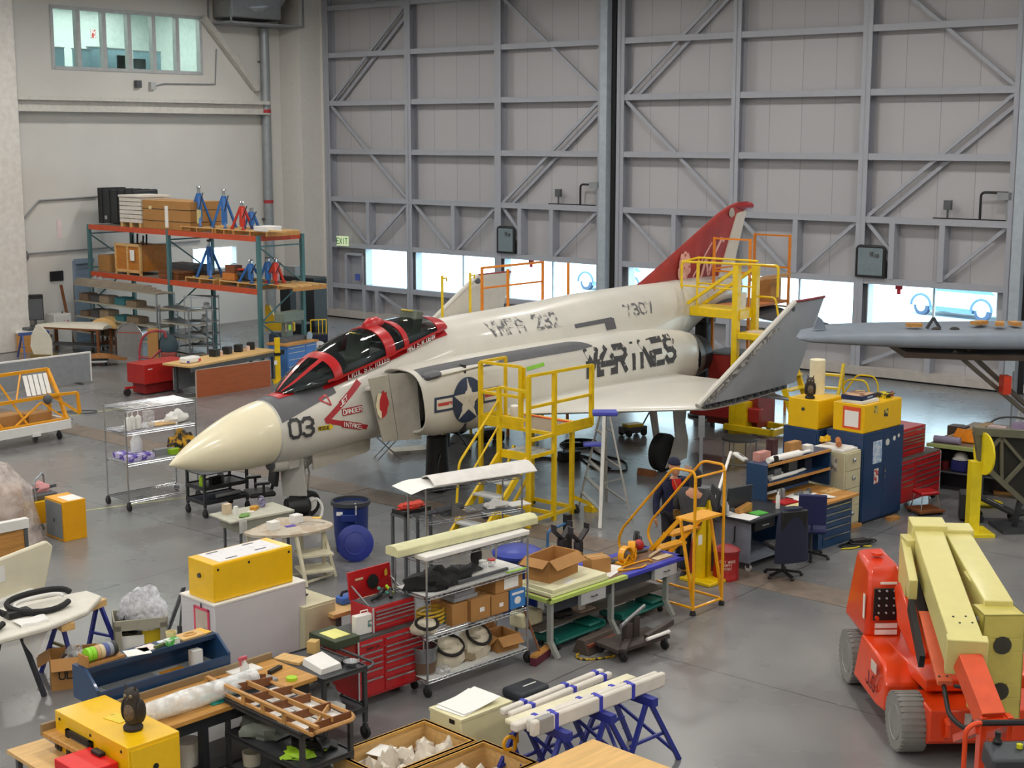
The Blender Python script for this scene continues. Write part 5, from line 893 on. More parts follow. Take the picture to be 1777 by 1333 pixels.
# ================= STEPLADDER =================
ALU=M('#b6b4ae',.35,.6,name='ladder_aluminium'); 
B=[A(1004,880),A(1041,919),A(1095,903),A(1052,872)]; o=(B[0]+B[1]+B[2]+B[3])/4
t=thing('step_ladder','aluminium stepladder with blue plastic caps under the wing','stepladder',o,0); B=[b-o for b in B]; H_=1.83
tp4=[b*.17+Vector((0,0,H_)) for b in B]
for i in range(4): mesh('rail',ALU,RB(B[i],tp4[i],.06,.03),BX(B[i].x-.03,B[i].y-.03,0,B[i].x+.03,B[i].y+.03,.03),parent=t)
for k in range(1,6):
    s=k/6; L_=lambda i:B[i]*(1-s)+tp4[i]*s
    mesh('step',ALU,RB(L_(0),L_(1),.07,.025),parent=t)
    if k%2: mesh('rear_brace',ALU,RB(L_(2),L_(3),.025,.03),parent=t)
mesh('spreader',ALU,RB(B[1]*.6+tp4[1]*.4,B[2]*.6+tp4[2]*.4,.02),parent=t); mesh('top_cap',M('#4a52b8',.45,name='ladder_blue'),BX(-.22,-.14,H_-.01,.22,.14,H_+.07),parent=t,bev=.02); s=.68; q=(B[2]+B[3])/2*(1-s)+(tp4[2]+tp4[3])/2*s*.9
q=(B[0]+B[1])/2*.3+Vector((-.05,0,1.28)); mesh('paint_shelf',M('#4a52b8',.45,name='ladder_blue'),BX(q.x-.25,q.y-.12,q.z,q.x+.12,q.y+.12,q.z+.05),parent=t,bev=.015)
# ================= TAIL SCAFFOLDS =================
t=thing('tail_scaffold','yellow cantilever work stand with stairs at the jet tail','work stand',A(1272,752),HR)
PZ=2.62
for x,y in ((0,0),(.12,.62)): mesh('mast',YEL,RB((x,y,0),(x,y,3.85),.14),parent=t)
mesh('deck',YEL,BX(-1.5,0,PZ,.1,.75,PZ+.2),parent=t,bev=.01); mesh('deck_top',M('#d8bd3a',.6,name='deck_worn'),BX(-1.48,.02,PZ+.2,.08,.73,PZ+.21),parent=t)
mesh('brace',YEL,RB((-.02,-.02,3.75),(-1.4,-.02,PZ+.2),.07),parent=t); mesh('brace',YEL,RB((.1,.6,3.75),(-1.3,.66,PZ+.2),.07),parent=t)
mesh('guard_rail',YEL,PT([(-1.48,0,PZ+.2),(-1.48,0,3.85),(1.05,0,3.9),(1.05,0,3.2)],.03,6,fillet=.1),PT([(-1.48,.72,PZ+.2),(-1.48,.72,3.9),(.1,.72,3.9)],.03,6),PT([(-1.48,0,3.85),(-1.48,.72,3.9)],.025),PT([(-1.48,0,3.3),(.0,0,3.3)],.022),PT([(-1.48,.72,3.3),(.1,.72,3.3)],.022),PT([(-1.05,0,3.85),(-1.05,0,PZ+.2)],.025),parent=t)
mesh('landing',YEL,BX(.1,-.1,2.2,.95,.7,2.34),parent=t,bev=.01); mesh('cloth',M('#d8c9b0',.8),BX(.25,.05,2.34,.7,.4,2.37),parent=t)
for y in (-.08,.68): mesh('stringer',YEL,RB((.9,y,2.3),(1.75,y,.1),.06,.12),parent=t)
for i in range(7): mesh('stair_tread',YEL,BX(.96+.11*i,-.06,1.98-.28*i,1.16+.11*i,.66,2.01-.28*i),parent=t)
mesh('base',YEL,BX(-.2,-.12,.08,1.1,0,.22),BX(-.2,.7,.08,1.1,.82,.22),BX(1.0,-.12,.08,1.12,.82,.22),BX(-.1,-.05,.0,.35,.7,.75),parent=t,bev=.01); mesh('hoop_rail',YEL,PT([(.15,.7,2.34),(.15,.7,3.1),(.6,.7,3.1),(.75,.7,2.34)],.025,fillet=.1),parent=t)
sc1=t
t=thing('plastic_bucket','white plastic bucket on the yellow tail stand','bucket',W(sc1,-.12,.35,PZ+.211),0); mesh('body',WHT,LT([(.13,0),(.16,.36),(.15,.36),(.12,.02),(0,.02)],16),parent=t); mesh('handle',STL,PT([(-.16,0,.33),(-.1,-.1,.2),(.1,-.1,.2),(.16,0,.33)],.006),parent=t)
ORS=M('#e0851c',.45,name='scaffold_orange')
t=thing('frame_scaffold','orange frame scaffold with plank deck behind the tail fin','scaffold',A(1233,724),math.radians(50)); FH=4.35;FW=-.98
for x,h in ((0,FH),(1.85,FH)):
    fm=mesh('end_frame',ORS,RB((x,0,0),(x,0,h),.055),RB((x,FW,0),(x,FW,h),.055),*[RB((x,0,z),(x,FW,z),.04) for z in (.6,1.6,2.6,3.55,h-.03)],parent=t)
mesh('deck',M('#b8703a',.6,kind='wood',name='scaffold_plank'),BX(-.1,FW+.03,2.7,1.95,-.03,2.76),parent=t); mesh('edge_board',WOOD,BX(-.05,FW-.03,3.35,1.9,FW,3.43),parent=t); mesh('cross_brace',STL,RB((0,FW,.5),(1.85,FW,2.5),.025),RB((0,FW,2.5),(1.85,FW,.5),.025),parent=t); mesh('guard_bar',ORS,RB((0,0,3.6),(1.85,0,3.6),.04),parent=t)
sc2=t
carton('brown carton standing on the orange scaffold deck',W(sc2,1.2,FW+.12,2.761),math.radians(50),.5,.5,.55)
solo('tool_tray','grey tool tray with bits on the orange scaffold deck','tray',GRY,BX(0,0,0,.6,.3,.1),BX(.1,.05,.1,.25,.2,.16),loc=W(sc2,.2,FW+.2,2.761),rz=math.radians(50))
t=thing('engine_stand','dark red engine stand cabinet under the tail','stand',A(1226,741),HR); mesh('cabinet',DRED,BX(0,0,.12,1.35,.8,1.75),parent=t,bev=.02); mesh('lower_box',M('#a02420',.45,name='stand_red'),BX(-.35,-.2,.3,1.5,0,.62),parent=t,bev=.02); mesh('lid',DGR,BX(-.02,-.02,1.75,1.37,.82,1.79),parent=t)
for x in (.1,1.25):
    for y in (.1,.7): mesh('leg',DST,BX(x-.04,y-.04,0,x+.04,y+.04,.12),parent=t)
t=thing('black_column_jack','thick black column jack standing under the tail boom','jack',A(1218,722),HR); mesh('column',BLK,LO([[(x,y,z) for x,y in ((-.16,-.16),(.16,-.16),(.16,.16),(-.16,.16))] for z in (.05,2.3)]),parent=t,bev=.03); mesh('base',BLK,LT([(.35,0),(.35,.05),(.2,.1)],14),parent=t); mesh('saddle',DST,BX(-.2,-.2,2.3,.2,.2,2.42),parent=t)
solo('wing_prop','slim grey pipe stand with a cream pennant under the folded wing','stand',GRY,TB((0,0,0),(0,0,1.25),.035),LT([(.2,0),(.2,.03),(.05,.05)],12),BX(-.06,-.02,1.0,.06,.02,1.42),loc=A(1215,847))
# gear jacks and clutter under the wing
def chock(l,px,py,rz): solo('wheel_chock',l,'chock',WOODD,PR([(0,0),(.3,0),(.2,.14),(.08,.14)],0,.5,'y'),loc=A(px,py),rz=rz,bev=.01)
jm=jet.matrix_world.copy() if 0 else None
def JW(x,y,z=0.): c,s=math.cos(AH),math.sin(AH); return Vector((AO.x+c*x-s*y,AO.y+s*x+c*y,z))
solo('wheel_chock','wooden wheel chock in front of the near main wheel','chock',WOODD,PR([(0,0),(.18,0),(.1,.12),(.04,.12)],0,.4,'y'),loc=JW(9.36,-3.02),rz=AH,group=None)
for x,y,l in ((8.3,1.6,'tripod stand with a yellow collar beyond the near main wheel'),(12.0,2.2,'spindly tripod stand under the far wing root')):
    t=thing('tripod_stand','grey '+l,'stand',JW(x,y),0); mesh('column',DST,TB((0,0,.15),(0,0,1.15),.05),parent=t); mesh('collar',YEL,TB((0,0,.75),(0,0,.85),.16,n=12),parent=t)
    for a in (.3,2.4,4.5): mesh('leg',DST,TB((0,0,.8),(.5*math.cos(a),.5*math.sin(a),0.01),.02),parent=t)
t=thing('belly_jack','black jack with hoses under the intake','jack',JW(5.95,-.35),AH); mesh('column',BLK,TB((0,0,0),(0,0,1.0),.24,.2,16),parent=t); mesh('base',BLK,BX(-.4,-.35,0,.45,.35,.12),parent=t,bev=.02); mesh('hose',BLK,PT([(-.2,-.25,.7),(-.5,-.45,.5),(-.45,-.5,.1),(-.2,-.4,.06)],.03,8,fillet=.2),parent=t); mesh('pump_handle',DST,TB((.3,-.3,.12),(.6,-.55,.3),.03),parent=t)
t=place('round_work_table','dark round work table on thin legs under the tail stand','table',1283,808,0,0); mesh('top',DGR,LT([(.0,.55),(.38,.55),(.38,.59),(0,.59)],24),parent=t)
for a in range(6): mesh('leg',GRY,TB((.34*math.cos(a*1.047),.34*math.sin(a*1.047),.55),(.34*math.cos(a*1.047),.34*math.sin(a*1.047),0),.014),parent=t)
mesh('ring',GRY,PT([(.34*math.cos(a*PI/10),.34*math.sin(a*PI/10),.08) for a in range(20)],.012,5,True),parent=t)
def cable(l,pts,r=.014,m=RUB,name='floor_cable'): 
    P_=[A(*p) for p in pts]; o=P_[0]; return solo(name,l,'cable',m,PT([(p-o)+Vector((0,0,r)) for p in P_],r,6,fillet=.5),loc=o)
cable('black cable snaking over the floor under the wing',[(1008,765),(1040,790),(1085,800),(1090,820),(1030,815),(1000,790)]); cable('dark hose on the floor behind the yellow platform',[(905,800),(940,795),(985,800),(1010,790),(1060,815)],.02)
t=place('cable_box','small black power box on the floor behind the yellow platform','box',975,803,0,.4); mesh('body',BLK,BX(0,0,0,.45,.25,.2),parent=t,bev=.03); mesh('handle',BLK,PT([(.1,.12,.2),(.1,.12,.28),(.35,.12,.28),(.35,.12,.2)],.015),parent=t)
solo('cable_coil','coil of black cable on the floor by the stepladder top','cable',RUB,*[PT([(.36*math.cos(a)+.03*k,.3*math.sin(a),.015+.02*k) for a in [i*PI/10 for i in range(20)]],.012,5,True) for k in range(4)],loc=A(1000,772))
# far trolley jacks seen between gear legs
for px,py,l in ((1085,760,'small yellow-topped trolley jack beyond the near gear leg'),(835,770,'low dark trolley under the intake')):
    t=place('trolley_jack',l,'jack',px,py,0,.5); mesh('body',DST,BX(0,0,.08,.6,.3,.22),parent=t,bev=.02); mesh('top',YEL if 'yellow' in l else DGR,BX(.1,.02,.22,.5,.28,.28),parent=t); mesh('handle',DST,TB((.55,.15,.2),(.95,.15,.8),.018),parent=t)
    for x in (.1,.5):
        for y in (0,.3): mesh('wheel',RUB,X(LT([(.02,-.02),(.08,-.02),(.08,.02),(.02,.02)],12),(x,y,.08),(PI/2,0,0)),parent=t)
solo('foam_mat','pale foam mat lying on the floor under the intake','mat',M('#c9c6bc',.8),BX(0,0,0,.8,.45,.07),loc=A(682,790),rz=.35)
t=place('folding_stool','folding grey stool beyond the nose door','stool',655,800,0,.3); mesh('seat',GRY,BX(0,0,.5,.5,.35,.54),parent=t)
for a in (0,.5): mesh('leg',GRY,TB((a,.02,.5),(.5-a,.02,0),.014),TB((a,.33,.5),(.5-a,.33,0),.014),parent=t)
# jet-side light stand rails on the far side of the fuselage
t=thing('spine_platform','orange rail of a work platform beyond the fuselage spine','work platform',JW(10.6,1.9),AH); mesh('deck',ORS,BX(0,0,2.6,2.2,.8,2.68),parent=t)
for x in (0,2.15):
    for y in (0,.78): mesh('post',ORS,RB((x,y,0),(x,y,3.78),.05),parent=t)
mesh('guard_rail',ORS,RB((0,.78,3.76),(2.15,.78,3.76),.05),RB((0,.78,3.3),(2.15,.78,3.3),.04),parent=t)
for x,l in ((9.0,'short yellow antenna post beyond the spine nearest the cockpit'),(9.9,'short yellow post beyond the spine nearest the orange rail')):
    t=thing('barrier_post',l.replace('antenna ',''),'post',JW(x,2.4),AH); mesh('pole',YEL,TB((0,0,.03),(0,0,3.72),.03),parent=t); mesh('base',DGR,LT([(.25,0),(.25,.03),(.04,.06)],14),parent=t); mesh('hook',YEL,PT([(0,0,3.65),(.14,0,3.66),(.14,0,3.58)],.02),parent=t)
# ================= ROLLING LADDER =================
t=thing('rolling_ladder','amber-yellow rolling stair ladder next to the blue-edged bench','ladder',A(1202,1068),math.radians(44.5)); LW_=.665
def rl(y,z,x): return (x,y,z)
for x in (0,LW_):
    mesh('post',YELO,TB((x,0,.06),(x,.0,2.0),.022),parent=t); mesh('handrail',YELO,PT([(x,0,1.98),(x,.03,2.08),(x,.4,2.08),(x,1.35,1.0),(x,1.42,.78),(x,1.32,.62)],.02,8,fillet=.1),parent=t)
    mesh('stringer',YELO,RB((x,.26,1.36),(x,1.45,.08),.035,.06),parent=t); mesh('brace',YELO,RB((x,.25,1.34),(x,.0,.15),.035),parent=t); mesh('foot_bar',YELO,TB((x,0,.1),(x,1.5,.1),.02),parent=t)
    for y in (0,1.5): mesh('foot',RUB,LT([(.045,0),(.045,.04),(.025,.07)],10,(x,y,0)),parent=t)
for i in range(5): z=1.37-.275*i; y=0 if i==0 else .14+.25*i; mesh('tread',YELO,BX(.02,y,z-.03,LW_-.02,y+(.36 if i==0 else .2),z),*([BX(.02,y,z,LW_-.02,y+.015,z+.01)]),parent=t,bev=.004)
mesh('cross_bar',YELO,TB((0,0,.1),(LW_,0,.1),.02),TB((0,1.5,.1),(LW_,1.5,.1),.02),TB((0,0,2.0),(LW_,0,2.0),.018),parent=t)
mesh('bumper_hoop',YELO,PT([(0,1.5,.1),(0,1.62,.28),(LW_,1.62,.28),(LW_,1.5,.1)],.018,fillet=.08),parent=t)
rlad=t
# yellow lift column behind the ladder
t=thing('lift_column','yellow chain-hoist column on a flat foot behind the rolling ladder','lift',A(1216,1010),math.radians(44)); mesh('column',YEL,BX(0,0,.04,.1,.14,1.15),BX(.16,0,.04,.24,.14,1.25),BX(0,.1,.04,.24,.14,1.15),parent=t); mesh('foot',YEL,BX(-.15,-.28,0,.45,.3,.05),parent=t,bev=.01); mesh('chain',DST,TB((.26,-.02,.2),(.26,-.02,1.0),.02),parent=t); mesh('tag',PAP,BX(-.1,-.02,.6,-.01,-.015,.75),parent=t); mesh('winch',DST,X(LT([(.05,0),(.05,.1)],10),(.28,.0,.95),(PI/2,0,0)),parent=t)
t=thing('oily_waste_can','round red oily-waste can with lettering beside the grey desk','waste can',A(1259,1004),0); mesh('body',M('#a3161a',.4,coat=.3,name='can_red'),LT([(.2,0),(.205,.04),(.2,.05),(.2,.42),(.21,.44)],22),parent=t); mesh('lid',M('#8c2023',.45,name='can_lid_red'),LT([(.215,.44),(.215,.47),(.1,.53),(0,.54)],22),parent=t)
def cyl(r): return lambda u,v:(r*math.sin(u/r),-r*math.cos(u/r),v)
for i,tx in enumerate(('OILY WASTE','EMPTY','NIGHT')):
    q,l=strokes(tx,.035,.02,.3,.22); f=cyl(.203); mesh('can_lettering',M('#d9b8a8',.6),quadmesh(q,lambda u,v:f(u-l/2,.3-.055*i+v)),parent=t)
t2=dup(t,'second red waste can half hidden behind the rolling ladder',A(1216,990))
# ================= PEOPLE =================
def skinbody(name,mat,J_,edges,parent,sub=2):
    ks=list(J_); me=bpy.data.meshes.new(name); me.from_pydata([J_[k][0] for k in ks],[(ks.index(a),ks.index(b)) for a,b in edges],[]); me.materials.append(mat)
    o=bpy.data.objects.new(name,me); C.objects.link(o); o.parent=parent
    m=o.modifiers.new('skin','SKIN'); m.use_smooth_shade=True
    for i,k in enumerate(ks):
        r=J_[k][1]; me.skin_vertices[0].data[i].radius=r if hasattr(r,'__len__') else (r,r)
    me.skin_vertices[0].data[0].use_root=True
    s=o.modifiers.new('sub','SUBSURF'); s.levels=sub; s.render_levels=sub; return o
def chain(*ks): return list(zip(ks,ks[1:]))
SKN=M('#c08a6c',.55,var=.04,scale=20,name='skin_tone')
def head(t,c,yaw,pitch,sk,hair):
    e=Euler((pitch,0,yaw)); T=lambda p:tuple(Vector(c)+e.to_matrix()@Vector(p)); Q=lambda g:X(g,c,(pitch,0,yaw))
    h=mesh('head',sk,Q(LO([[(r*wx*math.cos(a),-.005+oy+r*wy*math.sin(a)*(1.06 if math.sin(a)<0 else 1),z) for a in [k*PI/10 for k in range(20)]] for z,r,wx,wy,oy in ((-.13,.55,.06,.055,-.035),(-.11,1,.05,.06,-.03),(-.07,1,.066,.08,-.012),(-.02,1,.073,.092,0),(.03,1,.076,.098,.004),(.07,1,.072,.095,.006),(.1,1,.055,.075,.006),(.118,1,.025,.035,.006))])),parent=t,ang=80)
    mesh('nose',sk,Q(LO([[(-.008,-.094,.025),(.008,-.094,.025),(0,-.09,.03)],[(-.016,-.092,-.025),(.016,-.092,-.025),(0,-.122,-.022)]])),parent=h,ang=80); mesh('mouth',M('#8e4f45',.6),Q(BX(-.024,-.096,-.062,.024,-.085,-.054)),parent=h)
    for s in (-1,1):
        mesh('eye',M('#20160f',.3),Q(BL((s*.03,-.09,.02),(.012,.006,.006),6)),parent=h); mesh('ear',sk,Q(BL((s*.077,.005,-.005),(.012,.022,.034),8)),parent=h)
    return h,Q
def hand(t,w,d,nrm,sk,curl=.4,thumb=1):
    """five-fingered hand from wrist w pointing along d"""
    d=Vector(d).normalized(); n=Vector(nrm).normalized(); s=d.cross(n).normalized(); w=Vector(w)
    Jd={'p0':(w,(.022,.03)),'p1':(w+d*.045,(.018,.04)),'p2':(w+d*.085,(.013,.04))}; ed=chain('p0','p1','p2')
    for i,(off,l) in enumerate(((-.03,.068),(-.010,.078),(.010,.073),(.03,.058))):
        a=w+d*.085+s*off; b=a+d*l*.5+n*l*.1*curl; c=b+d*l*.5*math.cos(curl)+n*l*.5*math.sin(curl)
        Jd.update({f'a{i}':(a,.0095),f'b{i}':(b,.0085),f'c{i}':(c,.007)}); ed+=[('p1',f'a{i}')]+chain(f'a{i}',f'b{i}',f'c{i}')
    a=w+d*.03-s*.03*thumb; b=a+d*.03-s*.022*thumb; c=b+d*.03-s*.004*thumb+n*.01
    Jd.update({'ta':(a,.012),'tb':(b,.01),'tc':(c,.008)}); ed+=[('p0','ta'),('ta','tb'),('tb','tc')]
    return skinbody('hand',sk,Jd,ed,t,1)
def body(t,sk,J_,jac,tro,shoe,extra=None):
    legs=[e for s in 'lr' for e in chain('pel','hip'+s,'kne'+s,'ank'+s)]; arms=[e for s in 'lr' for e in chain('che','sho'+s,'elb'+s,'wri'+s)]
    sm=lambda k,r:tuple(q*.72 for q in r) if hasattr(r,'__len__') else r*(.8 if k[:3] in ('hip','kne','sho','elb') else 1)
    b=skinbody('body',sk,{k:(v,sm(k,r)) for k,(v,r) in J_.items() if k[:3]!='toe'},chain('pel','wai','che','nec')+legs+arms,t)
    ck=lambda k,f:(J_[k][0],tuple(x*f for x in J_[k][1]) if hasattr(J_[k][1],'__len__') else J_[k][1]*f)
    low=Vector(J_['pel'][0])+Vector((0,0,-.06))
    Jj={'wai':ck('wai',1.32),'hem':(tuple(low),(.205,.155)),'che':ck('che',1.3)}
    for s in 'lr': 
        for k,f in (('sho',1.35),('elb',1.4),): Jj[k+s]=ck(k+s,f)
        Jj['wri'+s]=(J_['wri'+s][0],.052)
    Jj['col']=(tuple(Vector(J_['nec'][0])+Vector((0,0,-.05))),(.085,.075))
    skinbody('jacket',jac,Jj,chain('wai','hem')+chain('wai','che','col')+arms,t)
    Jt={'pel':ck('pel',1.1)}
    for s in 'lr':
        Jt['hip'+s]=ck('hip'+s,1.16); Jt['kne'+s]=ck('kne'+s,1.3); Jt['ank'+s]=(tuple(Vector(J_['ank'+s][0])+Vector((0,0,.02))),.075)
    skinbody('trousers',tro,Jt,legs,t)
    for s in 'lr':
        a=Vector(J_['ank'+s][0]); d=Vector(J_['toe'+s][0])-a; d.z=0; an=math.atan2(d.y,d.x)
        mesh('boot',shoe,X(LO([[(x,w*math.cos(q),max(0,h*math.sin(q))) for q in [k*PI/8 for k in range(9)]] for x,w,h in ((-.09,.03,.06),(-.06,.045,.1),(.0,.047,.11),(.08,.05,.075),(.15,.048,.06),(.19,.03,.04))]),(a.x,a.y,0),(0,0,an)),parent=t)
    return b
def stand(hipw=.1): pass
P1={'pel':((0,0,.93),(.15,.11)),'wai':((0,.005,1.1),(.135,.1)),'che':((0,.0,1.32),(.165,.11)),'nec':((0,-.01,1.49),.058),
 'hipl':((.1,0,.86),.092),'knel':((.12,-.03,.47),.06),'ankl':((.13,.02,.09),.043),'toel':((.15,-.16,.03),.04),'hipr':((-.1,0,.86),.092),'kner':((-.11,-.04,.47),.06),'ankr':((-.12,.0,.09),.043),'toer':((-.15,-.17,.03),.04),
 'shol':((.2,.0,1.39),.06),'elbl':((.41,-.1,1.36),.045),'wril':((.24,-.17,1.56),.033),'shor':((-.2,.0,1.39),.06),'elbr':((-.27,.03,1.1),.045),'wrir':((-.3,-.06,.86),.033)}
t=thing('person','person in navy beanie and jacket with red shirt, one hand raised to the brow','person',A(1166,985),.25)
DNV=M('#1c2140',.85,var=.1,scale=20,name='navy_jacket'); BKC=M('#1b1c20',.85,name='black_trousers'); BTB=M('#2a241f',.7,name='dark_boot')
body(t,SKN,P1,DNV,M('#23222a',.85,name='dark_trousers'),BTB)
h,Q=head(t,(0,-.02,1.63),.35,.05,SKN,None)
mesh('beanie',M('#1b1e3a',.9,bump=.4,scale=60,name='beanie_knit'),Q(LO([[(r*.08*math.cos(a),.006+r*.105*math.sin(a),z) for a in [k*PI/10 for k in range(20)]] for z,r in ((.045,1.06),(.05,1.1),(.08,1.09),(.085,1.04),(.12,.9),(.145,.55),(.152,.1))])),parent=h,ang=70)
mesh('stubble',M('#7a4a34',.7),Q(BX(-.02,-.099,-.05,.02,-.09,-.044)),parent=h)
hand(t,(.24,-.17,1.56),(-.75,.0,.6),(-.2,.9,.1),SKN,.5,1); hand(t,(-.3,-.06,.86),(-.05,-.15,-1),(.9,.1,0),SKN,.6,1)
mesh('red_shirt',M('#c8201c',.8,name='shirt_red'),LO([[(-.075,-.118,1.46),(.075,-.118,1.46),(.0,-.125,1.45)],[(-.075,-.135,1.36),(.085,-.135,1.36),(0,-.145,1.36)],[(-.02,-.14,1.24),(.035,-.14,1.24),(0,-.148,1.24)]]),parent=t); mesh('lanyard',M('#c2b06a',.7),TB((-.04,-.13,1.45),(.05,-.16,1.2),.005),BX(.03,-.17,1.12,.08,-.16,1.2),parent=t); mesh('belt_pouch',M('#8a6a34',.7),BX(-.05,-.16,.82,.08,-.12,.98),parent=t,bev=.01)
P2={'pel':((0,0,.92),(.15,.11)),'wai':((0,-.01,1.08),(.145,.105)),'che':((0,.05,1.28),(.18,.12)),'nec':((0,.1,1.43),.06),
 'hipl':((.1,0,.85),.095),'knel':((.11,.02,.46),.062),'ankl':((.12,-.03,.09),.045),'toel':((.14,.16,.03),.04),'hipr':((-.1,0,.85),.095),'kner':((-.11,.03,.46),.062),'ankr':((-.13,-.02,.09),.045),'toer':((-.15,.17,.03),.04),
 'shol':((.21,.06,1.34),.062),'elbl':((.3,.12,1.08),.047),'wril':((.2,.32,1.0),.034),'shor':((-.21,.06,1.34),.062),'elbr':((-.3,.13,1.08),.047),'wrir':((-.2,.33,1.02),.034)}
t=thing('person','person in dark grey hooded jacket and black trousers seen from behind','person',A(1200,1003),-.35)
body(t,SKN,P2,M('#3b3c40',.85,var=.1,scale=20,name='grey_jacket'),BKC,BTB); h,Q=head(t,(0,.14,1.55),PI,.1,SKN,None)
mesh('hood',M('#1f2023',.9,name='hood_black'),Q(LO([[(r*.088*math.cos(a),.012+r*.11*math.sin(a),z) for a in [k*PI/10 for k in range(20)]] for z,r in ((-.13,1.0),(-.08,1.06),(0,1.08),(.06,1.06),(.11,.85),(.135,.4),(.14,.1))])),parent=h,ang=70)
hand(t,(.2,.32,1.0),(-.2,1,-.1),(0,0,-1),SKN,.7,1); hand(t,(-.2,.33,1.02),(.2,1,-.1),(0,0,-1),SKN,.7,-1)
# ================= LONG BENCH (centre) =================
Q=math.radians(45)
t=thing('long_workbench','long dark bench with grey splayed legs, blue-taped edge and foam slabs on top','workbench',A(955,1146),math.radians(46)); BL_=2.85;BD=.8;BZ=.8
mesh('top',M('#7a5a44',.6,name='bench_brown'),BX(0,0,BZ-.04,BL_,BD,BZ),parent=t); mesh('apron',M('#2b3038',.5,name='bench_apron'),BX(.1,.06,BZ-.2,BL_-.1,.1,BZ-.04),BX(.1,BD-.1,BZ-.2,BL_-.1,BD-.06,BZ-.04),parent=t)
mesh('edge_tape',BTP,BX(1.55,-.006,BZ-.045,BL_+.006,.1,BZ+.003),BX(BL_-.1,0,BZ-.045,BL_+.006,BD+.006,BZ+.003),BX(1.3,BD-.1,BZ-.045,BL_,BD+.006,BZ+.003),parent=t); mesh('edge_tape',M('#b9cf6a',.6,name='green_tape'),BX(-.006,-.006,BZ-.045,1.56,.06,BZ+.003),BX(-.006,0,BZ-.045,.05,BD,BZ+.003),parent=t)
for x in (.08,1.3,2.5):
    for y in (.08,BD-.08): mesh('leg',M('#9a9f9a',.45,name='bench_leg'),RB((x,y,BZ-.05),(x,y,.2),.075,.05),RB((x,y,.22),(x+.03,y-.12 if y<.4 else y+.05,.0),.075,.05),parent=t)
mesh('lower_shelf',M('#5d564d',.7,name='bench_shelf'),BX(.1,.3,.28,2.75,.75,.31),parent=t)
for x in (.6,2.15): 
    d=mesh('drawer',LGR,BX(x,-.0,BZ-.21,x+.5,.45,BZ-.05),parent=t,bev=.004); mesh('handle',DST,PT([(x+.2,-.002,BZ-.12),(x+.2,-.03,BZ-.12),(x+.3,-.03,BZ-.12),(x+.3,-.002,BZ-.12)],.008),parent=d)
lb=t; lr=t.rotation_euler[2]; Z=BZ+.004
def onb(n,l,c,m,*g,x=0,y=0,z=0,rz=0,group=None,bev=0.): return solo(n,l,c,m,*g,loc=W(lb,x,y,Z+z),rz=lr+rz,group=group,bev=bev)
for i in range(2): onb('foam_slab',('thick cream foam slab on the bench, lower of two','cream foam slab on the bench, upper of two under the open carton')[i],'foam slab',FOAM,BX(0,0,0,1.15-.07*i,.6,.05),x=.08+.03*i,y=.06,z=.051*i,bev=.008)
carton('open brown carton with raised flaps standing on the foam slabs',W(lb,.28,.28,Z+.102),lr+.12,.66,.4,.3,True); carton('small brown carton with crumpled top in the middle of the blue-edged bench',W(lb,1.2,.34,Z),lr-.35,.3,.26,.22,False)
onb('paper_sheet','white papers lying between foam slabs and yellow reels on the bench','paper',PAP,BX(0,0,0,.5,.32,.004),BX(.1,.05,.004,.55,.34,.008),x=1.3,y=.1,rz=.3)
onb('letter_sheet','small white printed label on the upper foam slab','paper',PAP,BX(0,0,0,.2,.1,.003),x=.45,y=.1,z=.102,rz=.2); onb('rubber_mat','black folder with a silver tube on the bench behind the small carton','folder',BLK,BX(0,0,0,.35,.25,.012),TB((.08,.12,.02),(.26,.16,.02),.012),x=1.62,y=.5)
for i,(x,y) in enumerate(((1.98,.34),(2.28,.46))):
    t=thing('hose_reel','yellow air hose reel on the blue-edged bench, %s'%('nearer the small carton','nearer the rolling ladder')[i],'reel',W(lb,x,y,Z),lr+.6*i,'yellow reels on the bench'); mesh('coil',YELO,*[PT([(.11*math.cos(a),.07+.02*k,.12+.11*math.sin(a)) for a in [j*PI/8 for j in range(16)]],.014,5,True) for k in range(-3,2)],parent=t); mesh('hub',STL,X(LT([(.05,-.06),(.06,.05)],12),(0,.06,.12),(PI/2,0,0)),parent=t); mesh('frame',YELO,BX(-.12,-.02,0,.12,.14,.02),RB((-.1,-.01,.02),(0,-.01,.13),.02),RB((.1,-.01,.02),(0,-.01,.13),.02),parent=t)
onb('air_hose','amber hose looped on the bench in front of the yellow reels','hose',YELO,PT([(.3*math.cos(a)+.1*math.sin(2*a),.1*math.sin(a),.015) for a in [j*PI/12 for j in range(22)]],.012),x=1.95,y=.16)
onb('grey_bar','dark grey round bar lying behind the yellow reels','bar',DGR,TB((0,0,.025),(.5,-.08,.025),.024,n=10),x=2.15,y=.62); 
t=thing('power_drill','red power tool with silver spindle and a coil of black cord at the bench end','power tool',W(lb,2.55,.62,Z),lr+.5); mesh('body',M('#a8141c',.35,name='tool_red'),BL((0,0,.09),(.11,.08,.09)),parent=t); mesh('spindle',CHR,TB((-.08,.02,.12),(-.22,.05,.2),.028),parent=t); mesh('handle',BLK,TB((.08,0,.1),(.24,.02,.14),.03),parent=t); mesh('cord',BLK,*[PT([(.2+.1*math.cos(a),.05+.02*k,.14+.1*math.sin(a)) for a in [j*PI/8 for j in range(16)]],.008,5,True) for k in range(3)],parent=t)
t=thing('ear_muffs','pale tan paper roll lying on the far end of the bench','paper roll',W(lb,2.6,.3,Z),lr); t.name='paper_roll'; mesh('roll',M('#d8c4a0',.7),TB((-.2,0,.02),(.2,.12,.02),.02),parent=t); mesh('sheet',M('#d8c4a0',.7),BX(-.2,-.15,0,.15,-.03,.004),parent=t)
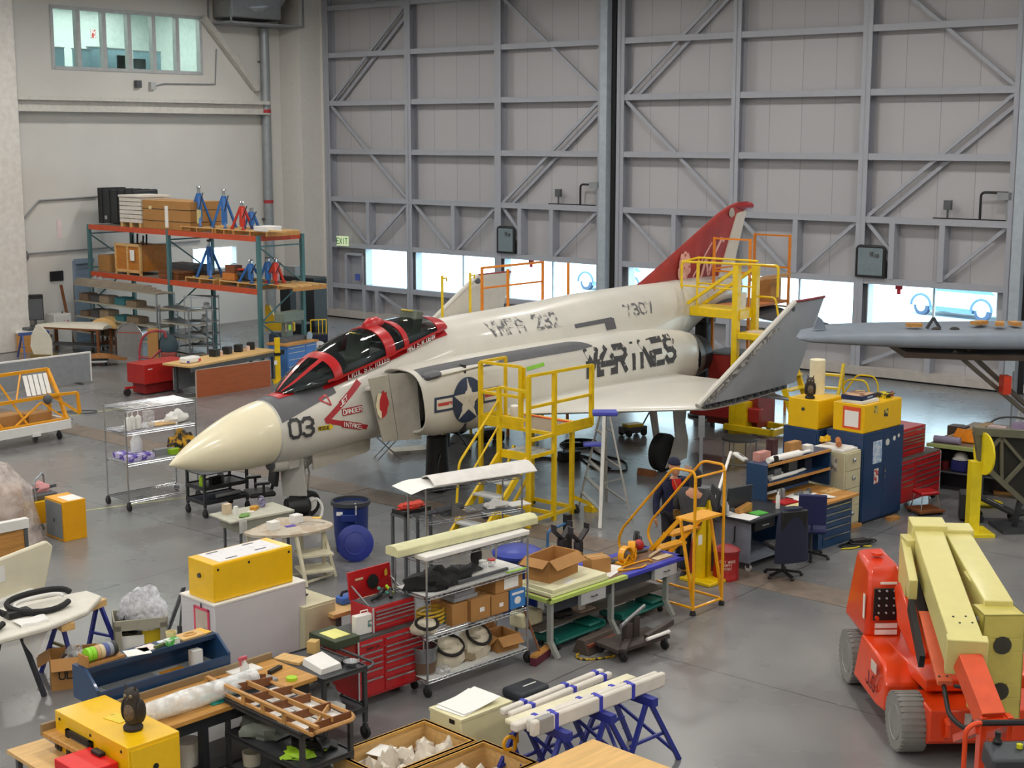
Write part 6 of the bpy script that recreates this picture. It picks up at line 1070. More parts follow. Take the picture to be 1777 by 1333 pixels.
for i,x in enumerate((.25,1.6)):
    t=thing('creeper','green mechanic creeper on casters under the bench, %s'%('nearer the broom','nearer the rolling ladder')[i],'creeper',W(lb,x,.12,0),lr+.03,'green creepers'); mesh('deck',GRN,BX(0,0,.1,1.05,.42,.14),BX(0,0,.1,.04,.42,.2),BX(1.01,0,.1,1.05,.42,.2),parent=t,bev=.015); mesh('headrest',GRN,BX(.75,.05,.14,1.0,.37,.19),parent=t,bev=.02)
    for a in (.1,.95):
        for b in (.06,.36): caster(t,a,b,.04)
t=thing('white_bracket','white bracket standing on the bench lower shelf','bracket',W(lb,1.05,.4,.312),lr); mesh('upright',WHT,BX(0,0,0,.09,.05,.26),parent=t); mesh('foot',M('#a58f7a',.6),BX(-.05,-.05,0,.25,.15,.02),parent=t)
solo('foam_bundle','pale yellow foam bundle under the bench end beside the broom','bundle',FOAM,BX(0,0,0,.4,.25,.2),loc=W(lb,-.05,.45,.0+.312),rz=lr,bev=.03); solo('white_board','white panel leaning behind the bench lower shelf','panel',WHT,BX(0,0,0,1.0,.03,.5),loc=W(lb,1.3,.95,0),rz=lr); solo('dark_bag','dark rag bag on the bench lower shelf','bag',BLK,crumple((0,0,0),.2,.14,.13,8),loc=W(lb,.7,.52,.312))
t=thing('push_broom','push broom with brown handle and maroon head leaning on the wire shelving','broom',A(936,1148),lr+.3); mesh('head',M('#5e2030',.8,name='broom_maroon'),BX(-.2,-.05,0,.25,.04,.11),parent=t,bev=.01); mesh('block',WOOD,BX(-.2,-.05,.11,.25,.04,.14),parent=t); mesh('handle',M('#8a5636',.5),TB((0,0,.14),(-.12,.35,1.15),.015),parent=t)
# blue drums behind the bench
for i,(px,py,r,h,l) in enumerate(((898,955,.36,.88,'big blue drum with a domed lid behind the bench'),(988,975,.28,.78,'smaller blue drum with papers on its lid behind the open carton'))):
    t=thing('lidded_drum',l,'drum',A(px,py,h),0); t.location.z=0; mesh('body',BIN,LT([(r*.8,0),(r*.9,h-.06),(r*.88,h-.04)],24),parent=t); mesh('lid',M('#2c3f9e',.4,name='drum_lid_blue'),LT([(r,h-.06),(r*1.02,h-.02),(r*.8,h+.03),(r*.3,h+.05),(0,h+.05)],24),parent=t)
    if i: solo('paper_stack','white crumpled papers on the smaller blue drum','paper',PAP,crumple((0,0,0),.2,.13,.08,2),loc=t.location+Vector((-.05,0,h+.05)))
t=thing('wagon_handle','blue-grey tubular frame with black upright beside the drums','frame',A(950,1010),lr); mesh('tube',M('#3a6a9a',.5),PT([(0,0,0.02),(0,0,.8),(.45,0,.85),(.6,0,.02)],.022,8,fillet=.08),parent=t); mesh('upright',BLK,BX(.4,-.05,.0,.5,.05,.98),parent=t)
for i,(px,py) in enumerate(((975,918),(1004,922))):
    t=thing('cradle_stand','black post stand with a forked cradle head, %s of the pair'%('farther','nearer')[i],'stand',A(px,py,1.15),lr); t.location.z=0; mesh('post',M('#2e2a2b',.5,name='stand_black'),TB((0,0,.03),(0,0,1.0),.07,n=14),parent=t); mesh('cradle',M('#2e2a2b',.5,name='stand_black'),RB((0,0,1.0),(-.17,0,1.15),.09,.03),RB((0,0,1.0),(.17,0,1.15),.09,.03),RB((-.17,0,1.15),(-.17,0,1.24),.09,.02),RB((.17,0,1.15),(.17,0,1.24),.09,.02),parent=t); mesh('base',M('#2e2a2b',.5,name='stand_black'),LT([(.25,0),(.25,.03),(.07,.05)],16),parent=t)
t=thing('rubber_ramp','brown and grey wheel ramp with yellow-black rope on the floor','ramp',A(1022,1140),lr+.05); mesh('wedge',M('#4a3f38',.7,name='ramp_brown'),PR([(0,0),(.28,0),(.2,.2),(.08,.2)],0,.62,'x'),parent=t,bev=.01); mesh('stripe',M('#7a3a22',.7),BX(.02,.02,.1,.6,.06,.14),parent=t)
cable('yellow and black rope lying between the ramp and the low trolley',[(1028,1133),(1005,1135),(998,1142),(1012,1147),(1050,1144),(1066,1140)],.016,M('#c9a31a',.6,hx2='#1c1c1c',scale=26,name='hazard_rope'),'hazard_rope')
solo('rope_end','knotted end of the yellow and black rope by the bench leg','rope',M('#c9981a',.6),crumple((0,0,0),.1,.06,.07,5),loc=A(1082,1110))
t=thing('floor_trolley','low brown steel trolley with two uprights and a pipe across them','trolley',A(1072,1152),lr-.12); TRB=M('#4b4340',.55,.3,var=.2,name='rusty_steel')
mesh('deck',TRB,BX(0,0,.13,.95,.45,.18),parent=t,bev=.005); mesh('upright',TRB,BX(.3,.15,.18,.4,.25,.42),parent=t); mesh('upright',TRB,BX(.5,.22,.18,.6,.32,.45),parent=t); mesh('cross_pipe',STL,TB((.15,.1,.45),(.85,.4,.5),.025),parent=t); mesh('bar',TRB,RB((.55,.05,.22),(1.1,.12,.3),.07),RB((0,-.1,.2),(.5,.3,.2),.08,.04),parent=t); mesh('white_tube',WHT,TB((.5,-.02,.22),(.95,.02,.22),.025),parent=t)
for x,y in ((.1,.0),(.1,.45),(.85,.0),(.85,.45)): caster(t,x,y,.065)
# ================= WIRE SHELVING =================
t=thing('wire_shelving','chrome wire shelving on casters packed with cartons, canvas bags and parts','shelving',A(742,1212),math.radians(44.5)); ws1=t; WR=t.rotation_euler[2]
wireshelf(t,1.75,.62,1.72,(.2,.74,1.25,1.7),.065,CHR,9,M('#d8d9d6',.5,name='shelf_liner'),(0,2))
def ons_(n,l,c,m,*g,x=0,y=0,z=0,rz=0,group=None,bev=0.): return solo(n,l,c,m,*g,loc=W(ws1,x,y,z+.016),rz=WR+rz,group=group,bev=bev)
solo('foam_beam','long pale green-cream foam-wrapped beam lying across the shelving top','beam',M('#d5d3a8',.75,name='foam_wrap'),LO([[(x,y,z) for y,z in ((-.12,0),(.12,0),(.12,.1),(.03,.13),(-.06,.13),(-.12,.09))] for x in (0,.1,1.2,2.2,2.3)]),loc=W(ws1,-.3,.28,1.78),rz=WR-.03,bev=.01); solo('foam_board','long white foam board lying on the shelving top edge','board',WHT,BX(0,0,0,1.75,.22,.06),loc=W(ws1,-.02,-.02,1.712),rz=WR,bev=.012)
ons_('tool_bag','black cloth bag slumped on the second shelf','bag',M('#202023',.9),crumple((.0,.0,0),.34,.24,.2,11),x=.35,y=.3,z=1.25); ons_('strap_bundle','tangle of black straps and pads on the second shelf','straps',M('#26262a',.8),crumple((0,0,0),.26,.17,.13,21,9,.45),x=.85,y=.35,z=1.25); ons_('clamp_part','cream and black moulded part on the strap tangle','part',M('#b5b09c',.6,hx2='#2a2a2a',scale=9),crumple((0,0,0),.16,.11,.1,31,8,.4),x=1.05,y=.4,z=1.25); ons_('black_pad','black rubber pad standing at the back of the second shelf','pad',RUB,BL((0,0,.14),(.1,.03,.14)),x=1.3,y=.52,z=1.25)
ons_('white_tray','white sheet tray on the second shelf next to the yellow-green tape','tray',WHT,BX(0,0,0,.75,.42,.012),x=.95,y=.13,z=1.25); ons_('grey_bar','grey bar lying along the front of the second shelf','bar',DGR,RB((0,0,.02),(.85,.0,.02),.035),x=.6,y=.1,z=1.262); ons_('lime_tape','strip of lime tape on the second shelf edge','tape',M('#9bd53c',.6),BX(0,0,0,.34,.05,.004),x=1.38,y=.02,z=1.25)
for i,x in enumerate((1.3,1.42)): t=ons_('clear_jar',('clear jar of bits on the white tray','clear jar with a red lid on the white tray')[i],'jar',CLR,LT([(.05,0),(.055,.07),(.05,.08)],14),x=x,y=.4-.04*i,z=1.263); mesh('lid',(M('#d02a30',.5) if i else WHT),LT([(.05,.08),(.05,.095),(0,.095)],14),parent=t)
for i,(x,w,h,l) in enumerate(((.78,.33,.28,'brown carton with a white label on the third shelf'),(1.13,.3,.25,'plain brown carton on the third shelf beside the blue box'))): 
    t=carton(l,W(ws1,x,.06,.755),WR,w,.4,h); mesh('label',PAP,BX(w*.45,-.004,h*.35,w*.68,0,h*.55),parent=t)
t=carton('brown carton with a round white emblem on the upper edge of the third shelf',W(ws1,1.22,.08,1.01),WR,.48,.42,.2); mesh('label',PAP,BX(.15,-.004,.03,.4,0,.17),parent=t)
t=ons_('blue_box','bright blue box with a white animal print at the shelf end','box',M('#3f86cf',.5),BX(0,0,0,.27,.4,.24),x=1.45,y=.05,z=.75); mesh('print',PAP,quadmesh(fan([(.13+.06*math.cos(a),.1+.05*math.sin(a)) for a in [k*PI/6 for k in range(12)]],(.13,.1),1),lambda x,z:(x,-.003,z)),BX(.03,-.003,.18,.24,0,.21),parent=t)
ons_('manual_stack','stack of grey binders and papers on the cartons','binders',M('#9a9ea4',.6),BX(0,0,0,.4,.3,.05),BX(.03,.02,.05,.36,.3,.1),x=.55,y=.12,z=1.03); 
carton('low brown carton under the grey binders',W(ws1,.5,.1,.755),WR,.26,.4,.27,tape=False)
ons_('rope_coil','yellow rope coil draped over a blue bundle on the third shelf','rope',M('#c9a52a',.7),*[PT([(.2*math.cos(a),.12*math.sin(a),.05+.05*k) for a in [j*PI/8 for j in range(16)]],.018,5,True) for k in range(4)],x=.32,y=.3,z=.75); ons_('blue_bundle','dark blue cloth bundle inside the yellow rope coil','bundle',M('#27449a',.8),crumple((0,0,0),.14,.1,.15,14),x=.3,y=.3,z=.75); ons_('teal_cloth','teal cloth heap on the third shelf','cloth',M('#127a74',.85),crumple((0,0,0),.14,.13,.2,17),x=.62,y=.28,z=.75)
CANV=M('#cfc7b2',.85,var=.08,name='canvas_cream')
def canvasbag(l,x,y,z,rx,ry,rz_,seed): 
    t=thing('canvas_bag',l,'canvas bag',W(ws1,x,y,z),WR+.1*seed,'canvas bags on the wire shelving'); mesh('bag',CANV,crumple((0,0,0),rx,ry,rz_,seed,9,.12),parent=t); mesh('dark_rim',M('#241f1e',.8),PT([(rx*.8*math.cos(a),-ry*.35+ry*.62*math.sin(a),rz_*.72+rz_*.25*math.sin(a)) for a in [k*PI/9 for k in range(18)]],.022,6,True),parent=t); mesh('opening',M('#b3ab98',.8),X(BL((0,0,0),(rx*.7,ry*.5,.02),8),(0,-ry*.3,rz_*.78),(.35,0,0)),parent=t)
canvasbag('cream canvas tray with holes hanging at the shelf post, third shelf',.12,.2,.766,.2,.17,.16,1); canvasbag('cream canvas bag with a black oval rim on the bottom shelf',.55,.3,.216,.28,.22,.36,2); canvasbag('cream canvas pouch with black and white rim further along the bottom shelf',1.05,.3,.216,.26,.2,.38,3)
t=thing('steel_bucket','dented steel bucket on the bottom shelf beside the red tool chest','bucket',W(ws1,.17,.25,.216),0); mesh('body',STL,LT([(.13,0),(.17,.35),(.16,.35),(.12,.02),(0,.02)],18),parent=t); mesh('brown_wrap',M('#6b5544',.8),LT([(.137,.02),(.15,.16),(.14,.16)],18),parent=t)
ons_('plastic_wrap','crumple of clear plastic by the steel bucket','plastic wrap',CLR,crumple((0,0,0),.1,.08,.1,6),x=.33,y=.1,z=.2)
carton('open battered brown carton at the bottom shelf end',W(ws1,1.28,.1,.216),WR-.1,.34,.35,.2,True); ons_('brown_paper','crumpled brown paper behind the battered carton','paper',M('#9c6b3a',.8),crumple((0,0,0),.16,.12,.24,19),x=1.5,y=.5,z=.2); ons_('tan_pouch','small tan pouch by the canvas bags','pouch',M('#8a7a60',.8),crumple((0,0,0),.12,.1,.12,23),x=.84,y=.22,z=.2)
p,r_,l=fr(738,848,909,824,1.72); t=thing('wire_shelving','second chrome wire shelving unit behind, carrying a white wing skin on its top','shelving',(p.x,p.y,0),r_); ws2=t; L2=l
wireshelf(t,L2,.6,1.72,(.2,.7,1.2,1.7),.065,CHR,9,WHT,(3,)); 
solo('wing_skin','white curved wing skin section lying on the rear wire shelving','wing skin',M('#dad7d2',.5,name='skin_white'),SHT(lambda u,v:(1.75*u+.1*v*(1-u),.6*v-.05,.16*math.sin(PI*(.1+.85*v))*(.7+.3*u)),10,10,.015),loc=W(ws2,.12,.0,1.722),rz=r_); solo('paper_sheet','white paper overhanging the rear wire shelving top','paper',PAP,SHT(lambda u,v:(.75*u-.25,.62*v-.05,-.1*max(0,.3-u)*2),8,4,.004),loc=W(ws2,0,0,1.735),rz=r_)
for i,(n,l,m,g,x,y) in enumerate((('grey_propeller','dark grey pump with long shaft on the rear shelving',DGR,[TB((0,0,.08),(.5,.1,.08),.055),TB((-.2,-.05,.08),(.0,0,.08),.04),BX(.1,-.05,0,.3,.12,.05)],.3,.25),('fin_part','grey triangular fin part beside the pump on the rear shelving',M('#6d6a68',.5),[PR([(0,0),(.55,.05),(.1,.3)],0,.03),PR([(0,0),(.3,.0),(.0,.2)],0,.03,'y')],.5,.1),('white_rag','white cloth and paper on the rear shelving',WHT,[crumple((0,0,0),.2,.12,.1,4),BX(.2,-.15,0,.55,.1,.01)],1.35,.3))): solo(n,l,'part' if i<2 else 'cloth',m,*g,loc=W(ws2,x,y,1.206),rz=r_)
solo('dark_tray','dark flat tray under the white cloth on the rear shelving','tray',DGR,BX(0,0,0,.6,.5,.006),loc=W(ws2,1.05,.06,1.2005),rz=r_); solo('foam_roll','grey foam roll on the rear shelving behind the foam beam','roll',M('#7d7a76',.9),TB((0,0,.09),(.7,0,.09),.085,n=14),loc=W(ws2,.5,.3,.706),rz=r_)
solo('red_jacket','orange-red cloth draped over a case behind the foam beam','cloth',M('#c8341f',.7),crumple((0,0,0),.3,.18,.12,13),loc=W(ws2,-.22,.25,1.206),rz=r_) if 0 else None
t=thing('instrument_case','black case with a red cloth on a stand behind the red tool chest','case',A(705,1020),Q); mesh('stand',DGR,*[BX(x,y,0,x+.04,y+.04,1.1) for x in (0,.5) for y in (0,.3)],BX(0,0,1.06,.54,.34,1.1),parent=t); mesh('case',BLK,BX(.0,.02,1.1,.54,.32,1.17),parent=t,bev=.01); mesh('red_cloth',M('#c8341f',.7),crumple((.25,.15,1.17),.26,.14,.08,13),parent=t)
# ================= DESK AREA =================
t=thing('rolling_desk','grey steel desk with black top on casters, papers at its front edge','desk',A(1300,994),Q); DW,DD,DH=1.35,.8,.83; STEELG=M('#7c8390',.5,name='desk_grey')
mesh('top',M('#2a2d33',.45,name='desk_top_black'),BX(-.03,-.03,DH-.04,DW,DD,DH),parent=t,bev=.006); mesh('side',STEELG,BX(.02,.02,.13,.05,DD-.03,DH-.04),parent=t); mesh('side',STEELG,BX(DW-.08,.02,.13,DW-.03,DD-.03,DH-.04),parent=t); mesh('back',STEELG,BX(.05,DD-.06,.13,DW-.05,DD-.03,DH-.04),parent=t); mesh('drawer',BLK,BX(.12,.0,DH-.2,.65,.4,DH-.05),parent=t); mesh('handle',CHR,BX(.3,-.015,DH-.14,.48,.0,DH-.12),parent=t); mesh('shelf',STEELG,BX(.05,.05,.13,DW-.05,DD-.05,.17),parent=t); mesh('hook',BLK,PT([(.018,.3,.68),(.005,.3,.68),(.005,.3,.45),(-.03,.3,.42)],.012),parent=t)
for x in (.06,DW-.06):
    for y in (.06,DD-.08): caster(t,x,y,.055,LGR)
dk=t
def ond(n,l,c,m,*g,x=0,y=0,z=0,rz=0,bev=0.,group=None): return solo(n,l,c,m,*g,loc=W(dk,x,y,DH+.001+z),rz=Q+rz,bev=bev,group=group)
ond('paper_sheet','white paper hanging over the desk corner','paper',PAP,BX(0,0,0,.32,.4,.004),x=.0,y=.02,rz=.1); ond('paper_sheet','second white sheet behind on the desk','paper',PAP,BX(0,0,0,.28,.3,.004),x=.02,y=.45,rz=-.1); ond('green_folder','bright green folder on the black desk top','folder',M('#4fb23c',.5),BX(0,0,0,.25,.2,.015),x=.33,y=.1,rz=-.1); ond('sticky_notes','yellow note sheets beside the green folder','notes',M('#e8e08a',.6),BX(0,0,0,.12,.1,.01),x=.4,y=.36,rz=.3); ond('letter_box','orange-tan letter box on the desk before the dark monitor','box',WOOD,PR([(0,0),(.3,0),(.3,.14),(0,.07)],0,.1,'y'),x=.2,y=.36,rz=-.1)
for i,(x,y,r,l) in enumerate(((.35,.5,-.2,'dark monitor turned away on the desk, nearer the blue shelving'),(.0,.72,.9,'black monitor on the desk corner nearer the rolling ladder'))):
    t=thing('desktop_monitor',l,'monitor',W(dk,x,y,DH+.001),Q+r); mesh('screen',M('#2f343c',.4,name='monitor_back'),X(BX(-.25,-.02,.08,.25,.02,.42),(0,0,0),(.12,0,0)),parent=t,bev=.01); mesh('stand',BLK,BX(-.12,-.08,0,.12,.1,.015),BX(-.04,0,.015,.04,.03,.15),parent=t)
ond('spray_bottle','small silver bottle between the monitors','bottle',LGR,LT([(.035,0),(.035,.14),(.015,.17),(.015,.2)],10),x=.06,y=.5); ond('yellow_tape_roll','yellow-green tape roll behind the dark monitor','tape roll',LIM,LT([(.05,0),(.07,.0),(.07,.06),(.05,.06)],16),x=.62,y=.72); ond('sanitiser_pump','white pump bottle standing on the black desk near the blue shelving','bottle',WHT,LT([(.035,0),(.035,.2),(.012,.23),(.012,.27)],10),x=.95,y=.16); ond('cable_tangle','tangle of dark cables between the monitors','cables',BLK,crumple((0,0,0),.14,.1,.12,33,8,.5),x=.0,y=.62); ond('red_ornament','brown pot with red spots behind the dark monitor','pot',M('#6a3222',.6),LT([(.04,0),(.07,.06),(.05,.12)],12),x=.78,y=.68)
t=thing('magnifier_lamp','white arm lamp with square magnifier head clamped to the desk','lamp',W(dk,.0,.62,DH),Q); a=A(1239,835,1.15)-t.location; RI=Matrix.Rotation(-Q,3,'Z'); hd_=RI@(A(1285,793,1.42)-t.location); md=RI@(A(1268,785,1.5)-t.location); bs=Vector((0,0,.0))
mesh('arm',WHT,TB((0,0,0),(-.02,.02,.3),.03),TB((-.02,.02,.3),tuple(md),.025),parent=t); mesh('head',WHT,X(BX(-.14,-.12,-.03,.14,.12,.03),tuple(hd_),(.5,.2,.4)),parent=t,bev=.02); mesh('lens',DGR,X(LT([(0,.0),(.06,.0),(.06,.035),(0,.036)],16),tuple(hd_),(.5,.2,.4)),parent=t); mesh('clamp',DST,BX(-.05,-.05,-.08,.05,.05,.02),parent=t)
def taskchair(l,loc,rz,mat,back=True,coat=None):
    t=thing('task_chair',l,'chair',loc,rz); mesh('seat',mat,BX(-.24,-.24,.45,.24,.24,.54),parent=t,bev=.04); mesh('column',DST,TB((0,0,.1),(0,0,.45),.028),parent=t); mesh('star_base',BLK,*[RB((0,0,.1),(.28*math.cos(a),.28*math.sin(a),.06),.045,.03) for a in [.3+k*1.2566 for k in range(5)]],parent=t)
    for k in range(5): a=.3+k*1.2566; mesh('caster',BLK,BL((.29*math.cos(a),.29*math.sin(a),.03),.03,6),parent=t)
    if back: mesh('backrest',mat,X(BX(-.22,-.03,.0,.22,.04,.5),(0,.24,.62),(-.12,0,0)),RB((0,.2,.48),(0,.27,.7),.06,.03),parent=t,bev=.03)
    if coat: mesh('coat',coat,X(LO([[(w*math.cos(a),-.02+.09*math.sin(a),z) for a in [k*PI/8 for k in range(16)]] for z,w in ((-.32,.3),(-.1,.29),(.2,.28),(.45,.25),(.53,.15))]),(0,.26,.62)),parent=t)
    return t
taskchair('black task chair with a navy coat over its back in front of the desk',A(1358,1000),math.radians(200),BLK,True,NAVY); taskchair('dark blue task chair by the blue drawer bank',A(1406,968),math.radians(170),M('#1d2352',.7,name='chair_blue'))
# blue drawer workstation
t=thing('drawer_workstation','blue drawer workstation with a worn wooden top','workbench',A(1419,956),math.radians(44)); WL0=-.72; WH=.8
mesh('carcass',BLU,BX(0,0,0,.96,.85,WH-.05),parent=t); mesh('knee_side',BLU,BX(WL0,.1,0,WL0+.05,.85,WH-.05),parent=t); mesh('top',WOOD,BX(WL0,-.06,WH-.05,1.08,.95,WH),parent=t,bev=.01); chest(t,.94,.8,WH-.07,[(1,1,1,1.2,1.3)],((.12,.98),),BLU,CHR)
wk_=t; wr=t.rotation_euler[2]
t=thing('riser_shelf','blue steel riser with two wooden shelves full of rolled drawings on the workstation','shelf',W(wk_,-.62,.62,WH+.001),wr); RLn=1.85
mesh('end_panel',BLU,BX(0,0,0,.04,.4,.62),parent=t); mesh('end_panel',BLU,BX(RLn-.04,0,0,RLn,.4,.62),parent=t)
for z in (.28,.6): s=mesh('shelf_board',BLU,BX(.04,0,z,RLn-.04,.4,z+.02),parent=t); mesh('wood_edge',WOOD,BX(.04,-.02,z-.01,RLn-.04,0,z+.035),parent=s)
mesh('back_panel',M('#20262f',.6),BX(.04,.38,.02,RLn-.04,.4,.6),parent=t); rs=t
def onr(n,l,c,m,*g,x=0,y=0,z=0,rz=0,group=None): return solo(n,l,c,m,*g,loc=W(rs,x,y,z),rz=wr+rz,group=group)
for i,(x,y,ln,r,z) in enumerate(((.15,.08,.85,.05,.62),(.4,.2,.75,.035,.62),(.75,.1,.6,.03,.62),(.25,.1,.75,.035,.3),(.2,.22,.6,.03,.3),(.85,.12,.5,.03,.3))): onr('paper_roll','rolled white drawing on the riser, %s shelf, %s'%(('top','lower')[z<.5],('longest, at the front','behind the longest','thin one further along','at the front','behind the first','at the drawer end')[i]),'paper roll',PAP,TB((0,0,r),(ln,.02*i-.04,r),r,n=10),x=x,y=y,z=z+.001,group='rolled drawings')
for i,(x,y,z,w,h,m,l) in enumerate(((.15,.25,.62,.3,.14,M('#c98f84',.6),'pink and cream card box on the riser top'),(.55,.28,.62,.14,.3,M('#3d1a1c',.5),'tall dark brown canister box on the riser top'),(.95,.2,.62,.3,.2,CARD,'open cardboard tray with a tape roll on the riser top'),(1.3,.1,.62,.16,.12,WHT,'little white box at the riser top end'),(.9,.2,.3,.25,.2,DGR,'dark machine block on the lower riser shelf'),(.5,.2,.3,.2,.14,GRY,'grey block on the lower riser shelf'),(1.3,.15,.3,.2,.2,NAVY,'navy speaker box on the lower riser shelf'))): onr('desk_box',l,'box',m,BX(0,0,0,w,.14,h),BX(.01,.01,h,w-.01,.13,h+.005),x=x,y=y,z=z+.001)
onr('tape_dispenser','black tape dispenser on the riser top front','dispenser',BLK,X(LT([(.02,-.02),(.06,-.02),(.06,.02),(.02,.02)],14),(0,0,.06),(PI/2,0,0)),BX(-.1,-.03,0,.14,.03,.03),x=.3,y=.04,z=.621)
def onw(n,l,c,m,*g,x=0,y=0,z=0,rz=0,bev=0.): return solo(n,l,c,m,*g,loc=W(wk_,x,y,WH+.001+z),rz=wr+rz,bev=bev)
onw('red_binder','red binder lying on the workstation top','binder',M('#b3161c',.5),BX(0,0,0,.35,.25,.05),x=-.62,y=.25,rz=-.1); onw('manila_folder','pile of manila folders under the red binder edge','folders',M('#e0d29a',.7),BX(0,0,0,.4,.22,.03),x=-.66,y=.0,rz=-.05)
for i,(x,y,w,r) in enumerate(((-.2,.15,.5,.2),(.1,.1,.45,-.15),(-.1,.35,.6,.05))): onw('paper_sheet','loose white drawing on the workstation top, %s'%('nearest the red binder','nearest the drawers','under the riser')[i],'paper',PAP,SHT(lambda u,v:(w*u,.25*v,.012+.012*math.sin(5*u)),6,2,.003),x=x,y=y,z=.006*i,rz=r)
for i,(x,y) in enumerate(((.05,.5),(.3,.45),(-.3,.5))): onw('grey_fitting','grey metal fitting on the workstation, %s'%('middle one','drawer end','binder end')[i],'fitting',STL,TB((0,0,.04),(.22,.04,.04),.04,n=10),BX(.05,-.05,0,.15,.05,.03),x=x,y=y,rz=.3*i)
onw('wood_tray','pale wooden tray with pegs on the drawer end of the workstation','tray',WOODL,BX(0,0,0,.35,.2,.03),TB((.1,.1,.03),(.1,.1,.07),.015),TB((.25,.1,.03),(.25,.1,.07),.015),x=.6,y=.2)
for i in range(2): onw('steel_cylinder','short steel cylinder standing under the riser, %s'%('one','other')[i]+' of two','cylinder',STL,LT([(.04,0),(.04,.2),(.03,.22)],12),x=-.42+.1*i,y=.5)
# cabinets
t=thing('steel_cabinet','tall navy blue steel cabinet with stickers and a paper rocket picture','cabinet',A(1492,912),math.radians(44)); CH=1.62; CW=1.3; CD=.75; BLK_=M('#1b3a63',.4,coat=.2,name='cabinet_navy')
mesh('body',BLK_,BX(0,0,.03,CW,CD,CH),parent=t,bev=.006); mesh('door',BLK_,BX(.02,-.015,.06,CW/2-.004,0,CH-.04),parent=t); mesh('door',BLK_,BX(CW/2+.004,-.015,.06,CW-.02,0,CH-.04),parent=t); mesh('handle',CHR,BX(CW/2+.03,-.035,.85,CW/2+.05,-.015,.92),BX(CW/2+.03,-.035,.74,CW/2+.05,-.015,.8),parent=t); mesh('plinth',BLK,BX(.03,.03,0,CW-.03,CD-.03,.03),parent=t)
mesh('picture',M('#8fb0d8',.6,hx2='#c8d4e4',scale=12),BX(.3,-.019,1.05,.58,-.015,1.45),parent=t); mesh('sticker',M('#b0323a',.6,hx2='#d8d4cc',scale=14),BX(.36,-.019,.68,.5,-.015,.95),parent=t); mesh('badge',M('#d8d8d4',.6),*[X(LT([(0,0),(r,0),(r,.003),(0,.003)],18),(x,-.015,z),(PI/2,0,0)) for x,z,r in ((.76,1.38,.06),(.98,1.42,.045),(1.12,1.45,.035))],parent=t)
cb=t; cr=t.rotation_euler[2]
t=thing('steel_cabinet','second blue steel cabinet behind the filing cabinet','cabinet',W(cb,-.1,.85,0),cr); mesh('body',BLK_,BX(0,0,.03,.95,.75,1.58),parent=t,bev=.006); mesh('door',BLK_,BX(.02,-.015,.06,.93,0,1.54),parent=t); mesh('red_strip',M('#7d2028',.5),BX(.05,-.02,1.3,.6,-.015,1.42),parent=t); mesh('side_panel',BLK_,BX(-.01,.03,.06,0,.72,1.52),parent=t); cb2=t
t=thing('filing_cabinet','beige four-drawer filing cabinet with chrome combination locks','cabinet',W(cb,-.52,.02,0),cr); mesh('body',BEI,BX(0,0,.05,.5,.72,1.36),parent=t,bev=.008)
for i in range(4): d=mesh('drawer',BEI,BX(.03,-.02,.09+.315*i,.47,0,.39+.315*i),parent=t,bev=.006); mesh('lock',CHR,X(LT([(.035,0),(.04,.02),(.02,.04),(0,.04)],14),(.25,-.02,.27+.315*i),(PI/2,0,0)),parent=d)
mesh('plinth',WOOD,BX(-.02,-.06,0,.52,.72,.05),parent=t); mesh('photo_sign',M('#8c8a84',.6,hx2='#d9d6cc',scale=10),BX(-.006,.15,1.02,-.001,.5,1.26),parent=t); fc_=t
for i,(n,l,m,g) in enumerate((('paper_roll','brown paper roll on the filing cabinet',M('#b06f42',.7),[TB((0,.1,.08),(.35,.35,.08),.05,n=12)]),('yellow_gun','yellow plastic gun on the filing cabinet papers',M('#e8b81a',.5),[crumple((.2,.5,.05),.12,.08,.1,3,8,.5)]),('paper_stack','stack of papers on the filing cabinet',PAP,[BX(0,.02,0,.46,.6,.03),CB(.2,.3,.03,.4,.5,.015,.2)]))): solo(n,l,('paper roll','tool','paper')[i],m,*g,loc=W(fc_,.02,.04,1.366+(.046 if i<2 else 0)),rz=cr)
def yellowcab(l,loc,rz,w,d,h,doc=None):
    t=thing('safety_cabinet',l,'safety cabinet',loc,rz); mesh('body',YCAB,BX(0,0,0,w,d,h),parent=t,bev=.008); mesh('door',YCAB,BX(.01,-.012,.02,w-.01,0,h-.02),parent=t); return t
t=yellowcab('yellow safety cabinet carrying an owl figure, on the second blue cabinet',W(cb2,.02,.05,1.581),cr,.8,.62,.52); mesh('lock',DST,X(LT([(.03,0),(.03,.02),(0,.02)],12),(0,.3,.34),(0,-PI/2,0)),parent=t); yc1=t
t=yellowcab('yellow safety cabinet with a red-framed document, on the tall blue cabinet',W(cb,.02,.02,CH+.001),cr,1.2,.62,.5); mesh('document',M('#e0562c',.5),BX(-.008,.06,.06,0,.42,.45),parent=t); mesh('document_page',PAP,BX(-.012,.1,.1,-.008,.38,.38),parent=t); mesh('sticker',M('#3a3a3a',.5,hx2='#c9b85a',scale=14),BX(.3,-.016,.32,.42,-.012,.45),BX(.62,-.016,.22,.75,-.012,.36),parent=t); yc2=t
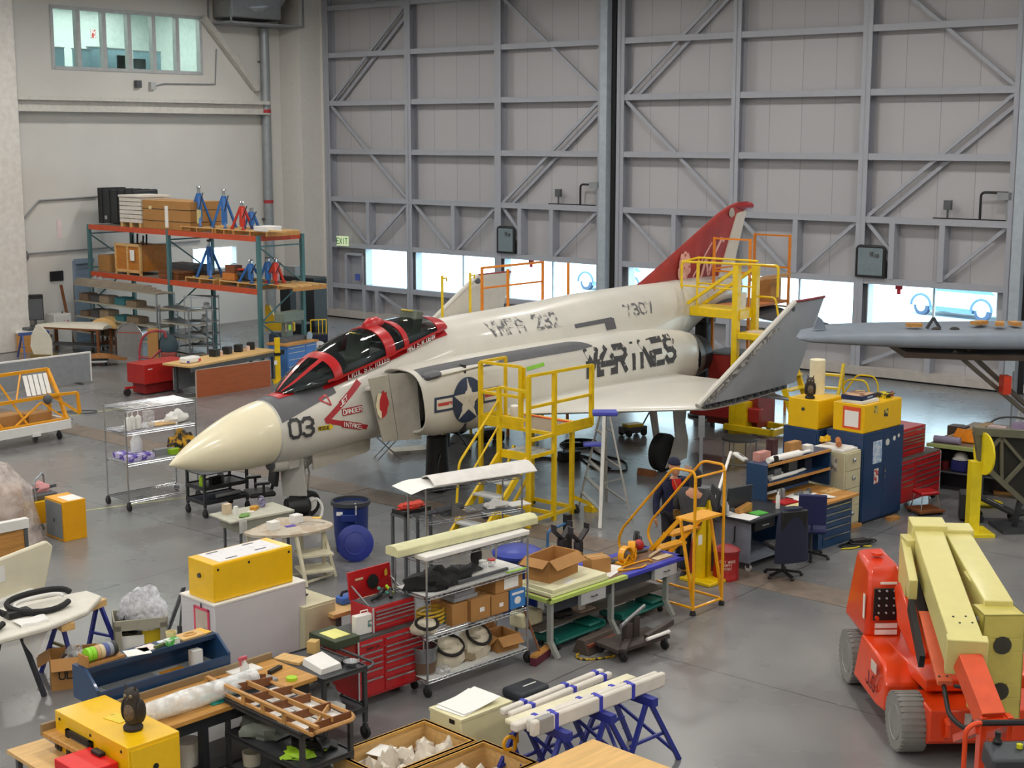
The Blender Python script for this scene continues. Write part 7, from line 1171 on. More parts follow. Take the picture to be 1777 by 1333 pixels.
def owl(l,loc,rz,s=1.,m=None):
    m=m or M('#3a332e',.7,var=.3,scale=30,bump=.4,name='owl_brown'); t=thing('owl_decoy',l,'owl figure',loc,rz); t.scale=(s,)*3
    b=mesh('body',m,LO([[(.5*w*math.cos(a),oy+.5*w*.95*math.sin(a),z) for a in [k*PI/8 for k in range(16)]] for z,w,oy in ((.06,.13,0),(.1,.17,.0),(.17,.2,.01),(.25,.2,.015),(.31,.17,.01),(.33,.16,.0),(.37,.17,-.005),(.42,.15,-.005),(.445,.08,0),(.45,.02,0))]),parent=t,ang=80)
    mesh('ear_tuft',m,LO([[(.04+.02*math.cos(a),-.01+.02*math.sin(a),.42) for a in [k*PI/3 for k in range(6)]],[(.065+.003*math.cos(a),-.02+.003*math.sin(a),.5) for a in [k*PI/3 for k in range(6)]]]),parent=b); mesh('ear_tuft',m,LO([[(-.04+.02*math.cos(a),-.01+.02*math.sin(a),.42) for a in [k*PI/3 for k in range(6)]],[(-.065+.003*math.cos(a),-.02+.003*math.sin(a),.5) for a in [k*PI/3 for k in range(6)]]]),parent=b)
    for sg in (-1,1):
        mesh('eye',M('#8a7a5a',.3),BL((sg*.032,-.075,.385),(.02,.012,.02),8),parent=b); mesh('wing',M('#2c2724',.7,var=.3,scale=30,name='owl_wing'),X(BL((0,0,0),(.03,.085,.13),8),(sg*.09,.02,.2),(.15,0,0)),parent=b)
    mesh('beak',DST,LO([[(-.01,-.08,.37),(.01,-.08,.37),(0,-.07,.36)],[(-.002,-.1,.345),(.002,-.1,.345),(0,-.095,.344)]]),parent=b); mesh('perch',M('#2a2523',.8,bump=.3),LT([(.1,0),(.105,.03),(.085,.06),(.06,.075)],14),parent=t); mesh('breast',M('#6b5a48',.8,var=.4,scale=40,name='owl_breast'),BL((0,-.05,.2),(.065,.055,.1),8),parent=b); return t
owl('dark owl decoy standing on the far yellow safety cabinet',W(yc1,.12,.25,.521),cr-.9,.85)
t=solo('paper_roll_upright','tall cream cylinder standing behind the owl','cylinder',M('#e6ddbd',.6,name='roll_cream'),LT([(.14,0),(.14,.62),(.13,.63),(0,.63)],22),loc=W(yc1,.62,.45,.521))
t=thing('puzzle_box','flat navy puzzle box with a picture lid on the yellow cabinet with the document','box',W(yc2,.05,.08,.561),cr+.1); mesh('body',M('#1d2a52',.5,name='box_navy'),BX(0,0,0,.5,.4,.08),parent=t,bev=.004); mesh('lid_picture',M('#7a4a34',.5,hx2='#c8a07a',scale=6),BX(.01,.01,.08,.49,.39,.084),parent=t); mesh('title_strip',M('#b9c0cc',.5),BX(.2,-.003,.03,.4,0,.05),parent=t)
solo('white_box','flat white box under the navy puzzle box','box',WHT,BX(0,0,0,.52,.42,.058),loc=W(yc2,.04,.06,.5015),rz=cr,bev=.006); t=solo('yellow_case','little yellow and black case on the yellow cabinet end','case',M('#d8c21a',.5,hx2='#22221c',scale=9),BX(0,0,0,.25,.25,.06),BX(.05,-.05,.06,.3,.2,.075),loc=W(yc2,.85,.15,.5015),rz=cr)
# red chests right
def toolchest(l,loc,rz,w,d,h,rows,cols,lid=False,cast=True,top=None):
    t=thing('tool_chest',l,'tool chest',loc,rz); z0=.13 if cast else 0
    mesh('body',RED,BX(0,0,z0,w,d,z0+h),parent=t,bev=.006); chest(t,w,d,h,rows,cols,RED,CHR,z0); mesh('corner_trim',LGR,BX(-.004,-.014,z0,.012,.0,z0+h),BX(w-.012,-.014,z0,w+.004,0,z0+h),parent=t)
    if top: mesh('top_mat',top,BX(.0,.0,z0+h,w,d,z0+h+.025),parent=t)
    if cast:
        for x in (.08,w-.08):
            for y in (.08,d-.08): caster(t,x,y,.055)
    return t
tc=toolchest('big red rolling tool chest beside the navy cabinet',A(1558,889),math.radians(46),1.5,.7,.78,[(1.2,1,1,1,3),(1.2,1,1,1,1.4,2)],((0,.36),(.36,1)),top=M('#5a5550',.7,name='chest_mat'))
t=toolchest('red top chest standing on the big red rolling chest',W(tc,.08,.12,.936),math.radians(46),1.0,.55,.52,[(1.6,.8,.8,1.3,1.6)],((0,1),),cast=False); mesh('badge',LGR,BX(.7,-.016,.44,.85,-.012,.47),parent=t); tc2=t
mesh('open_lid',RED,X(BX(0,0,0,1.0,.04,.55),(0,.55,.52),(-.25,0,0)),parent=t); 
t=thing('red_stool','red padded stool on chrome legs in front of the rolling tool chest','stool',A(1605,888),.3); mesh('seat',RED,BX(-.19,-.17,.33,.19,.17,.4),parent=t,bev=.03)
for x in (-.15,.15):
    for y in (-.13,.13): mesh('leg',CHR,TB((x,y,.33),(x*1.25,y*1.25,0.085),.012),parent=t)
t.location.z=0; t2=thing('wood_dolly','dark wooden dolly plate under the red stool','dolly',A(1605,890),.3); mesh('plate',WOODD,BX(-.26,-.24,.05,.26,.24,.085),parent=t2); mesh('roller',RUB,*[BX(x-.03,y-.03,0,x+.03,y+.03,.05) for x in (-.2,.2) for y in (-.18,.18)],parent=t2)
solo('wood_block','small wooden block on the floor by the navy cabinet','block',WOOD,BX(0,0,0,.25,.12,.06),loc=A(1545,905),rz=.6)
t=thing('cord_heap','heap of black and yellow cords with a drill on the floor by the drawers','cords',A(1480,948),.4); mesh('cords',BLK,*[PT([(.25*math.cos(a)+.1*k,.12*math.sin(a),.02+.02*k) for a in [i*PI/8 for i in range(16)]],.014,5,True) for k in range(3)],parent=t); mesh('yellow_cord',M('#d8c21a',.5),PT([(-.3,-.1,.015),(-.1,-.16,.02),(.1,-.1,.02),(.25,-.16,.015)],.013),parent=t); mesh('drill',M('#2c2a28',.5),BX(.0,.0,.0,.3,.12,.1),BX(.25,.02,.02,.42,.08,.08),parent=t,bev=.01)
# far yellow ladders by the door
t=thing('rolling_ladder','thin yellow rolling ladder beyond the yellow cabinets','ladder',A(1505,760),math.radians(60))
for x in (0,.7): mesh('rail',YEL,PT([(x,0,.05),(x,.0,1.1),(x,.1,1.3),(x,.5,1.3),(x,1.3,.06)],.02,6,fillet=.1),parent=t)
for i in range(4): mesh('tread',YEL,BX(0,.3+.22*i,.92-.25*i,.7,.5+.22*i,.95-.25*i),parent=t)
t=thing('rolling_ladder','second yellow ladder with thick treads under the folded wing','ladder',A(1400,762),math.radians(-30))
for x in (0,.55): mesh('rail',YEL,RB((x,0,.05),(x,.75,1.65),.05,.09),TB((x,.75,1.65),(x,.85,.05),.025),parent=t)
for i in range(5): mesh('tread',YEL,BX(0,.1+.13*i,.25+.28*i,.55,.28+.13*i,.29+.28*i),parent=t)
# ================= GREY AIRCRAFT WING =================
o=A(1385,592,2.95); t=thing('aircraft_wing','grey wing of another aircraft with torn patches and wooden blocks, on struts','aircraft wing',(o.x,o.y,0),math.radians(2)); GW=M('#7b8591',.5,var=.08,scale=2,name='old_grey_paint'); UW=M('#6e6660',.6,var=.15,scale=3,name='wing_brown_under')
def wsec(x,c,th,z,n=12): 
    up=[(x,c*(k/n)**1.5,z+th*(math.sqrt(k/n)*1.2-.75*(k/n))*1.5) for k in range(n+1)]; lo=[(x,c*(k/n)**1.5,z-th*.55*(math.sqrt(k/n)*1.2-1.0*(k/n))*1.5) for k in range(n,0,-1)]; return up+lo
mesh('skin',GW,LO([wsec(0.02,.25,.03,2.98),wsec(.25,.9,.14,2.95),wsec(1.0,1.5,.24,2.92),wsec(2.0,1.7,.3,2.88),wsec(3.5,1.8,.34,2.85),wsec(6,1.9,.36,2.83)]),parent=t,ang=60)
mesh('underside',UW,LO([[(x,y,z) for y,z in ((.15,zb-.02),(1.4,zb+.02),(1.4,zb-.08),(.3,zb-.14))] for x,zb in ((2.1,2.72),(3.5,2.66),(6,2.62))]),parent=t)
mesh('tip_fairing',GW,PR([(.42,3.1),(.66,3.1),(.58,3.28),(.5,3.34)],.55,.65,'y'),parent=t)
for i,x in enumerate((2.35,3.65,3.75,4.0,4.35)): mesh('wood_block',WOOD,X(BX(-.14,-.08,0,.14,.08,.07),(x,.6+.15*(i%3),3.13+.02*(i%2)),(0,0,.4*i)),parent=t)
mesh('torn_patch',M('#3a3632',.7),*[BL((x,.5,3.09),(.1,.06,.05),6) for x in (2.75,3.1)],parent=t); mesh('bracket',DST,RB((2.6,.6,3.1),(2.72,.6,3.3),.05),RB((2.72,.6,3.3),(2.85,.6,3.1),.05),parent=t)
mesh('strut',M('#6a655c',.5,.3,name='strut_grey'),RB((3.05,.4,2.7),(5.2,.9,1.0),.07),parent=t); mesh('strut',M('#6a655c',.5,.3,name='strut_grey'),RB((3.35,.55,2.7),(5.2,1.1,1.15),.1,.07),parent=t); mesh('clamp',M('#d23a1c',.5),BX(4.05,.35,1.85,4.2,.6,2.2),parent=t); mesh('leg_strut',DST,RB((5.2,.9,0),(5.2,.9,1.2),.09),RB((5.2,1.1,0),(5.2,1.1,1.3),.06),parent=t)
gw=t
solo('support_pole','thin grey support pole beside the cluttered table','pole',GRY,TB((0,0,0),(0,0,1.9),.02),LT([(.15,0),(.15,.02),(.03,.03)],12),loc=A(1750,800))
# ================= CLUTTERED TABLE =================
p0=A(1612,768,.92);p1=A(1790,790,.92); t=thing('cluttered_table','large bench by the truss frame heaped with bottles, rags and parts, green front edge','table',(p0.x,p0.y,0),hd(p0,p1)); TL=(p1-p0).length; TD=2.6; tb=t; tr=t.rotation_euler[2]
mesh('top',M('#7b6a58',.6,name='table_brown'),BX(0,0,.87,TL+.6,TD,.91),parent=t); mesh('front_edge',M('#9aa86a',.6,name='edge_green'),BX(-.03,-.05,.85,TL+.6,.02,.915),parent=t); mesh('side',M('#2b2c30',.6,name='table_dark'),BX(.1,.5,0,TL+.4,.55,.85),BX(.08,.05,0,.14,TD-.1,.86),parent=t)
for x in (.1,TL*.5): mesh('leg',DGR,BX(x,.05,0,x+.08,.13,.86),parent=t)
mesh('shelf',DGR,BX(.1,.1,.35,TL,.5,.38),parent=t)
solo('hard_hat','white hard hat on a blue bundle under the cluttered table','hard hat',WHT,LT([(.16,0),(.15,.02),(.13,.02),(.12,.08),(.07,.13),(0,.145)],18),loc=W(tb,.55,.25,.62),rz=0); solo('blue_bundle','blue rag bundle carrying the hard hat','bundle',M('#2a2f78',.8),BX(-.16,-.14,0,.16,.14,.238),loc=W(tb,.55,.25,.381),rz=tr,bev=.05); solo('red_tin','dark red tin next to the blue bundle under the table','tin',M('#7a2226',.5),LT([(.08,0),(.08,.16),(0,.16)],12),loc=W(tb,.25,.25,.381))
rnd=random.Random(12); zT=.911
TAB=[('orange_vest','orange cloth heaped at the table front','cloth',M('#e8880a',.8),[crumple((0,0,0),.32,.2,.24,3,9,.25)],.6,.55),('paint_roll','lavender-grey roll at the table front corner','roll',M('#8d86a0',.7),[TB((-.25,0,.07),(.25,0,.07),.07,n=12)],.3,.15),('lime_cloth','lime green cloth beside the orange heap','cloth',M('#b8e01e',.7),[crumple((0,0,0),.22,.12,.1,5)],1.05,.2),('glass_lamp','grey lamp bowl at the front edge by the yellow disc','lamp part',STL,[BL((0,0,.07),(.1,.09,.07),8)],1.12,.05),('tan_strips','bundle of thin tan wooden strips leaning across the table','strips',M('#c8b08c',.6),[RB((0,0,.02),(.45,1.0,.3),.03),RB((.12,0,.02),(.55,1.0,.3),.03)],.1,.3),
('white_wrap','white plastic wrap behind the orange cloth','plastic wrap',WHT,[crumple((0,0,0),.25,.15,.1,8)],.9,.95),('brown_box','brown block with black top on the table corner','block',M('#4a3a30',.6),[BX(0,0,0,.35,.25,.18)],.0,1.0),('black_vise','black vise jaws on the brown block','vise',BLK,[BX(0,0,0,.2,.12,.14),TB((.1,.06,.07),(.35,.06,.07),.02)],.0,1.35),('tan_pad','tan leather pad in the middle of the table','pad',M('#b98a50',.7),[crumple((0,0,0),.3,.2,.14,12)],.85,1.35),('pink_roll','pale pink paper towel roll on the table','roll',M('#e0c4c4',.7),[TB((-.18,0,.06),(.18,0,.06),.06,n=12)],.7,1.9),('white_ring','white hose ring with dark centre on the table','ring',WHT,[PT([(.2*math.cos(a),.13*math.sin(a),.05) for a in [k*PI/8 for k in range(16)]],.05,8,True)],1.0,.75),('lavender_box','lavender box stack in the table middle','box',M('#a896b8',.6),[BX(0,0,0,.25,.18,.2),BX(.02,.02,.2,.27,.2,.32)],1.15,1.25),('spray_bottle','white spray bottle tilted on the table','bottle',WHT,[TB((0,0,.05),(.2,.05,.28),.05,.03)],1.35,1.7),('clear_jug','big translucent jug on the table','jug',M('#d4d6d8',.3),[LT([(.12,0),(.13,.25),(.06,.36),(.05,.42)],16)],1.6,1.1),('red_cup','red drinking cup on the table front by the truss frame','cup',M('#a8101a',.4),[LT([(.07,0),(.09,.2),(.08,.2),(.06,.01),(0,.01)],16)],1.75,.62),('clear_bag','tall crumpled clear plastic bag at the table back','plastic bag',CLR,[crumple((0,0,0),.2,.15,.45,14)],1.15,2.2),('dark_bottles','row of dark caps at the table back','caps',BLK,[LT([(.06,0),(.06,.2),(.04,.26)],10,(.0,0,0)),LT([(.06,0),(.06,.22),(.04,.28)],10,(.16,0,0))],1.5,2.3),('red_tube','pinkish red tube bottle at the table back','bottle',M('#b8545a',.5),[LT([(.05,0),(.05,.26),(.02,.3)],10)],1.9,2.1),('white_bundle','white cloth bundle at the table back','cloth',WHT,[crumple((0,0,0),.2,.16,.24,25)],2.2,2.2),('black_radio','black radio with yellow-white side panel','radio',BLK,[BX(0,0,0,.2,.2,.3)],2.0,1.4),('cream_box','cream box next to the black radio','box',M('#e0d8b8',.6),[BX(0,0,0,.3,.2,.16)],2.25,1.35),('grey_bag','grey metallic bag on the table front by the pole','bag',M('#8e949c',.5,.2,bump=.4),[crumple((0,0,0),.3,.22,.28,29)],2.4,.7),('white_tray','white angled tray in front of the grey bag','tray',WHT,[X(BX(0,0,0,.35,.2,.03),(0,0,.03),(0,.15,-.5))],1.95,.45),('arched_tube','thin grey tube bent in an arch at the table back','tube',DGR,[PT([(0,0,.01),(.2,.2,.25),(.6,.3,.3),(.9,.3,.25)],.02,6,fillet=.2)],.4,1.9),('brown_sheet','brown leather sheet flat on the table front','sheet',M('#b8734a',.7),[SHT(lambda u,v:(.6*u,.3*v,.02+.02*math.sin(6*u)),6,3,.006)],1.4,.35)]
for n,l,c,m,g,x,y in TAB: solo(n,l,c,m,*g,loc=W(tb,x,y,zT),rz=tr+rnd.uniform(-.2,.2))
# ================= TRUSS FRAME =================
o=A(1735,925); t=thing('truss_frame','olive-grey open truss section of an old airframe on a yellow stand','airframe',(o.x,o.y,0),0.05); OLV=M('#6b6a58',.5,.2,var=.12,name='olive_tube')
def tp_(px,py,off=0.): 
    p=onplane(px,py,o,.05,-off); d=p-o; c,s=math.cos(.05),math.sin(.05); return (d.x*c+d.y*s,-d.x*s+d.y*c,p.z)
def tbar(a,b,w=.06,off=0.): return RB(tp_(*a,off),tp_(*b,off),w)
for a,b,w in (((1690,748),(1800,755),.13),((1694,748),(1702,802),.1),((1702,802),(1742,840),.09),((1742,840),(1800,892),.09),((1702,800),(1736,760),.05),((1738,758),(1738,836),.05),((1744,838),(1800,778),.06),((1738,758),(1800,830),.05)): mesh('tube',OLV,tbar(a,b,w),tbar(a,b,w,1.0),parent=t)
mesh('cross_tube',OLV,*[RB(tp_(*a),tp_(*a,1.0),.06) for a in ((1694,750),(1702,802),(1742,840))],parent=t); mesh('dark_skin',M('#26261f',.7,name='airframe_inside'),LO([[tp_(*a,1.02) for a in ((1694,752),(1810,757),(1810,890),(1742,838),(1702,800))],[tp_(*a,1.05) for a in ((1694,752),(1810,757),(1810,890),(1742,838),(1702,800))]]),parent=t)
q=tp_(1690,785); mesh('yellow_disc',M('#e8d21a',.5),X(LT([(0,0),(.36,0),(.36,.03),(0,.03)],24),(q[0]+.12,q[1]-.12,q[2]),(0,PI/2,0.12)),parent=t); q=tp_(1690,850); mesh('stand_post',M('#e8d21a',.5),BX(q[0]-.09,q[1]-.1,0,q[0]+.09,q[1]+.1,tp_(1690,800)[2]),BX(q[0]-.3,q[1]-.3,0,q[0]+.3,q[1]+.3,.05),parent=t); mesh('support',DST,RB(tp_(1770,870),(tp_(1770,870)[0],.2,.05),.08),BX(tp_(1770,870)[0]-.3,-.1,0,tp_(1770,870)[0]+.3,.6,.06),parent=t)
t=thing('wheel_balancer','black floor machine with a slanted pad and folding tail in front of the truss','machine',A(1664,905),math.radians(-14)); BM=M('#25272a',.5,name='machine_black'); mesh('body',BM,PR([(0,.03),(.28,.03),(.3,.36),(.22,.5),(0,.5)],0,.4,'y'),parent=t,bev=.02); mesh('pad',BM,X(BX(0,0,0,.72,.3,.06),(.26,.05,.42),(0,.42,0)),parent=t,bev=.01); mesh('tail',BM,X(BX(0,0,0,.5,.28,.05),(.88,.06,.1),(0,-.25,0)),parent=t,bev=.01); mesh('wheel',RUB,*[X(LT([(.02,-.03),(.07,-.03),(.07,.03),(.02,.03)],12),(x,y,.07),(PI/2,0,0)) for x in (.35,.9) for y in (0,.35)],parent=t); mesh('stripe',LGR,X(BX(.2,.13,.062,.5,.16,.064),(.26,.05,.42),(0,.42,0)),parent=t)
solo('hose_coil','coil of yellow hose on the floor behind the black floor machine','hose',M('#e0cf1e',.5),*[PT([((.16+.03*k)*math.cos(a),(.12+.02*k)*math.sin(a),.015+.012*k) for a in [i*PI/9 for i in range(18)]],.012,5,True) for k in range(5)],loc=A(1712,878)); solo('wood_ramp','wooden board on the floor under the truss frame','board',WOOD,BX(0,0,0,1.0,.4,.05),loc=A(1725,858),rz=-.2)
# ================= BOOM LIFT =================
t=thing('boom_lift','orange boom lift with cream booms stowed and grey solid tyres','boom lift',A(1570,1300),math.radians(1.9)); lf=t
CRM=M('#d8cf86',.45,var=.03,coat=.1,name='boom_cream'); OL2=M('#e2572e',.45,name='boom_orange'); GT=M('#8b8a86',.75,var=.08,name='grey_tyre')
ch=mesh('chassis',ORA,BX(.12,-.35,.2,1.45,2.35,.42),LO([[(x,y,z) for x,z in ((.12,.25),(1.45,.25),(1.45,.62),(.12,.62))] for y in (-.42,.2)]),parent=t,bev=.02)
mesh('counter_pod',ORA,LO([[(-.13,.38,.28),(.25,.38,.28),(.25,.38,.6),(-.13,.38,.6)],[(-.18,.6,.28),(.35,.6,.28),(.35,.6,.78),(-.1,.6,.78)],[(-.18,1.55,.28),(.4,1.55,.28),(.4,1.55,.8),(-.1,1.55,.8)]]),parent=ch,bev=.03); mesh('counter_pod',ORA,BX(1.1,.38,.28,1.72,1.5,.72),parent=ch,bev=.04)
q,l=strokes('JLG',.16,.1,.3,.22); mesh('maker_logo',M('#8e1c10',.5),quadmesh(q,lambda u,v:(-.187+.02*0,.62+(l-u),.42+v)),parent=ch); mesh('warning_sticker',M('#d8c8c0',.6),BX(-.172,.64,.62,-.165,.84,.74),BX(.5,-.428,.32,.58,-.421,.58),BX(1.2,-.428,.32,1.28,-.421,.58),parent=ch); mesh('tow_lug',ORA,PT([(.3,-.43,.32),(.3,-.5,.36),(.3,-.5,.48),(.3,-.43,.52)],.03,8),PT([(1.38,-.43,.32),(1.38,-.5,.36),(1.38,-.5,.48),(1.38,-.43,.52)],.03,8),parent=ch)
for x,y,r in ((0,0,.33),(1.52,0,.33),(0,2.05,.33),(1.52,2.05,.33)):
    w=mesh('wheel',GT,X(LT([(.2,-.13),(r-.02,-.14),(r,-.1),(r,.1),(r-.02,.14),(.2,.13)],30),(x+(.0 if x<1 else .0),y,r),(0,PI/2,0)),*[X(BX(-.14,-.02,r-.015,.14,.02,r+.004),(x,y,r),(k*PI/15,0,0)) for k in range(30)],parent=t); mesh('rim',LGR,X(LT([(.06,-.06),(.18,-.1),(.2,-.135),(.2,.135),(.18,.1),(.06,.06)],24),(x,y,r),(0,PI/2,0)),parent=w)
tt=mesh('turntable',ORA,X(LO([[(x,y,z) for x,y in ((.2,-.0),(1.2,.0),(1.35,1.9),(.1,1.9))] for z in (.66,.8)]),(0,0,0)),LT([(.5,.6),(.5,.68)],24,(.75,.9,0)),parent=t,bev=.02)
cv=mesh('engine_cover',M('#e03a0c',.3,coat=.5,var=.03,name='cover_orange'),LO([[(-.08,1.45,.78),(.36,1.45,.78),(.36,1.45,1.45),(-.06,1.5,1.45)],[(-.1,1.6,.78),(.38,1.6,.78),(.36,1.6,1.62),(-.02,1.62,1.6)],[(-.1,2.35,.78),(.38,2.35,.78),(.34,2.3,1.66),(.02,2.3,1.64)]]),parent=t,bev=.05); mesh('cover_cap',ORA,LT([(.07,1.66),(.07,1.69),(0,1.69)],14,(.17,1.95,0)),parent=cv)
mesh('control_panel',BLK,X(BX(-.15,-.02,0,.13,.0,.4),(.15,1.44,1.0),(0,0,0)),parent=cv,bev=.01); mesh('control_knob',LGR,*[TB((.06+.09*i,1.42,1.1+.09*j),(.06+.09*i,1.4,1.1+.09*j),.012) for i in range(3) for j in range(4)],parent=cv); mesh('stop_button',M('#d23a1c',.4),TB((.04,1.42,1.04),(.04,1.38,1.04),.025),parent=cv); mesh('decal',PAP,BX(.03,1.438,.82,.3,1.445,.88),BX(.03,1.438,.9,.3,1.445,.96),BX(.08,1.445,1.44,.28,1.455,1.47),BX(-.09,1.5,1.0,-.083,1.56,1.3),parent=cv)
fa=mesh('hood_fairing',ORA,LO([[(.22,1.42,1.42),(.3,1.42,1.5),(.44,1.42,1.44),(.44,1.42,1.0)],[(.2,1.15,1.05),(.3,1.05,1.3),(.48,1.05,1.2),(.48,1.1,.85)],[(.3,.75,.72),(.4,.65,.9),(.55,.65,.85),(.55,.75,.68)]]),parent=t,bev=.03); mesh('decal',PAP,BX(.3,.98,1.02,.31,1.06,1.1),parent=fa)
cv2=mesh('engine_cover',M('#e03a0c',.3,coat=.5,var=.03,name='cover_orange'),LO([[(1.08,1.2,.78),(1.5,1.2,.78),(1.5,1.2,1.4),(1.08,1.2,1.5)],[(1.05,1.45,.78),(1.52,1.45,.78),(1.5,1.45,1.55),(1.05,1.45,1.66)],[(1.05,2.2,.78),(1.52,2.2,.78),(1.5,2.2,1.55),(1.05,2.2,1.66)]]),parent=t,bev=.05); mesh('cover_cap',ORA,LT([(.08,1.63),(.08,1.68),(0,1.68)],14,(1.22,1.6,0)),parent=cv2)
mb=mesh('main_boom',CRM,RB((.63,1.6,2.0),(.13,-1.38,1.58),.34,.36),RB((.63,1.62,2.02),(.59,1.3,1.99),.4,.42),RB((.155,-1.3,1.6),(.125,-1.42,1.575),.4,.4),parent=t,bev=.012); mesh('side_plate',CRM,RB((.36,1.5,1.9),(.12,.35,1.72),.1,.24),BX(.3,1.2,1.3,.42,1.5,2.05),parent=mb,bev=.01); mesh('boom_sticker',M('#c25a3c',.6),RB((.31,1.35,1.87),(.12,.5,1.74),.006,.1),parent=mb); mesh('pin',DST,*[TB((.2+a,-1.1+b,1.83),(.2+a,-1.1+b,1.84),.012) for a in (-.05,.08) for b in (0,.2)],parent=mb)
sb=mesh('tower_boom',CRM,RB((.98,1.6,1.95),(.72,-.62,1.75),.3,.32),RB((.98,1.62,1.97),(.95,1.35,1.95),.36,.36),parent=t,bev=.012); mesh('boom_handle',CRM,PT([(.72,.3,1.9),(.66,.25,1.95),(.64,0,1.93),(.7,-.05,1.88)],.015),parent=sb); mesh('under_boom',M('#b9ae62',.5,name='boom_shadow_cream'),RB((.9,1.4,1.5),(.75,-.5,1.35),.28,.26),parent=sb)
mp=mesh('upright_mast',M('#c9bd62',.45,name='mast_cream'),*[BX(x0,-.92,z0,x1,-.9,z1) for x0,x1,z0,z1 in holed(.46,.9,.72,1.85,[(.6,.74,1.45,1.6),(.6,.74,.95,1.1)])],BX(.46,-.92,.72,.48,-.55,1.85),BX(.88,-.92,.72,.9,-.55,1.85),BX(.46,-.92,1.83,.9,-.55,1.85),parent=t,bev=.006); mesh('hole_rim',M('#3a3a30',.6),*[X(LT([(.075,0),(.095,0),(.095,.03),(.075,.03)],20),(.67,-.9,z),(PI/2,0,0)) for z in (1.525,1.025)],parent=mp); mesh('pivot_pin',STL,*[TB((.44,-.75,z),(.47,-.75,z),.04) for z in (.85,1.15,1.45,1.75)],parent=mp)
ib=mesh('inner_boom',OL2,RB((.14,-1.4,1.55),(.2,-1.95,1.15),.24,.22),parent=t,bev=.008); lk=mesh('link_arm',M('#e8704a',.45,name='link_salmon'),RB((.22,.2,1.5),(.05,-1.05,1.17),.15,.06),parent=t,bev=.006); mesh('link_bolt',DST,*[TB((.04+a,-.98+b,1.21),(.04+a,-.98+b,1.225),.015) for a in (-.03,.05) for b in (0,.1)],parent=lk); mesh('cable_track',BLK,RB((.1,.35,1.55),(-.02,-.5,1.2),.06,.16),parent=lk); mesh('lift_cylinder',BLK,RB((.28,.9,1.7),(.24,.25,1.45),.1),parent=t); mesh('hydraulic_hose',BLK,PT([(.05,-1.0,1.15),(-.05,-1.5,1.0),(.05,-1.75,.95),(.2,-1.7,1.12),(.27,-1.9,1.1)],.025,8,fillet=.15),PT([(.1,-1.2,1.2),(.25,-1.6,1.3),(.32,-1.95,1.1)],.02,8,fillet=.15),parent=t)
jb=mesh('jib',ORA,BX(.08,-2.02,.3,.14,-1.9,1.2),BX(.34,-2.02,.3,.4,-1.9,1.2),BX(.08,-2.02,1.1,.4,-1.9,1.18),BX(.18,-2.0,.3,.3,-1.92,.95),RB((.09,-1.95,1.05),(.09,-1.35,.7),.08),RB((.39,-1.95,1.05),(.39,-1.35,.7),.08),parent=t,bev=.008); mesh('jib_pin',STL,TB((.05,-1.96,1.12),(.43,-1.96,1.12),.035),parent=jb)
bk=mesh('basket_rail',M('#e84a1a',.4,coat=.3,name='basket_orange'),PT([(-.13,-2.2,.25),(-.13,-2.2,1.15),(-.05,-2.2,1.22),(.9,-2.2,1.22)],.025,8,fillet=.06),PT([(-.13,-2.2,.25),(-.13,-3.0,.25),(.9,-3.0,.25)],.025),PT([(-.2,-2.15,.7),(-.13,-2.2,.72)],.02),parent=t); mesh('grip',RUB,TB((.02,-2.2,1.222),(.9,-2.2,1.222),.032),parent=bk); mesh('yellow_bumper',M('#e0b21a',.5),PT([(-.3,-2.35,.8),(-.2,-2.75,.74)],.035,10),parent=bk)
cn=mesh('control_console',M('#3e4248',.5,name='console_grey'),X(BX(0,-.3,-.1,.75,0,.12),(.0,-2.28,.98),(.25,0,0)),parent=t,bev=.03); mesh('joystick',BLK,X(LT([(.035,0),(.045,.03),(.025,.06),(.03,.12),(0,.13)],12),(.12,-2.36,1.08)),parent=cn); mesh('toggle',LGR,*[TB((.36+.07*i,-2.42,1.08),(.36+.07*i,-2.42,1.11),.014) for i in range(5)],parent=cn); mesh('stop_button',M('#c8c81e',.4),TB((.3,-2.44,1.07),(.3,-2.44,1.11),.03),parent=cn)
mesh('basket_floor',DGR,BX(-.15,-3.05,.2,.95,-2.15,.25),parent=t)
# ================= FOREGROUND LEFT =================
t=thing('wire_cart','chrome wire shelf cart on black casters standing in front of the jet nose','shelf cart',A(224,888),Q); wc=t; wireshelf(t,1.5,.78,1.88,(.17,.86,1.42,1.86),.07,CHR,11,M('#8d8f90',.5),(1,))
def onc(n,l,c,m,*g,x=0,y=0,z=0): return solo(n,l,c,m,*g,loc=W(wc,x,y,z+.016),rz=Q)
for i,(x,y) in enumerate(((.2,.25),(.32,.3),(.44,.3))): onc('white_bottle','white pump bottle on the upper wire cart shelf, %s in the group'%('first','second','third')[i],'bottle',WHT,LT([(.06,0),(.06,.2),(.02,.25)],12),PT([(0,0,.25),(0,0,.32),(.07,0,.33)],.01),x=x,y=y,z=1.42)
onc('clear_box','clear plastic box on the upper wire cart shelf beside the bottles','box',CLR,BX(0,0,0,.16,.14,.3),x=.56,y=.2,z=1.42); onc('wood_board','flat pale board on the upper wire cart shelf','board',WOODL,BX(0,0,0,.45,.3,.02),x=.75,y=.2,z=1.42); onc('white_cloth','white crumpled cloth at the end of the upper wire cart shelf','cloth',WHT,crumple((0,0,0),.22,.16,.2,5,9,.3),x=1.28,y=.35,z=1.42)
for i,(x,y,l) in enumerate(((.12,.1,'front'),(.4,.12,'middle'),(.14,.45,'rear'))): onc('purple_box','flat purple and white glove box on the lower wire cart shelf, %s one'%l,'box',M('#5a47b0',.6,hx2='#c9c0e4',scale=9),BX(0,0,0,.25,.28,.09),x=x,y=y,z=.86)
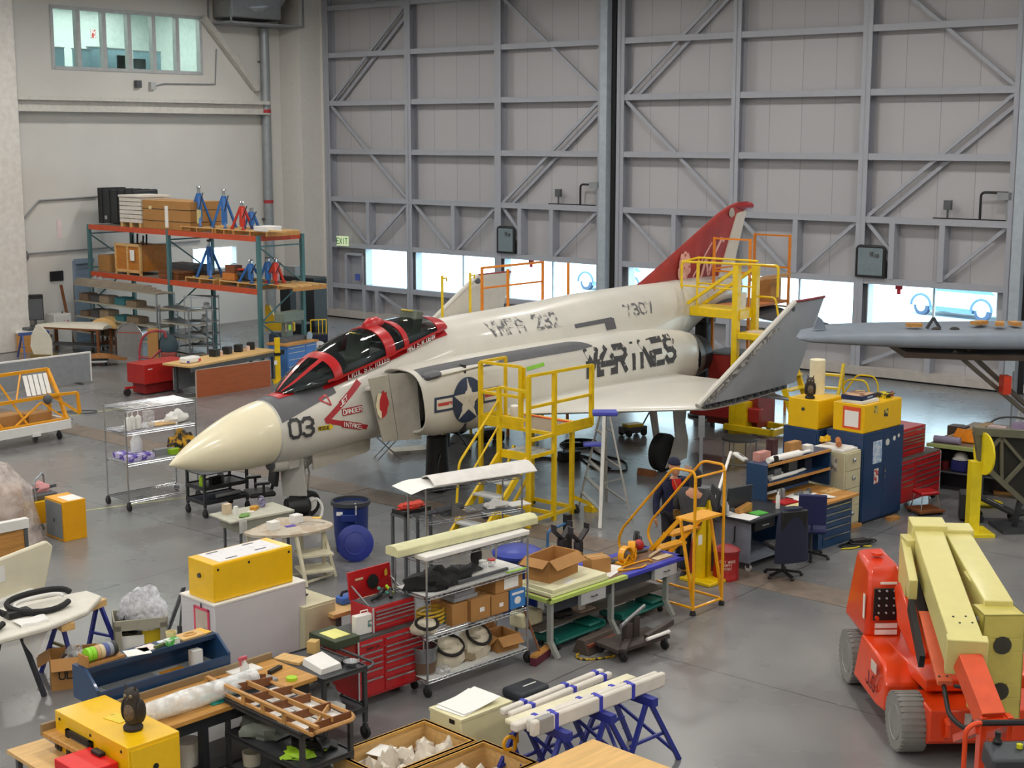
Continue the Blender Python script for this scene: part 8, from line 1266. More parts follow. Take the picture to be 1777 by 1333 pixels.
onc('white_jug','tall clear white jug standing on the lower wire cart shelf','jug',M('#e2e4e6',.3),LT([(.1,0),(.11,.28),(.06,.38),(.05,.42)],14),x=.5,y=.5,z=.86); onc('grey_tool','grey power tool lying on the lower wire cart shelf','tool',GRY,BX(0,0,0,.3,.12,.12),TB((.3,.06,.06),(.42,.06,.06),.06),x=.72,y=.2,z=.86); onc('green_tub','lime green tub on the lower wire cart shelf','tub',LIM,LT([(.1,0),(.12,.1),(0,.1)],14),x=1.08,y=.2,z=.86); onc('tool_bag','yellow and black tool bag on the lower wire cart shelf by the nose tip','bag',M('#e0a818',.6,hx2='#242424',scale=7),crumple((0,0,0),.28,.2,.36,7),x=1.4,y=.4,z=.86)
t=thing('utility_cart','dark grey two-tray utility cart under the jet nose','cart',A(356,900),Q); traycart(t,.95,.6,.8,(.26,.52),DST,.04,.07,False); mesh('lower_pad',NAVY,BX(.03,.03,.276,.9,.56,.285),parent=t); uc=t
mesh('top_tray',DST,BX(0,0,.77,.95,.6,.785),parent=t)
for i,(n,l,m,g,x,y,z) in enumerate((('lime_bottle','lime bottle on the utility cart under the nose',LIM,LT([(.06,0),(.06,.16),(.02,.2)],10),.1,.2,.537),('hand_drill','dark hand drill on the utility cart tray',BLK,BX(0,0,0,.2,.1,.12),.3,.2,.537),('steel_mug','steel mug on the utility cart tray',STL,LT([(.06,0),(.06,.14),(0,.14)],12),.55,.3,.537),('pipe_roll','grey pipe on the lower tray of the utility cart',LGR,TB((0,0,.04),(.5,0,.04),.04),.35,.15,.286))): solo(n,l,('bottle','drill','mug','pipe')[i],m,g,loc=W(uc,x,y,z),rz=Q)
t=taskchair('black mesh office chair with armrests under the jet nose',A(452,902),math.radians(-65),BLK); 
for sx in (-.28,.28): mesh('armrest',BLK,BX(sx-.04,-.15,.7,sx+.04,.1,.74),RB((sx,0,.5),(sx,0,.7),.04),parent=t)
t=thing('grey_table','grey-green box-topped table with a folding leaf in front of the nose wheel','table',A(415,903,.85),Q-.08); t.location.z=0; gt=t; mesh('top',M('#b9b9aa',.5,name='table_grey_green'),BX(-.0,0,.82,1.0,.66,.85),parent=t); mesh('side_box',M('#8f9084',.5,name='table_side'),BX(.02,.02,.62,1.0,.64,.82),parent=t); mesh('leaf',M('#b9b9aa',.5,name='table_grey_green'),BX(-.16,0,.82,.0,.66,.845),parent=t); legs4(t,DGR,.95,.6,.62,.035)
for i,(n,l,m,g,x,y) in enumerate((('card_box','small tan and white box standing on the grey table corner',M('#cdbb9e',.6),BX(0,0,0,.12,.1,.16),.0,.42),('white_brush','white brush standing by the tan box',WHT,BX(0,0,0,.06,.05,.14),.1,.28),('green_ties','bundle of green ties on the grey table',M('#6f9a50',.6),crumple((0,0,0),.12,.07,.04,8),.18,.16),('amber_block','amber block on the grey table',M('#c98f2a',.5),BX(0,0,0,.15,.1,.05),.5,.35),('cream_card','cream card on the grey table',OFF,BX(0,0,0,.12,.1,.01),.4,.25),('heat_gun','lavender and black tool lying on the grey table',M('#8e8ab0',.5,hx2='#232327',scale=8),TB((0,0,.06),(.36,0,.06),.055),.68,.45))): solo(n,l,('box','brush','ties','block','card','tool')[i],m,g,loc=W(gt,x,y,.851),rz=Q+.2*i)
solo('white_glove','white rag hanging over the grey table edge','cloth',WHT,SHT(lambda u,v:(.14*u,-.02-.01*math.sin(9*u),.0-.2*v),6,5,.006),loc=W(gt,-.02,-.01,.85),rz=Q)
t=thing('nose_wheel_motor','black electric unit with a white hose beside the nose wheel','motor',A(520,905),.5); mesh('body',BLK,X(LT([(.16,-.2),(.18,-.1),(.18,.15),(.12,.22)],16),(0,.1,.25),(0,PI/2,0)),BX(-.2,-.1,0,.2,.25,.1),parent=t); mesh('hose',WHT,PT([(.25,.1,.3),(.35,.05,.38),(.42,-.05,.25),(.35,-.15,.05),(.1,-.2,.02)],.025,8,fillet=.1),parent=t)
# half-round bench
o=A(422,924,.78); t=thing('half_round_stand','cream half-round work stand with ladder steps and white boxes on top','work stand',(o.x,o.y,0),math.radians(23)); hb=t; CRP=M('#d6cfb4',.55,var=.08,name='stand_cream'); L1=1.4
pts=[(0,0)]+[(L1*.5-L1*.5*math.cos(a)+0,-.42*math.sin(a)) for a in [PI*i/12 for i in range(2,12)]]+[(L1,.05),(L1*.85,.55),(L1*.5,.65)]
mesh('top',M('#b3a28c',.65,hx2='#c2b8a6',scale=7,name='stand_top'),PR(pts,.74,.78),parent=t)
for x,y in ((.08,.05),(.55,-.3),(1.2,-.15),(1.0,.4),(.5,.5)): mesh('leg',CRP,RB((x,y,.74),(x+.02,y,0),.04),parent=t)
for dx in (0,.55): mesh('step_frame',CRP,RB((.72+dx*.9,-.38+dx*.5,.74),(.8+dx,-.62+dx*.6,.0),.045),parent=t)
for z in (.16,.4): mesh('step',CRP,BX(.76,-.55+.2*z,z,1.28,-.1+.1*z,z+.03),parent=t)
mesh('base_bar',CRP,RB((.08,.05,.05),(1.2,-.15,.05),.03),RB((.8,-.6,.06),(1.3,-.3,.06),.03),parent=t)
for i,(x,y) in enumerate(((.42,-.12),(.85,.14))): solo('white_carton','small white carton on the half-round stand, %s the blue bin'%('farther from','nearer')[i],'box',WHT,BX(0,0,0,.16,.14,.13),loc=W(hb,x,y,.781),rz=Q+.1,bev=.004)
solo('purple_sheet','purple sheet between the white cartons','sheet',PUR,BX(0,0,0,.16,.1,.006),loc=W(hb,.68,.0,.781),rz=.6); solo('yellow_note','yellow note near the rear of the half-round stand','note',M('#e8c04a',.6),BX(0,0,0,.14,.1,.005),loc=W(hb,1.18,.38,.781)); solo('loose_string','loose pale cord on the half-round stand','cord',LGR,PT([(.2*math.cos(a)+.08*math.sin(3*a),.1*math.sin(a),.01) for a in [i*PI/9 for i in range(16)]],.006,5),loc=W(hb,1.05,.1,.781))
t=thing('blue_bin','big blue rubbish bin with a dark rim and liner','bin',A(610,955),0); mesh('body',BIN,LT([(.24,0),(.275,.3),(.29,.78),(.3,.8),(.28,.8),(.27,.3),(.22,.02),(0,.02)],28),parent=t); mesh('rim',M('#33373f',.5),LT([(.3,.77),(.325,.79),(.32,.85),(.29,.85),(.29,.78)],28),parent=t); mesh('liner',CLR,PT([(.1,-.26,.86),(.12,-.31,.8),(.11,-.305,.55)],.014),parent=t); mesh('handle',BIN,X(BX(-.13,0,0,.13,.05,.12),(0,-.33,.56)),parent=t,bev=.01); mesh('label',PAP,BX(-.2,-.295,.66,-.1,-.285,.72),parent=t)
t=thing('leaning_disc','round blue bin lid leaning against the blue bin','lid',A(617,976),.12); mesh('disc',M('#1b2e88',.4,name='lid_blue'),X(LT([(.29,0),(.295,.02),(.25,.035),(.0,.045)],32),(0,.1,.285),(PI/2-.32,0,0)),parent=t); mesh('grip',M('#1b2e88',.4,name='lid_blue'),X(LT([(.17,.038),(.18,.045),(.19,.038)],28),(0,.1,.285),(PI/2-.32,0,0)),parent=t)
t=thing('yellow_locker','yellow locker box with a grey door and white sheets on top','cabinet',A(112,941),Q); mesh('body',M('#eda90b',.4,var=.03,name='locker_yellow'),BX(0,0,0,.42,.62,.68),parent=t,bev=.006); mesh('door',M('#7f878b',.5),BX(-.012,.04,.04,0,.58,.64),parent=t); mesh('paper',PAP,BX(.12,.03,.68,.4,.4,.686),parent=t); mesh('lock',DST,BX(-.02,.28,.3,-.01,.31,.36),parent=t)
t=thing('mop_bucket','yellow mop bucket with a metal handle and pink cloth','mop bucket',A(68,920),Q); mesh('bucket',M('#dfae14',.5),LO([[(x,y,z) for x,y in ((-.03-k,-.0-k),(.3+k,-.0-k),(.3+k,.55+k),(-.03-k,.55+k))] for z,k in ((.1,0),(.5,.05))]),parent=t); mesh('wringer',DGR,BX(-.1,.05,.5,.4,.4,.6),parent=t,bev=.02); mesh('handle',STL,PT([(.0,.05,.5),(.0,.1,.85),(.35,.45,.9),(.4,.5,.5)],.016,8,fillet=.1),parent=t); mesh('cloth',M('#d89a9c',.8),crumple((.2,.3,.6),.16,.1,.16,4),parent=t); mesh('mop_bars',DGR,RB((-.1,.2,.66),(.5,.3,.66),.05),parent=t)
for x in (0,.3):
    for y in (.03,.5): caster(t,x,y,.04)
t=thing('wrapped_pile','tall pile under clear and pinkish plastic wrap','wrapped pile',A(10,950),.3); mesh('cartons',M('#b9957a',.8),BX(-.45,-.1,0,.3,.6,.95),parent=t,bev=.05); mesh('wrap',film('cloudy_wrap','#d8cdc8',.5,5.),LO([[(w*math.cos(a)+.03*math.sin(5*a+z*9)-.1,.25+w*.9*math.sin(a)+.03*math.cos(4*a+z*7),z) for a in [k*PI/12 for k in range(24)]] for z,w in ((.02,.72),(.3,.66),(.6,.6),(.95,.55),(1.1,.42),(1.35,.2),(1.4,.05))]),parent=t)
t=thing('white_frame_box','white-topped wooden box frame beside the cream panel','frame',A(-30,1000),Q); mesh('board',WOOD,BX(0,.02,.1,.75,.06,.62),parent=t); mesh('top_rail',WHT,BX(-.02,-.02,.62,.8,.1,.78),parent=t,bev=.008); mesh('post',DGR,BX(.72,0,0,.78,.06,.62),BX(0,0,0,.06,.06,.62),parent=t)
t=thing('airfoil_panel','big cream fabric-covered airfoil panel standing on edge','panel',A(-20,1070),Q+.12); mesh('skin',M('#ddd6bd',.6,var=.05,scale=3,bump=.15,name='fabric_cream'),PR([(-.3,.0),(.9,.0),(1.12,.78),(1.02,.88),(.85,.86),(-.3,.72)],0,.09,'y'),parent=t,bev=.03); mesh('patch',WHT,BX(-.3,-.006,.45,.3,.0,.68),parent=t); mesh('batten',PAP,RB((-.3,-.05,.12),(.7,-.05,.2),.12,.1),parent=t)
# white wing on trestles with hoses
o=A(30,1095,.86); t=thing('wing_table','white wing panel laid on trestles, with black hoses on it','wing panel',(o.x,o.y,0),math.radians(40)); wt=t; mesh('panel',M('#dcd8cc',.5,var=.06,hx2=None,name='wing_old_white'),PR([(-.7,-.25),(.35,-.1),(.95,.15),(1.35,.62),(1.3,.95),(.5,1.0),(-.7,.9)],.8,.87),parent=t,bev=.02); mesh('trestle_board',WOODL,BX(.55,.0,.72,.72,.7,.8),parent=t); mesh('trestle_leg',M('#2a2c34',.5),RB((.1,.2,.8),(.25,-.1,0),.05),RB((.1,.7,.8),(.0,.95,0),.05),parent=t)
for i,(x,y,l,s) in enumerate(((.55,.55,'big black hose ring lying on the white wing panel, beside the masking tape',1.),(-.35,.2,'black hose ring with an orange block at the white wing edge',.8))):
    t=thing('hose_ring',l,'hose',W(wt,x,y,.871),Q); mesh('hose',RUB,PT([(s*.42*math.cos(a),s*.2*math.sin(a)+.1*math.cos(a)**2,.04+.07*(1+math.sin(a*1.0))) for a in [k*PI/12 for k in range(22)]],.038,8),parent=t); mesh('white_tube',WHT,PT([(s*.33*math.cos(a),s*.14*math.sin(a)+.1*math.cos(a)**2,.03+.05*(1+math.sin(a))) for a in [k*PI/12 for k in range(18)]],.026,8),parent=t); mesh('end_block',BLK if not i else M('#c98a50',.6),BX(-s*.5,-.1,.0,-s*.2,.05,.08),parent=t)
solo('white_rag','white cloth hanging over the front of the white wing panel','cloth',WHT,SHT(lambda u,v:(.4*u-.1*v*(u-.3),.2-.35*min(v,.55)*1.3+.02*math.sin(9*u),.03-max(0,v-.5)*.9*(1-abs(u-.45)*1.2)),10,10,.008),loc=W(wt,.05,.08,.873),rz=Q-.1); solo('blue_tape_strip','strip of blue-lettered tape on the white wing panel','tape',M('#8a90c4',.6),BX(0,0,0,.22,.05,.003),loc=W(wt,.35,.35,.8705),rz=Q)
t=thing('saw_horse','dark blue folding sawhorse with a yellow brace in front of the brown carton','sawhorse',A(100,1175),math.radians(62)); trestle(t,.85,.78,M('#26328f',.4,name='horse_dark_blue'),.3,WOODL); mesh('brace_strap',M('#8e8a50',.6),RB((.1,-.16,.36),(.1,.18,.4),.03),BX(.07,-.2,.33,.13,-.13,.39),parent=t)
t=carton('big brown carton with black lettering holding a clear bag of dark stuff',A(90,1200),.35,.58,.42,.4,True); mesh('lettering',BLK,textplate('ULINE',.1,.32,.14,-.004,.07),parent=t); cx_=t
t=solo('plastic_bag','clear bag with dark brown contents sitting in the brown carton','bag',CLR,crumple((0,0,0),.2,.15,.3,9),loc=W(cx_,.3,.22,.16),rz=.35); mesh('contents',M('#3d332c',.8,bump=.4),crumple((-.05,0,.05),.13,.1,.2,4),parent=t)
t=thing('bin_cart','beige open bin cart with bubble wrap and yellow sheets','cart',A(200,1152),math.radians(18)); BG2=M('#a8a594',.5,name='bin_beige'); mesh('bin',BG2,*[BX(a,b,c,d,e,f) for a,b,c,d,e,f in ((0,0,.08,.68,.5,.1),(0,0,.1,.02,.5,.56),(.66,0,.1,.68,.5,.56),(0,.48,.1,.68,.5,.56),(0,0,.42,.68,.02,.56),(0,0,.1,.68,.02,.18),(0,0,.1,.1,.02,.5),(.58,0,.1,.68,.02,.5))],parent=t,bev=.005)
for x in (.08,.6):
    for y in (.06,.44): caster(t,x,y,.03)
bc=t; solo('white_sheet','white sheet inside the beige bin cart opening','sheet',PAP,BX(0,0,0,.28,.01,.22),loc=W(bc,.1,.06,.11),rz=.31); solo('yellow_sheet','yellow plastic sheet inside the beige bin cart','sheet',M('#d4b81a',.6),BX(0,0,0,.24,.012,.28),loc=W(bc,.36,.08,.101),rz=.31); solo('dark_cloth','dark cloth with a yellow patch in the beige bin cart','cloth',BLK,crumple((0,0,0),.16,.15,.2,6),loc=W(bc,.2,.25,.34),rz=0)
solo('bubble_wrap','large crumpled clear bubble wrap spilling over the beige bin cart','bubble wrap',film('bubble_wrap_clear','#eceef6',.5,18.),crumple((0,0,0),.3,.24,.5,15,12,.22),loc=W(bc,.4,.27,.38),rz=.2)
# ================= LONG WOOD BENCH =================
o=A(541,1177,.9); t=thing('wooden_workbench','long wooden workbench loaded with plastic film, parts and a blue shelf riser','workbench',(o.x,o.y,0),Q+.03); wbn=t; br=t.rotation_euler[2]; LB=2.75
mesh('top',M('#c08d47',.5,kind='wood',var=.18,scale=6,name='bench_maple'),BX(-LB,0,.85,.08,.8,.9),parent=t,bev=.006); mesh('back_rail',M('#8d7a5c',.6),BX(-LB,.8,.85,.08,.84,.97),parent=t); mesh('frame',M('#20242a',.5),BX(-LB+.1,.05,.72,.0,.1,.85),BX(-LB+.1,.7,.72,.0,.75,.85),parent=t)
for x in (-2.6,-1.35,-.05):
    for y in (.1,.7): mesh('leg',M('#20242a',.5),BX(x-.04,y-.04,0,x+.04,y+.04,.85),parent=t)
mesh('lower_shelf',M('#2a2b2c',.6),BX(-2.6,.1,.2,-.05,.7,.23),parent=t)
def onwb(n,l,c,m,*g,x=0,y=0,z=0,rz=0,bev=0.): return solo(n,l,c,m,*g,loc=W(wbn,x,y,.901+z),rz=br+rz,bev=bev)
t=thing('bench_riser','blue steel bench riser with an open tray below and papers on top','shelf',A(170,1232,.901),br-.03); rsr=t; w=1.62
mesh('end_panel',BLU,PR([(0,0),(.5,0),(.5,.36),(.22,.36),(0,.2)],0,.03,'x'),parent=t); mesh('end_panel',BLU,PR([(0,0),(.5,0),(.5,.36),(.22,.36),(0,.2)],w-.03,w,'x'),parent=t); mesh('front_lip',BLU,BX(.03,0,0,w-.03,.02,.17),parent=t); mesh('tray_floor',LGR,BX(.03,.02,.02,w-.03,.5,.04),parent=t); mesh('top_shelf',M('#1c3654',.45),BX(.03,.24,.31,w-.03,.5,.36),parent=t); mesh('back',BLU,BX(.03,.48,0,w-.03,.5,.31),parent=t)
def onrs(n,l,c,m,*g,x=0,y=0,z=.361,rz=0): return solo(n,l,c,m,*g,loc=W(rsr,x,y,z),rz=br+rz)
t=thing('tape_rack','cardboard tray with a row of coloured tape rolls on the blue riser end','tape rolls',W(rsr,.05,.27,.361),br); mesh('tray',CARD,BX(0,0,0,.45,.18,.03),BX(0,0,.03,.02,.18,.12),parent=t)
for i,c in enumerate(('#8ed62a','#8ed62a','#c9a878','#d8c8a0','#4d5a96','#8a93a0','#2a2c2a')): mesh('tape_roll',M(c,.5),X(LT([(.03,0),(.075,0),(.075,.045),(.03,.045)],18),(.04+.05*i,.09,.106),(0,PI/2,0)),parent=t)
onrs('paper_sheet','white printed paper on the riser top beside the tape rolls','paper',PAP,BX(0,0,0,.26,.2,.004),x=.52,y=.27,rz=-.3); onrs('red_print_sheet','paper with red print on the riser top','paper',M('#e8dcd6',.6,hx2='#c9605a',scale=10,thr=.62),BX(0,0,0,.2,.18,.004),x=.72,y=.28); onrs('green_pliers','olive pliers on the riser top','pliers',M('#5a6a3a',.5),RB((0,0,.015),(.14,.03,.015),.04,.03),x=.86,y=.29); onrs('blister_pack','blue and white blister pack on the riser top','pack',M('#7aa0d0',.5,hx2='#e6eaf0',scale=9),BX(0,0,0,.18,.12,.012),x=.98,y=.33); onrs('green_label_box','small box with green print on the riser top','box',M('#4fae50',.5,hx2='#e6ece6',scale=9),BX(0,0,0,.15,.09,.06),x=1.0,y=.25); onrs('paper_cup','cream paper cup on the riser top','cup',M('#d8c890',.6),LT([(.045,0),(.06,.11),(.055,.11),(.04,.01),(0,.01)],16),x=1.12,y=.38); onrs('wood_sample','pale wooden board with a round brush ring on the riser top','board',WOODL,BX(0,0,0,.3,.2,.02),PT([(.15+.07*math.cos(a),.1+.04*math.sin(a),.03) for a in [k*PI/8 for k in range(16)]],.01,5,True),x=1.2,y=.27); onrs('envelope','yellow envelope on the riser top end','envelope',M('#e8b84a',.6),BX(0,0,0,.2,.2,.01),x=1.4,y=.29,rz=.1)
for i,(n,l,m,g,x,y) in enumerate((('grey_sheet','grey printed sheet in the riser tray','#8a8c8e',BX(0,0,0,.6,.35,.004),.3,.08),('white_sheet','white sheet in the riser tray','#f0efec',BX(0,0,0,.3,.16,.008),.35,.06),('amber_folder','amber folder in the riser tray','#d89020',BX(0,0,0,.28,.25,.012),.95,.12),('wood_disc','round wooden disc in the riser tray','#b0783c',LT([(.06,0),(.06,.02),(0,.02)],16),.5,.14),('white_carton','white card box at the riser end','#e4e2de',BX(0,0,0,.12,.1,.2),1.28,.2))): onrs(n,l,n.split('_')[1],M(m,.6),g,x=x,y=y,z=.041+(.006 if i in (1,3) else 0)+(.004 if i==3 else 0))
onwb('bubble_roll','long roll of clear bubble film with a teal sheet on the wooden bench','plastic film',film('film_clear','#f2f6f6',.6,9.),LO([[(x,.11*math.cos(a)*k,.11+.11*math.sin(a)*k) for a in [q*PI/8 for q in range(16)]] for x,k in ((0,.3),(.1,.9),(.5,1.05),(1.0,.95),(1.4,1.))]),x=-2.0,y=.22); onwb('teal_sheet','teal sheet lying on the wooden bench under the film','sheet',M('#12958a',.5),BX(0,0,0,.75,.3,.006),x=-1.2,y=.12); onwb('white_stone','pale translucent dish by the blue riser','dish',M('#c4cac0',.4),BL((0,0,.045),(.09,.06,.045)),x=-2.1,y=.55)
t=thing('spray_bottle','white trigger spray bottle with red nozzle on the wooden bench','bottle',W(wbn,-.52,.5,.901),br); mesh('bottle',WHT,LT([(.045,0),(.05,.02),(.05,.15),(.018,.2),(.018,.22)],14),parent=t); mesh('trigger',M('#d06070',.5),BX(-.07,-.015,.22,.03,.015,.26),BX(-.06,-.01,.17,-.045,.01,.22),parent=t)
for n,l,c,m,g,x,y in (('paper_towel','white folded towel on the wooden bench behind the spray bottle','towel',WHT,BX(0,0,0,.35,.2,.02),-.55,.6),('red_stopper','red stopper on the wooden bench beside the spray bottle','cap',M('#d02028',.4),LT([(.03,0),(.03,.05),(0,.05)],12),-.4,.46),('grey_tray','small grey tray on the wooden bench','tray',GRY,BX(0,0,0,.2,.16,.03),-.5,.2),('cable_reel','black cable with plug on the wooden bench','cable',BLK,PT([(0,0,.02),(.1,.05,.04),(.2,-.02,.03),(.25,.08,.02)],.012),-.85,.3),('lime_ring','lime tape ring on the wooden bench edge','ring',LIM,LT([(.04,0),(.06,0),(.06,.03),(.04,.03)],16),-.18,.12),('dark_pliers','dark pliers and white tube on the bench near the tray cart','pliers',BLK,RB((0,0,.02),(.2,.06,.02),.05,.04),-.25,.42)): onwb(n,l,c,m,g,x=x,y=y)
solo('black_bucket','black bucket under the wooden workbench','bucket',BLK,LT([(.14,0),(.17,.3),(.16,.3),(.13,.02),(0,.02)],16),loc=W(wbn,-1.9,.35,.231)); solo('white_pail','white pail on the lower shelf of the wooden workbench','pail',WHT,LT([(.12,0),(.14,.26),(0,.26)],16),loc=W(wbn,-1.35,.4,.231))
# white cabinet, yellow box, beige cabinet
o=A(372,1052,1.35); t=thing('white_cabinet','plain white cabinet behind the wooden bench with a pink-framed sheet hanging on it','cabinet',(o.x,o.y,0),Q+.03); wcb=t; mesh('body',M('#cfccd0',.5,var=.02,name='cabinet_white'),BX(0,0,.05,1.33,.68,1.35),parent=t,bev=.008); mesh('top',WHT,BX(-.01,-.01,1.34,1.34,.69,1.36),parent=t); mesh('plinth',DGR,BX(.03,.03,0,1.3,.65,.05),parent=t); mesh('door_edge',LGR,BX(1.325,-.004,.08,1.333,.0,1.33),parent=t)
t=thing('sheet_holder','pink plastic sheet frame hanging on the side of the white cabinet','frame',W(wcb,-.004,.1,.92),t.rotation_euler[2]); mesh('frame',PNK,*[BX(-.012,a,b,0,c,d) for a,b,c,d in ((0,0,.03,.36),(.27,0,.3,.36),(0,0,.3,.03),(0,.33,.3,.36))],parent=t); mesh('sheet',M('#c9b8ac',.6),BX(-.008,.03,.03,-.004,.27,.33),parent=t); mesh('hook',DST,PT([(-.01,.15,.36),(-.01,.15,.41)],.008),parent=t)
t=yellowcab('long yellow safety cabinet with a white label sheet on the white cabinet',W(wcb,.04,.06,1.361),Q+.03,1.15,.5,.46); mesh('top_label',M('#e6e4e6',.6,hx2='#bfc0c8',scale=12,thr=.66),BX(.12,.03,.46,1.03,.47,.464),parent=t); mesh('label_bars',DGR,*[BX(a,b,.464,a+.16,b+.03,.466) for a,b in ((.2,.4),(.72,.4),(.25,.08),(.7,.12))],parent=t); mesh('vent_hole',BLK,*[X(LT([(0,0),(.016,0),(.016,.004),(0,.004)],10),(x,-.012,.39),(PI/2,0,0)) for x in (.06,.5,1.09)],parent=t); mesh('lock',DST,X(LT([(0,0),(.03,.0),(.028,.02),(0,.02)],12),(0,.27,.28),(0,-PI/2,0)),parent=t)
o=A(527,1055,1.05); t=thing('beige_cabinet','low beige cabinet carrying a black case beside the white cabinet','cabinet',(o.x,o.y,0),Q+.03); bcb=t; mesh('body',BEI,BX(0,0,.04,.5,.7,1.05),parent=t,bev=.006); mesh('door',BEI,BX(.02,-.012,.08,.48,0,1.02),parent=t); mesh('plinth',DGR,BX(.02,.02,0,.48,.68,.04),parent=t)
t=thing('black_case','black hard case with a white label on the beige cabinet','case',W(bcb,.03,.2,1.051),Q+.5); mesh('body',BLK,BX(0,0,0,.34,.22,.07),parent=t,bev=.02); mesh('label',PAP,BX(.04,-.003,.02,.12,.0,.055),parent=t); mesh('handle',BLK,PT([(.1,-.01,.05),(.1,-.06,.05),(.24,-.06,.05),(.24,-.01,.05)],.01),parent=t)
t=thing('lamp_arm','folded steel lamp arm standing at the white cabinet corner','lamp arm',A(312,1075,1.0),Q); t.location.z=0; mesh('arm',DST,RB((0,0,.92),(.12,.08,1.35),.02),RB((-.25,-.1,.92),(.1,.08,1.35),.018),RB((-.22,-.1,.92),(.14,.08,1.35),.018),parent=t); mesh('stem',DST,RB((0,0,0),(0,0,.92),.05),parent=t); mesh('foot',DST,BX(-.15,-.15,0,.15,.15,.03),parent=t)
# ================= RED TOOL CHEST =================
t=toolchest('tall red rolling tool chest with silver drawer trims in the front row',A(623,1235),Q,1.02,.55,.72,[(1.2,.8,.8,.8,1.2,2.2),(1.2,.8,.8,.8,1.3,1.3,1.8)],((0,.38),(.38,1)),top=M('#4b4d4c',.6,name='chest_top_grey')); fcst=t; cz=.876
q,l=strokes('SNAP-ON',.03,.022,.3,.2); mesh('maker_logo',BLK,quadmesh(q,lambda u,v:(.12+u,-.017,.725+v)),parent=t)
t=toolchest('open red top chest full of tools on the tall rolling chest',W(fcst,.3,.08,cz),Q,.66,.42,.3,[(1,1,1.4,2)],((0,1),),cast=False); otc=t; mesh('lid',RED,X(BX(0,0,0,.66,.03,.34),(0,.42,.3),(-.12,0,0)),parent=t,bev=.004); mesh('round_decal',BLK,X(LT([(0,0),(.09,0),(.09,.004),(0,.004)],20),(.35,.415,.47),(PI/2-.12,0,0)),parent=t); mesh('gold_decal',M('#d8b23a',.4),X(PR([(0,0),(.04,.0),(.05,.05),(.03,.09),(.0,.06)],0,.003,'y'),(.54,.415,.5),(-.12,0,0)),parent=t); mesh('name_decal',M('#c9b090',.5),X(BX(.08,-.004,0,.2,0,.025),(0,.42,.53),(-.12,0,0)),parent=t); mesh('tray',DGR,BX(.02,.02,.3,.64,.4,.305),parent=t); mesh('lid_stay',STL,RB((.02,.1,.3),(.02,.42,.48),.015),RB((.63,.1,.3),(.63,.42,.48),.015),parent=t)
for i,(x,y,c,r) in enumerate(((.15,.15,'#1b1b1d',.07),(.28,.2,'#202226',.08),(.4,.12,'#1a1a1c',.07),(.5,.25,'#b8e018',.05),(.42,.28,'#4fb09a',.05))): solo('hand_tool',('black','dark grey','black-handled','lime green','teal')[i]+' hand tool in the open red top chest, '+('first from the front corner','next to the first','beside the lid stay','near the far corner','behind the dark ones')[i],'hand tool',M(c,.4),TB((-.05,0,.03),(.06,.03,.09),r*.35),BL((.06,.03,.09),(r*.5,r*.4,r*.5),6),loc=W(otc,x,y,.306),rz=.7*i)
t=thing('first_aid_box','white first aid case with a carry handle on the red tool chest','case',W(fcst,.07,.12,cz),Q-.1); mesh('body',WHT,BX(0,0,0,.3,.09,.24),parent=t,bev=.01); mesh('handle',WHT,PT([(.1,.045,.24),(.1,.045,.28),(.2,.045,.28),(.2,.045,.24)],.008),parent=t); mesh('label',M('#5a8a80',.6,hx2='#e8e0e0',scale=14),BX(.17,-.003,.08,.26,0,.16),parent=t)
t=thing('green_box','dark green box with a yellow note pad in front of the first aid case','box',W(fcst,.0,.0,cz),Q); t.location=W(fcst,-.33,.0,cz-.04); mesh('body',M('#39432e',.6,name='box_green'),BX(0,0,0,.36,.5,.1),parent=t,bev=.006); mesh('note_pad',M('#e6e48a',.6),BX(.06,.1,.1,.3,.38,.106),parent=t); mesh('shelf_bracket',DRED,BX(.02,.02,-.2,.34,.48,0),parent=t); mesh('sticker',PAP,BX(-.003,.12,-.15,.02,.25,-.04),parent=t)
t=thing('blue_caddy','blue plastic caddy with black handle behind the red tool chest','caddy',A(595,1052,.9),Q); mesh('body',M('#2f62b8',.4),BX(0,0,0,.24,.16,.1),parent=t,bev=.02); mesh('handle',BLK,PT([(.03,.08,.1),(.06,.08,.15),(.18,.08,.15),(.21,.08,.1)],.018),parent=t)
t2=thing('plywood_table','pale plywood table behind the red tool chest','table',W(t,-.2,-.15,-.9),Q); mesh('top',WOODL,BX(-.1,-.05,.85,.8,.5,.899),parent=t2); legs4(t2,DGR,.75,.45,.85,.05)
# ================= CARTS IN FRONT =================
t=thing('tray_cart','grey tray cart with a tubular handle holding foam, brushes and cards','cart',A(561,1181,.85),Q); t.location.z=0; trc=t; traycart(t,.62,.95,.84,(.35,.83),DST,.03,.075,True)
for i,(n,l,c,m,g,x,y) in enumerate((('foam_pad','white folded foam on the tray cart','foam',WHT,LO([[(x,.0,z) for x,z in ((0,0),(.3,0),(.28,.07),(.02,.06))],[(x+.05,.4,z) for x,z in ((0,0),(.3,0),(.28,.09),(.02,.07))]]),.08,.15),('wood_strip','pale wooden strips and brush on the tray cart','strips',WOODL,CB(.1,.15,0,.2,.35,.03,.2),.05,.6),('paint_brush','brush with black bristles on the tray cart','brush',BLK,TB((0,0,.03),(.22,.05,.03),.025),.38,.22),('card_stack','white cards on the tray cart','cards',PAP,BX(0,0,0,.14,.12,.012),.33,.5),('steel_pan','small steel pan on the tray cart','pan',STL,LT([(.05,0),(.09,.06),(.085,.06),(.05,.01),(0,.01)],16),.5,.14),('match_box','tan cardboard tub on the tray cart','tub',M('#c9a868',.7),BX(0,0,0,.12,.11,.14),.45,.72))): solo(n,l,c,m,g,loc=W(trc,x,y,.846),rz=Q+.1*i)
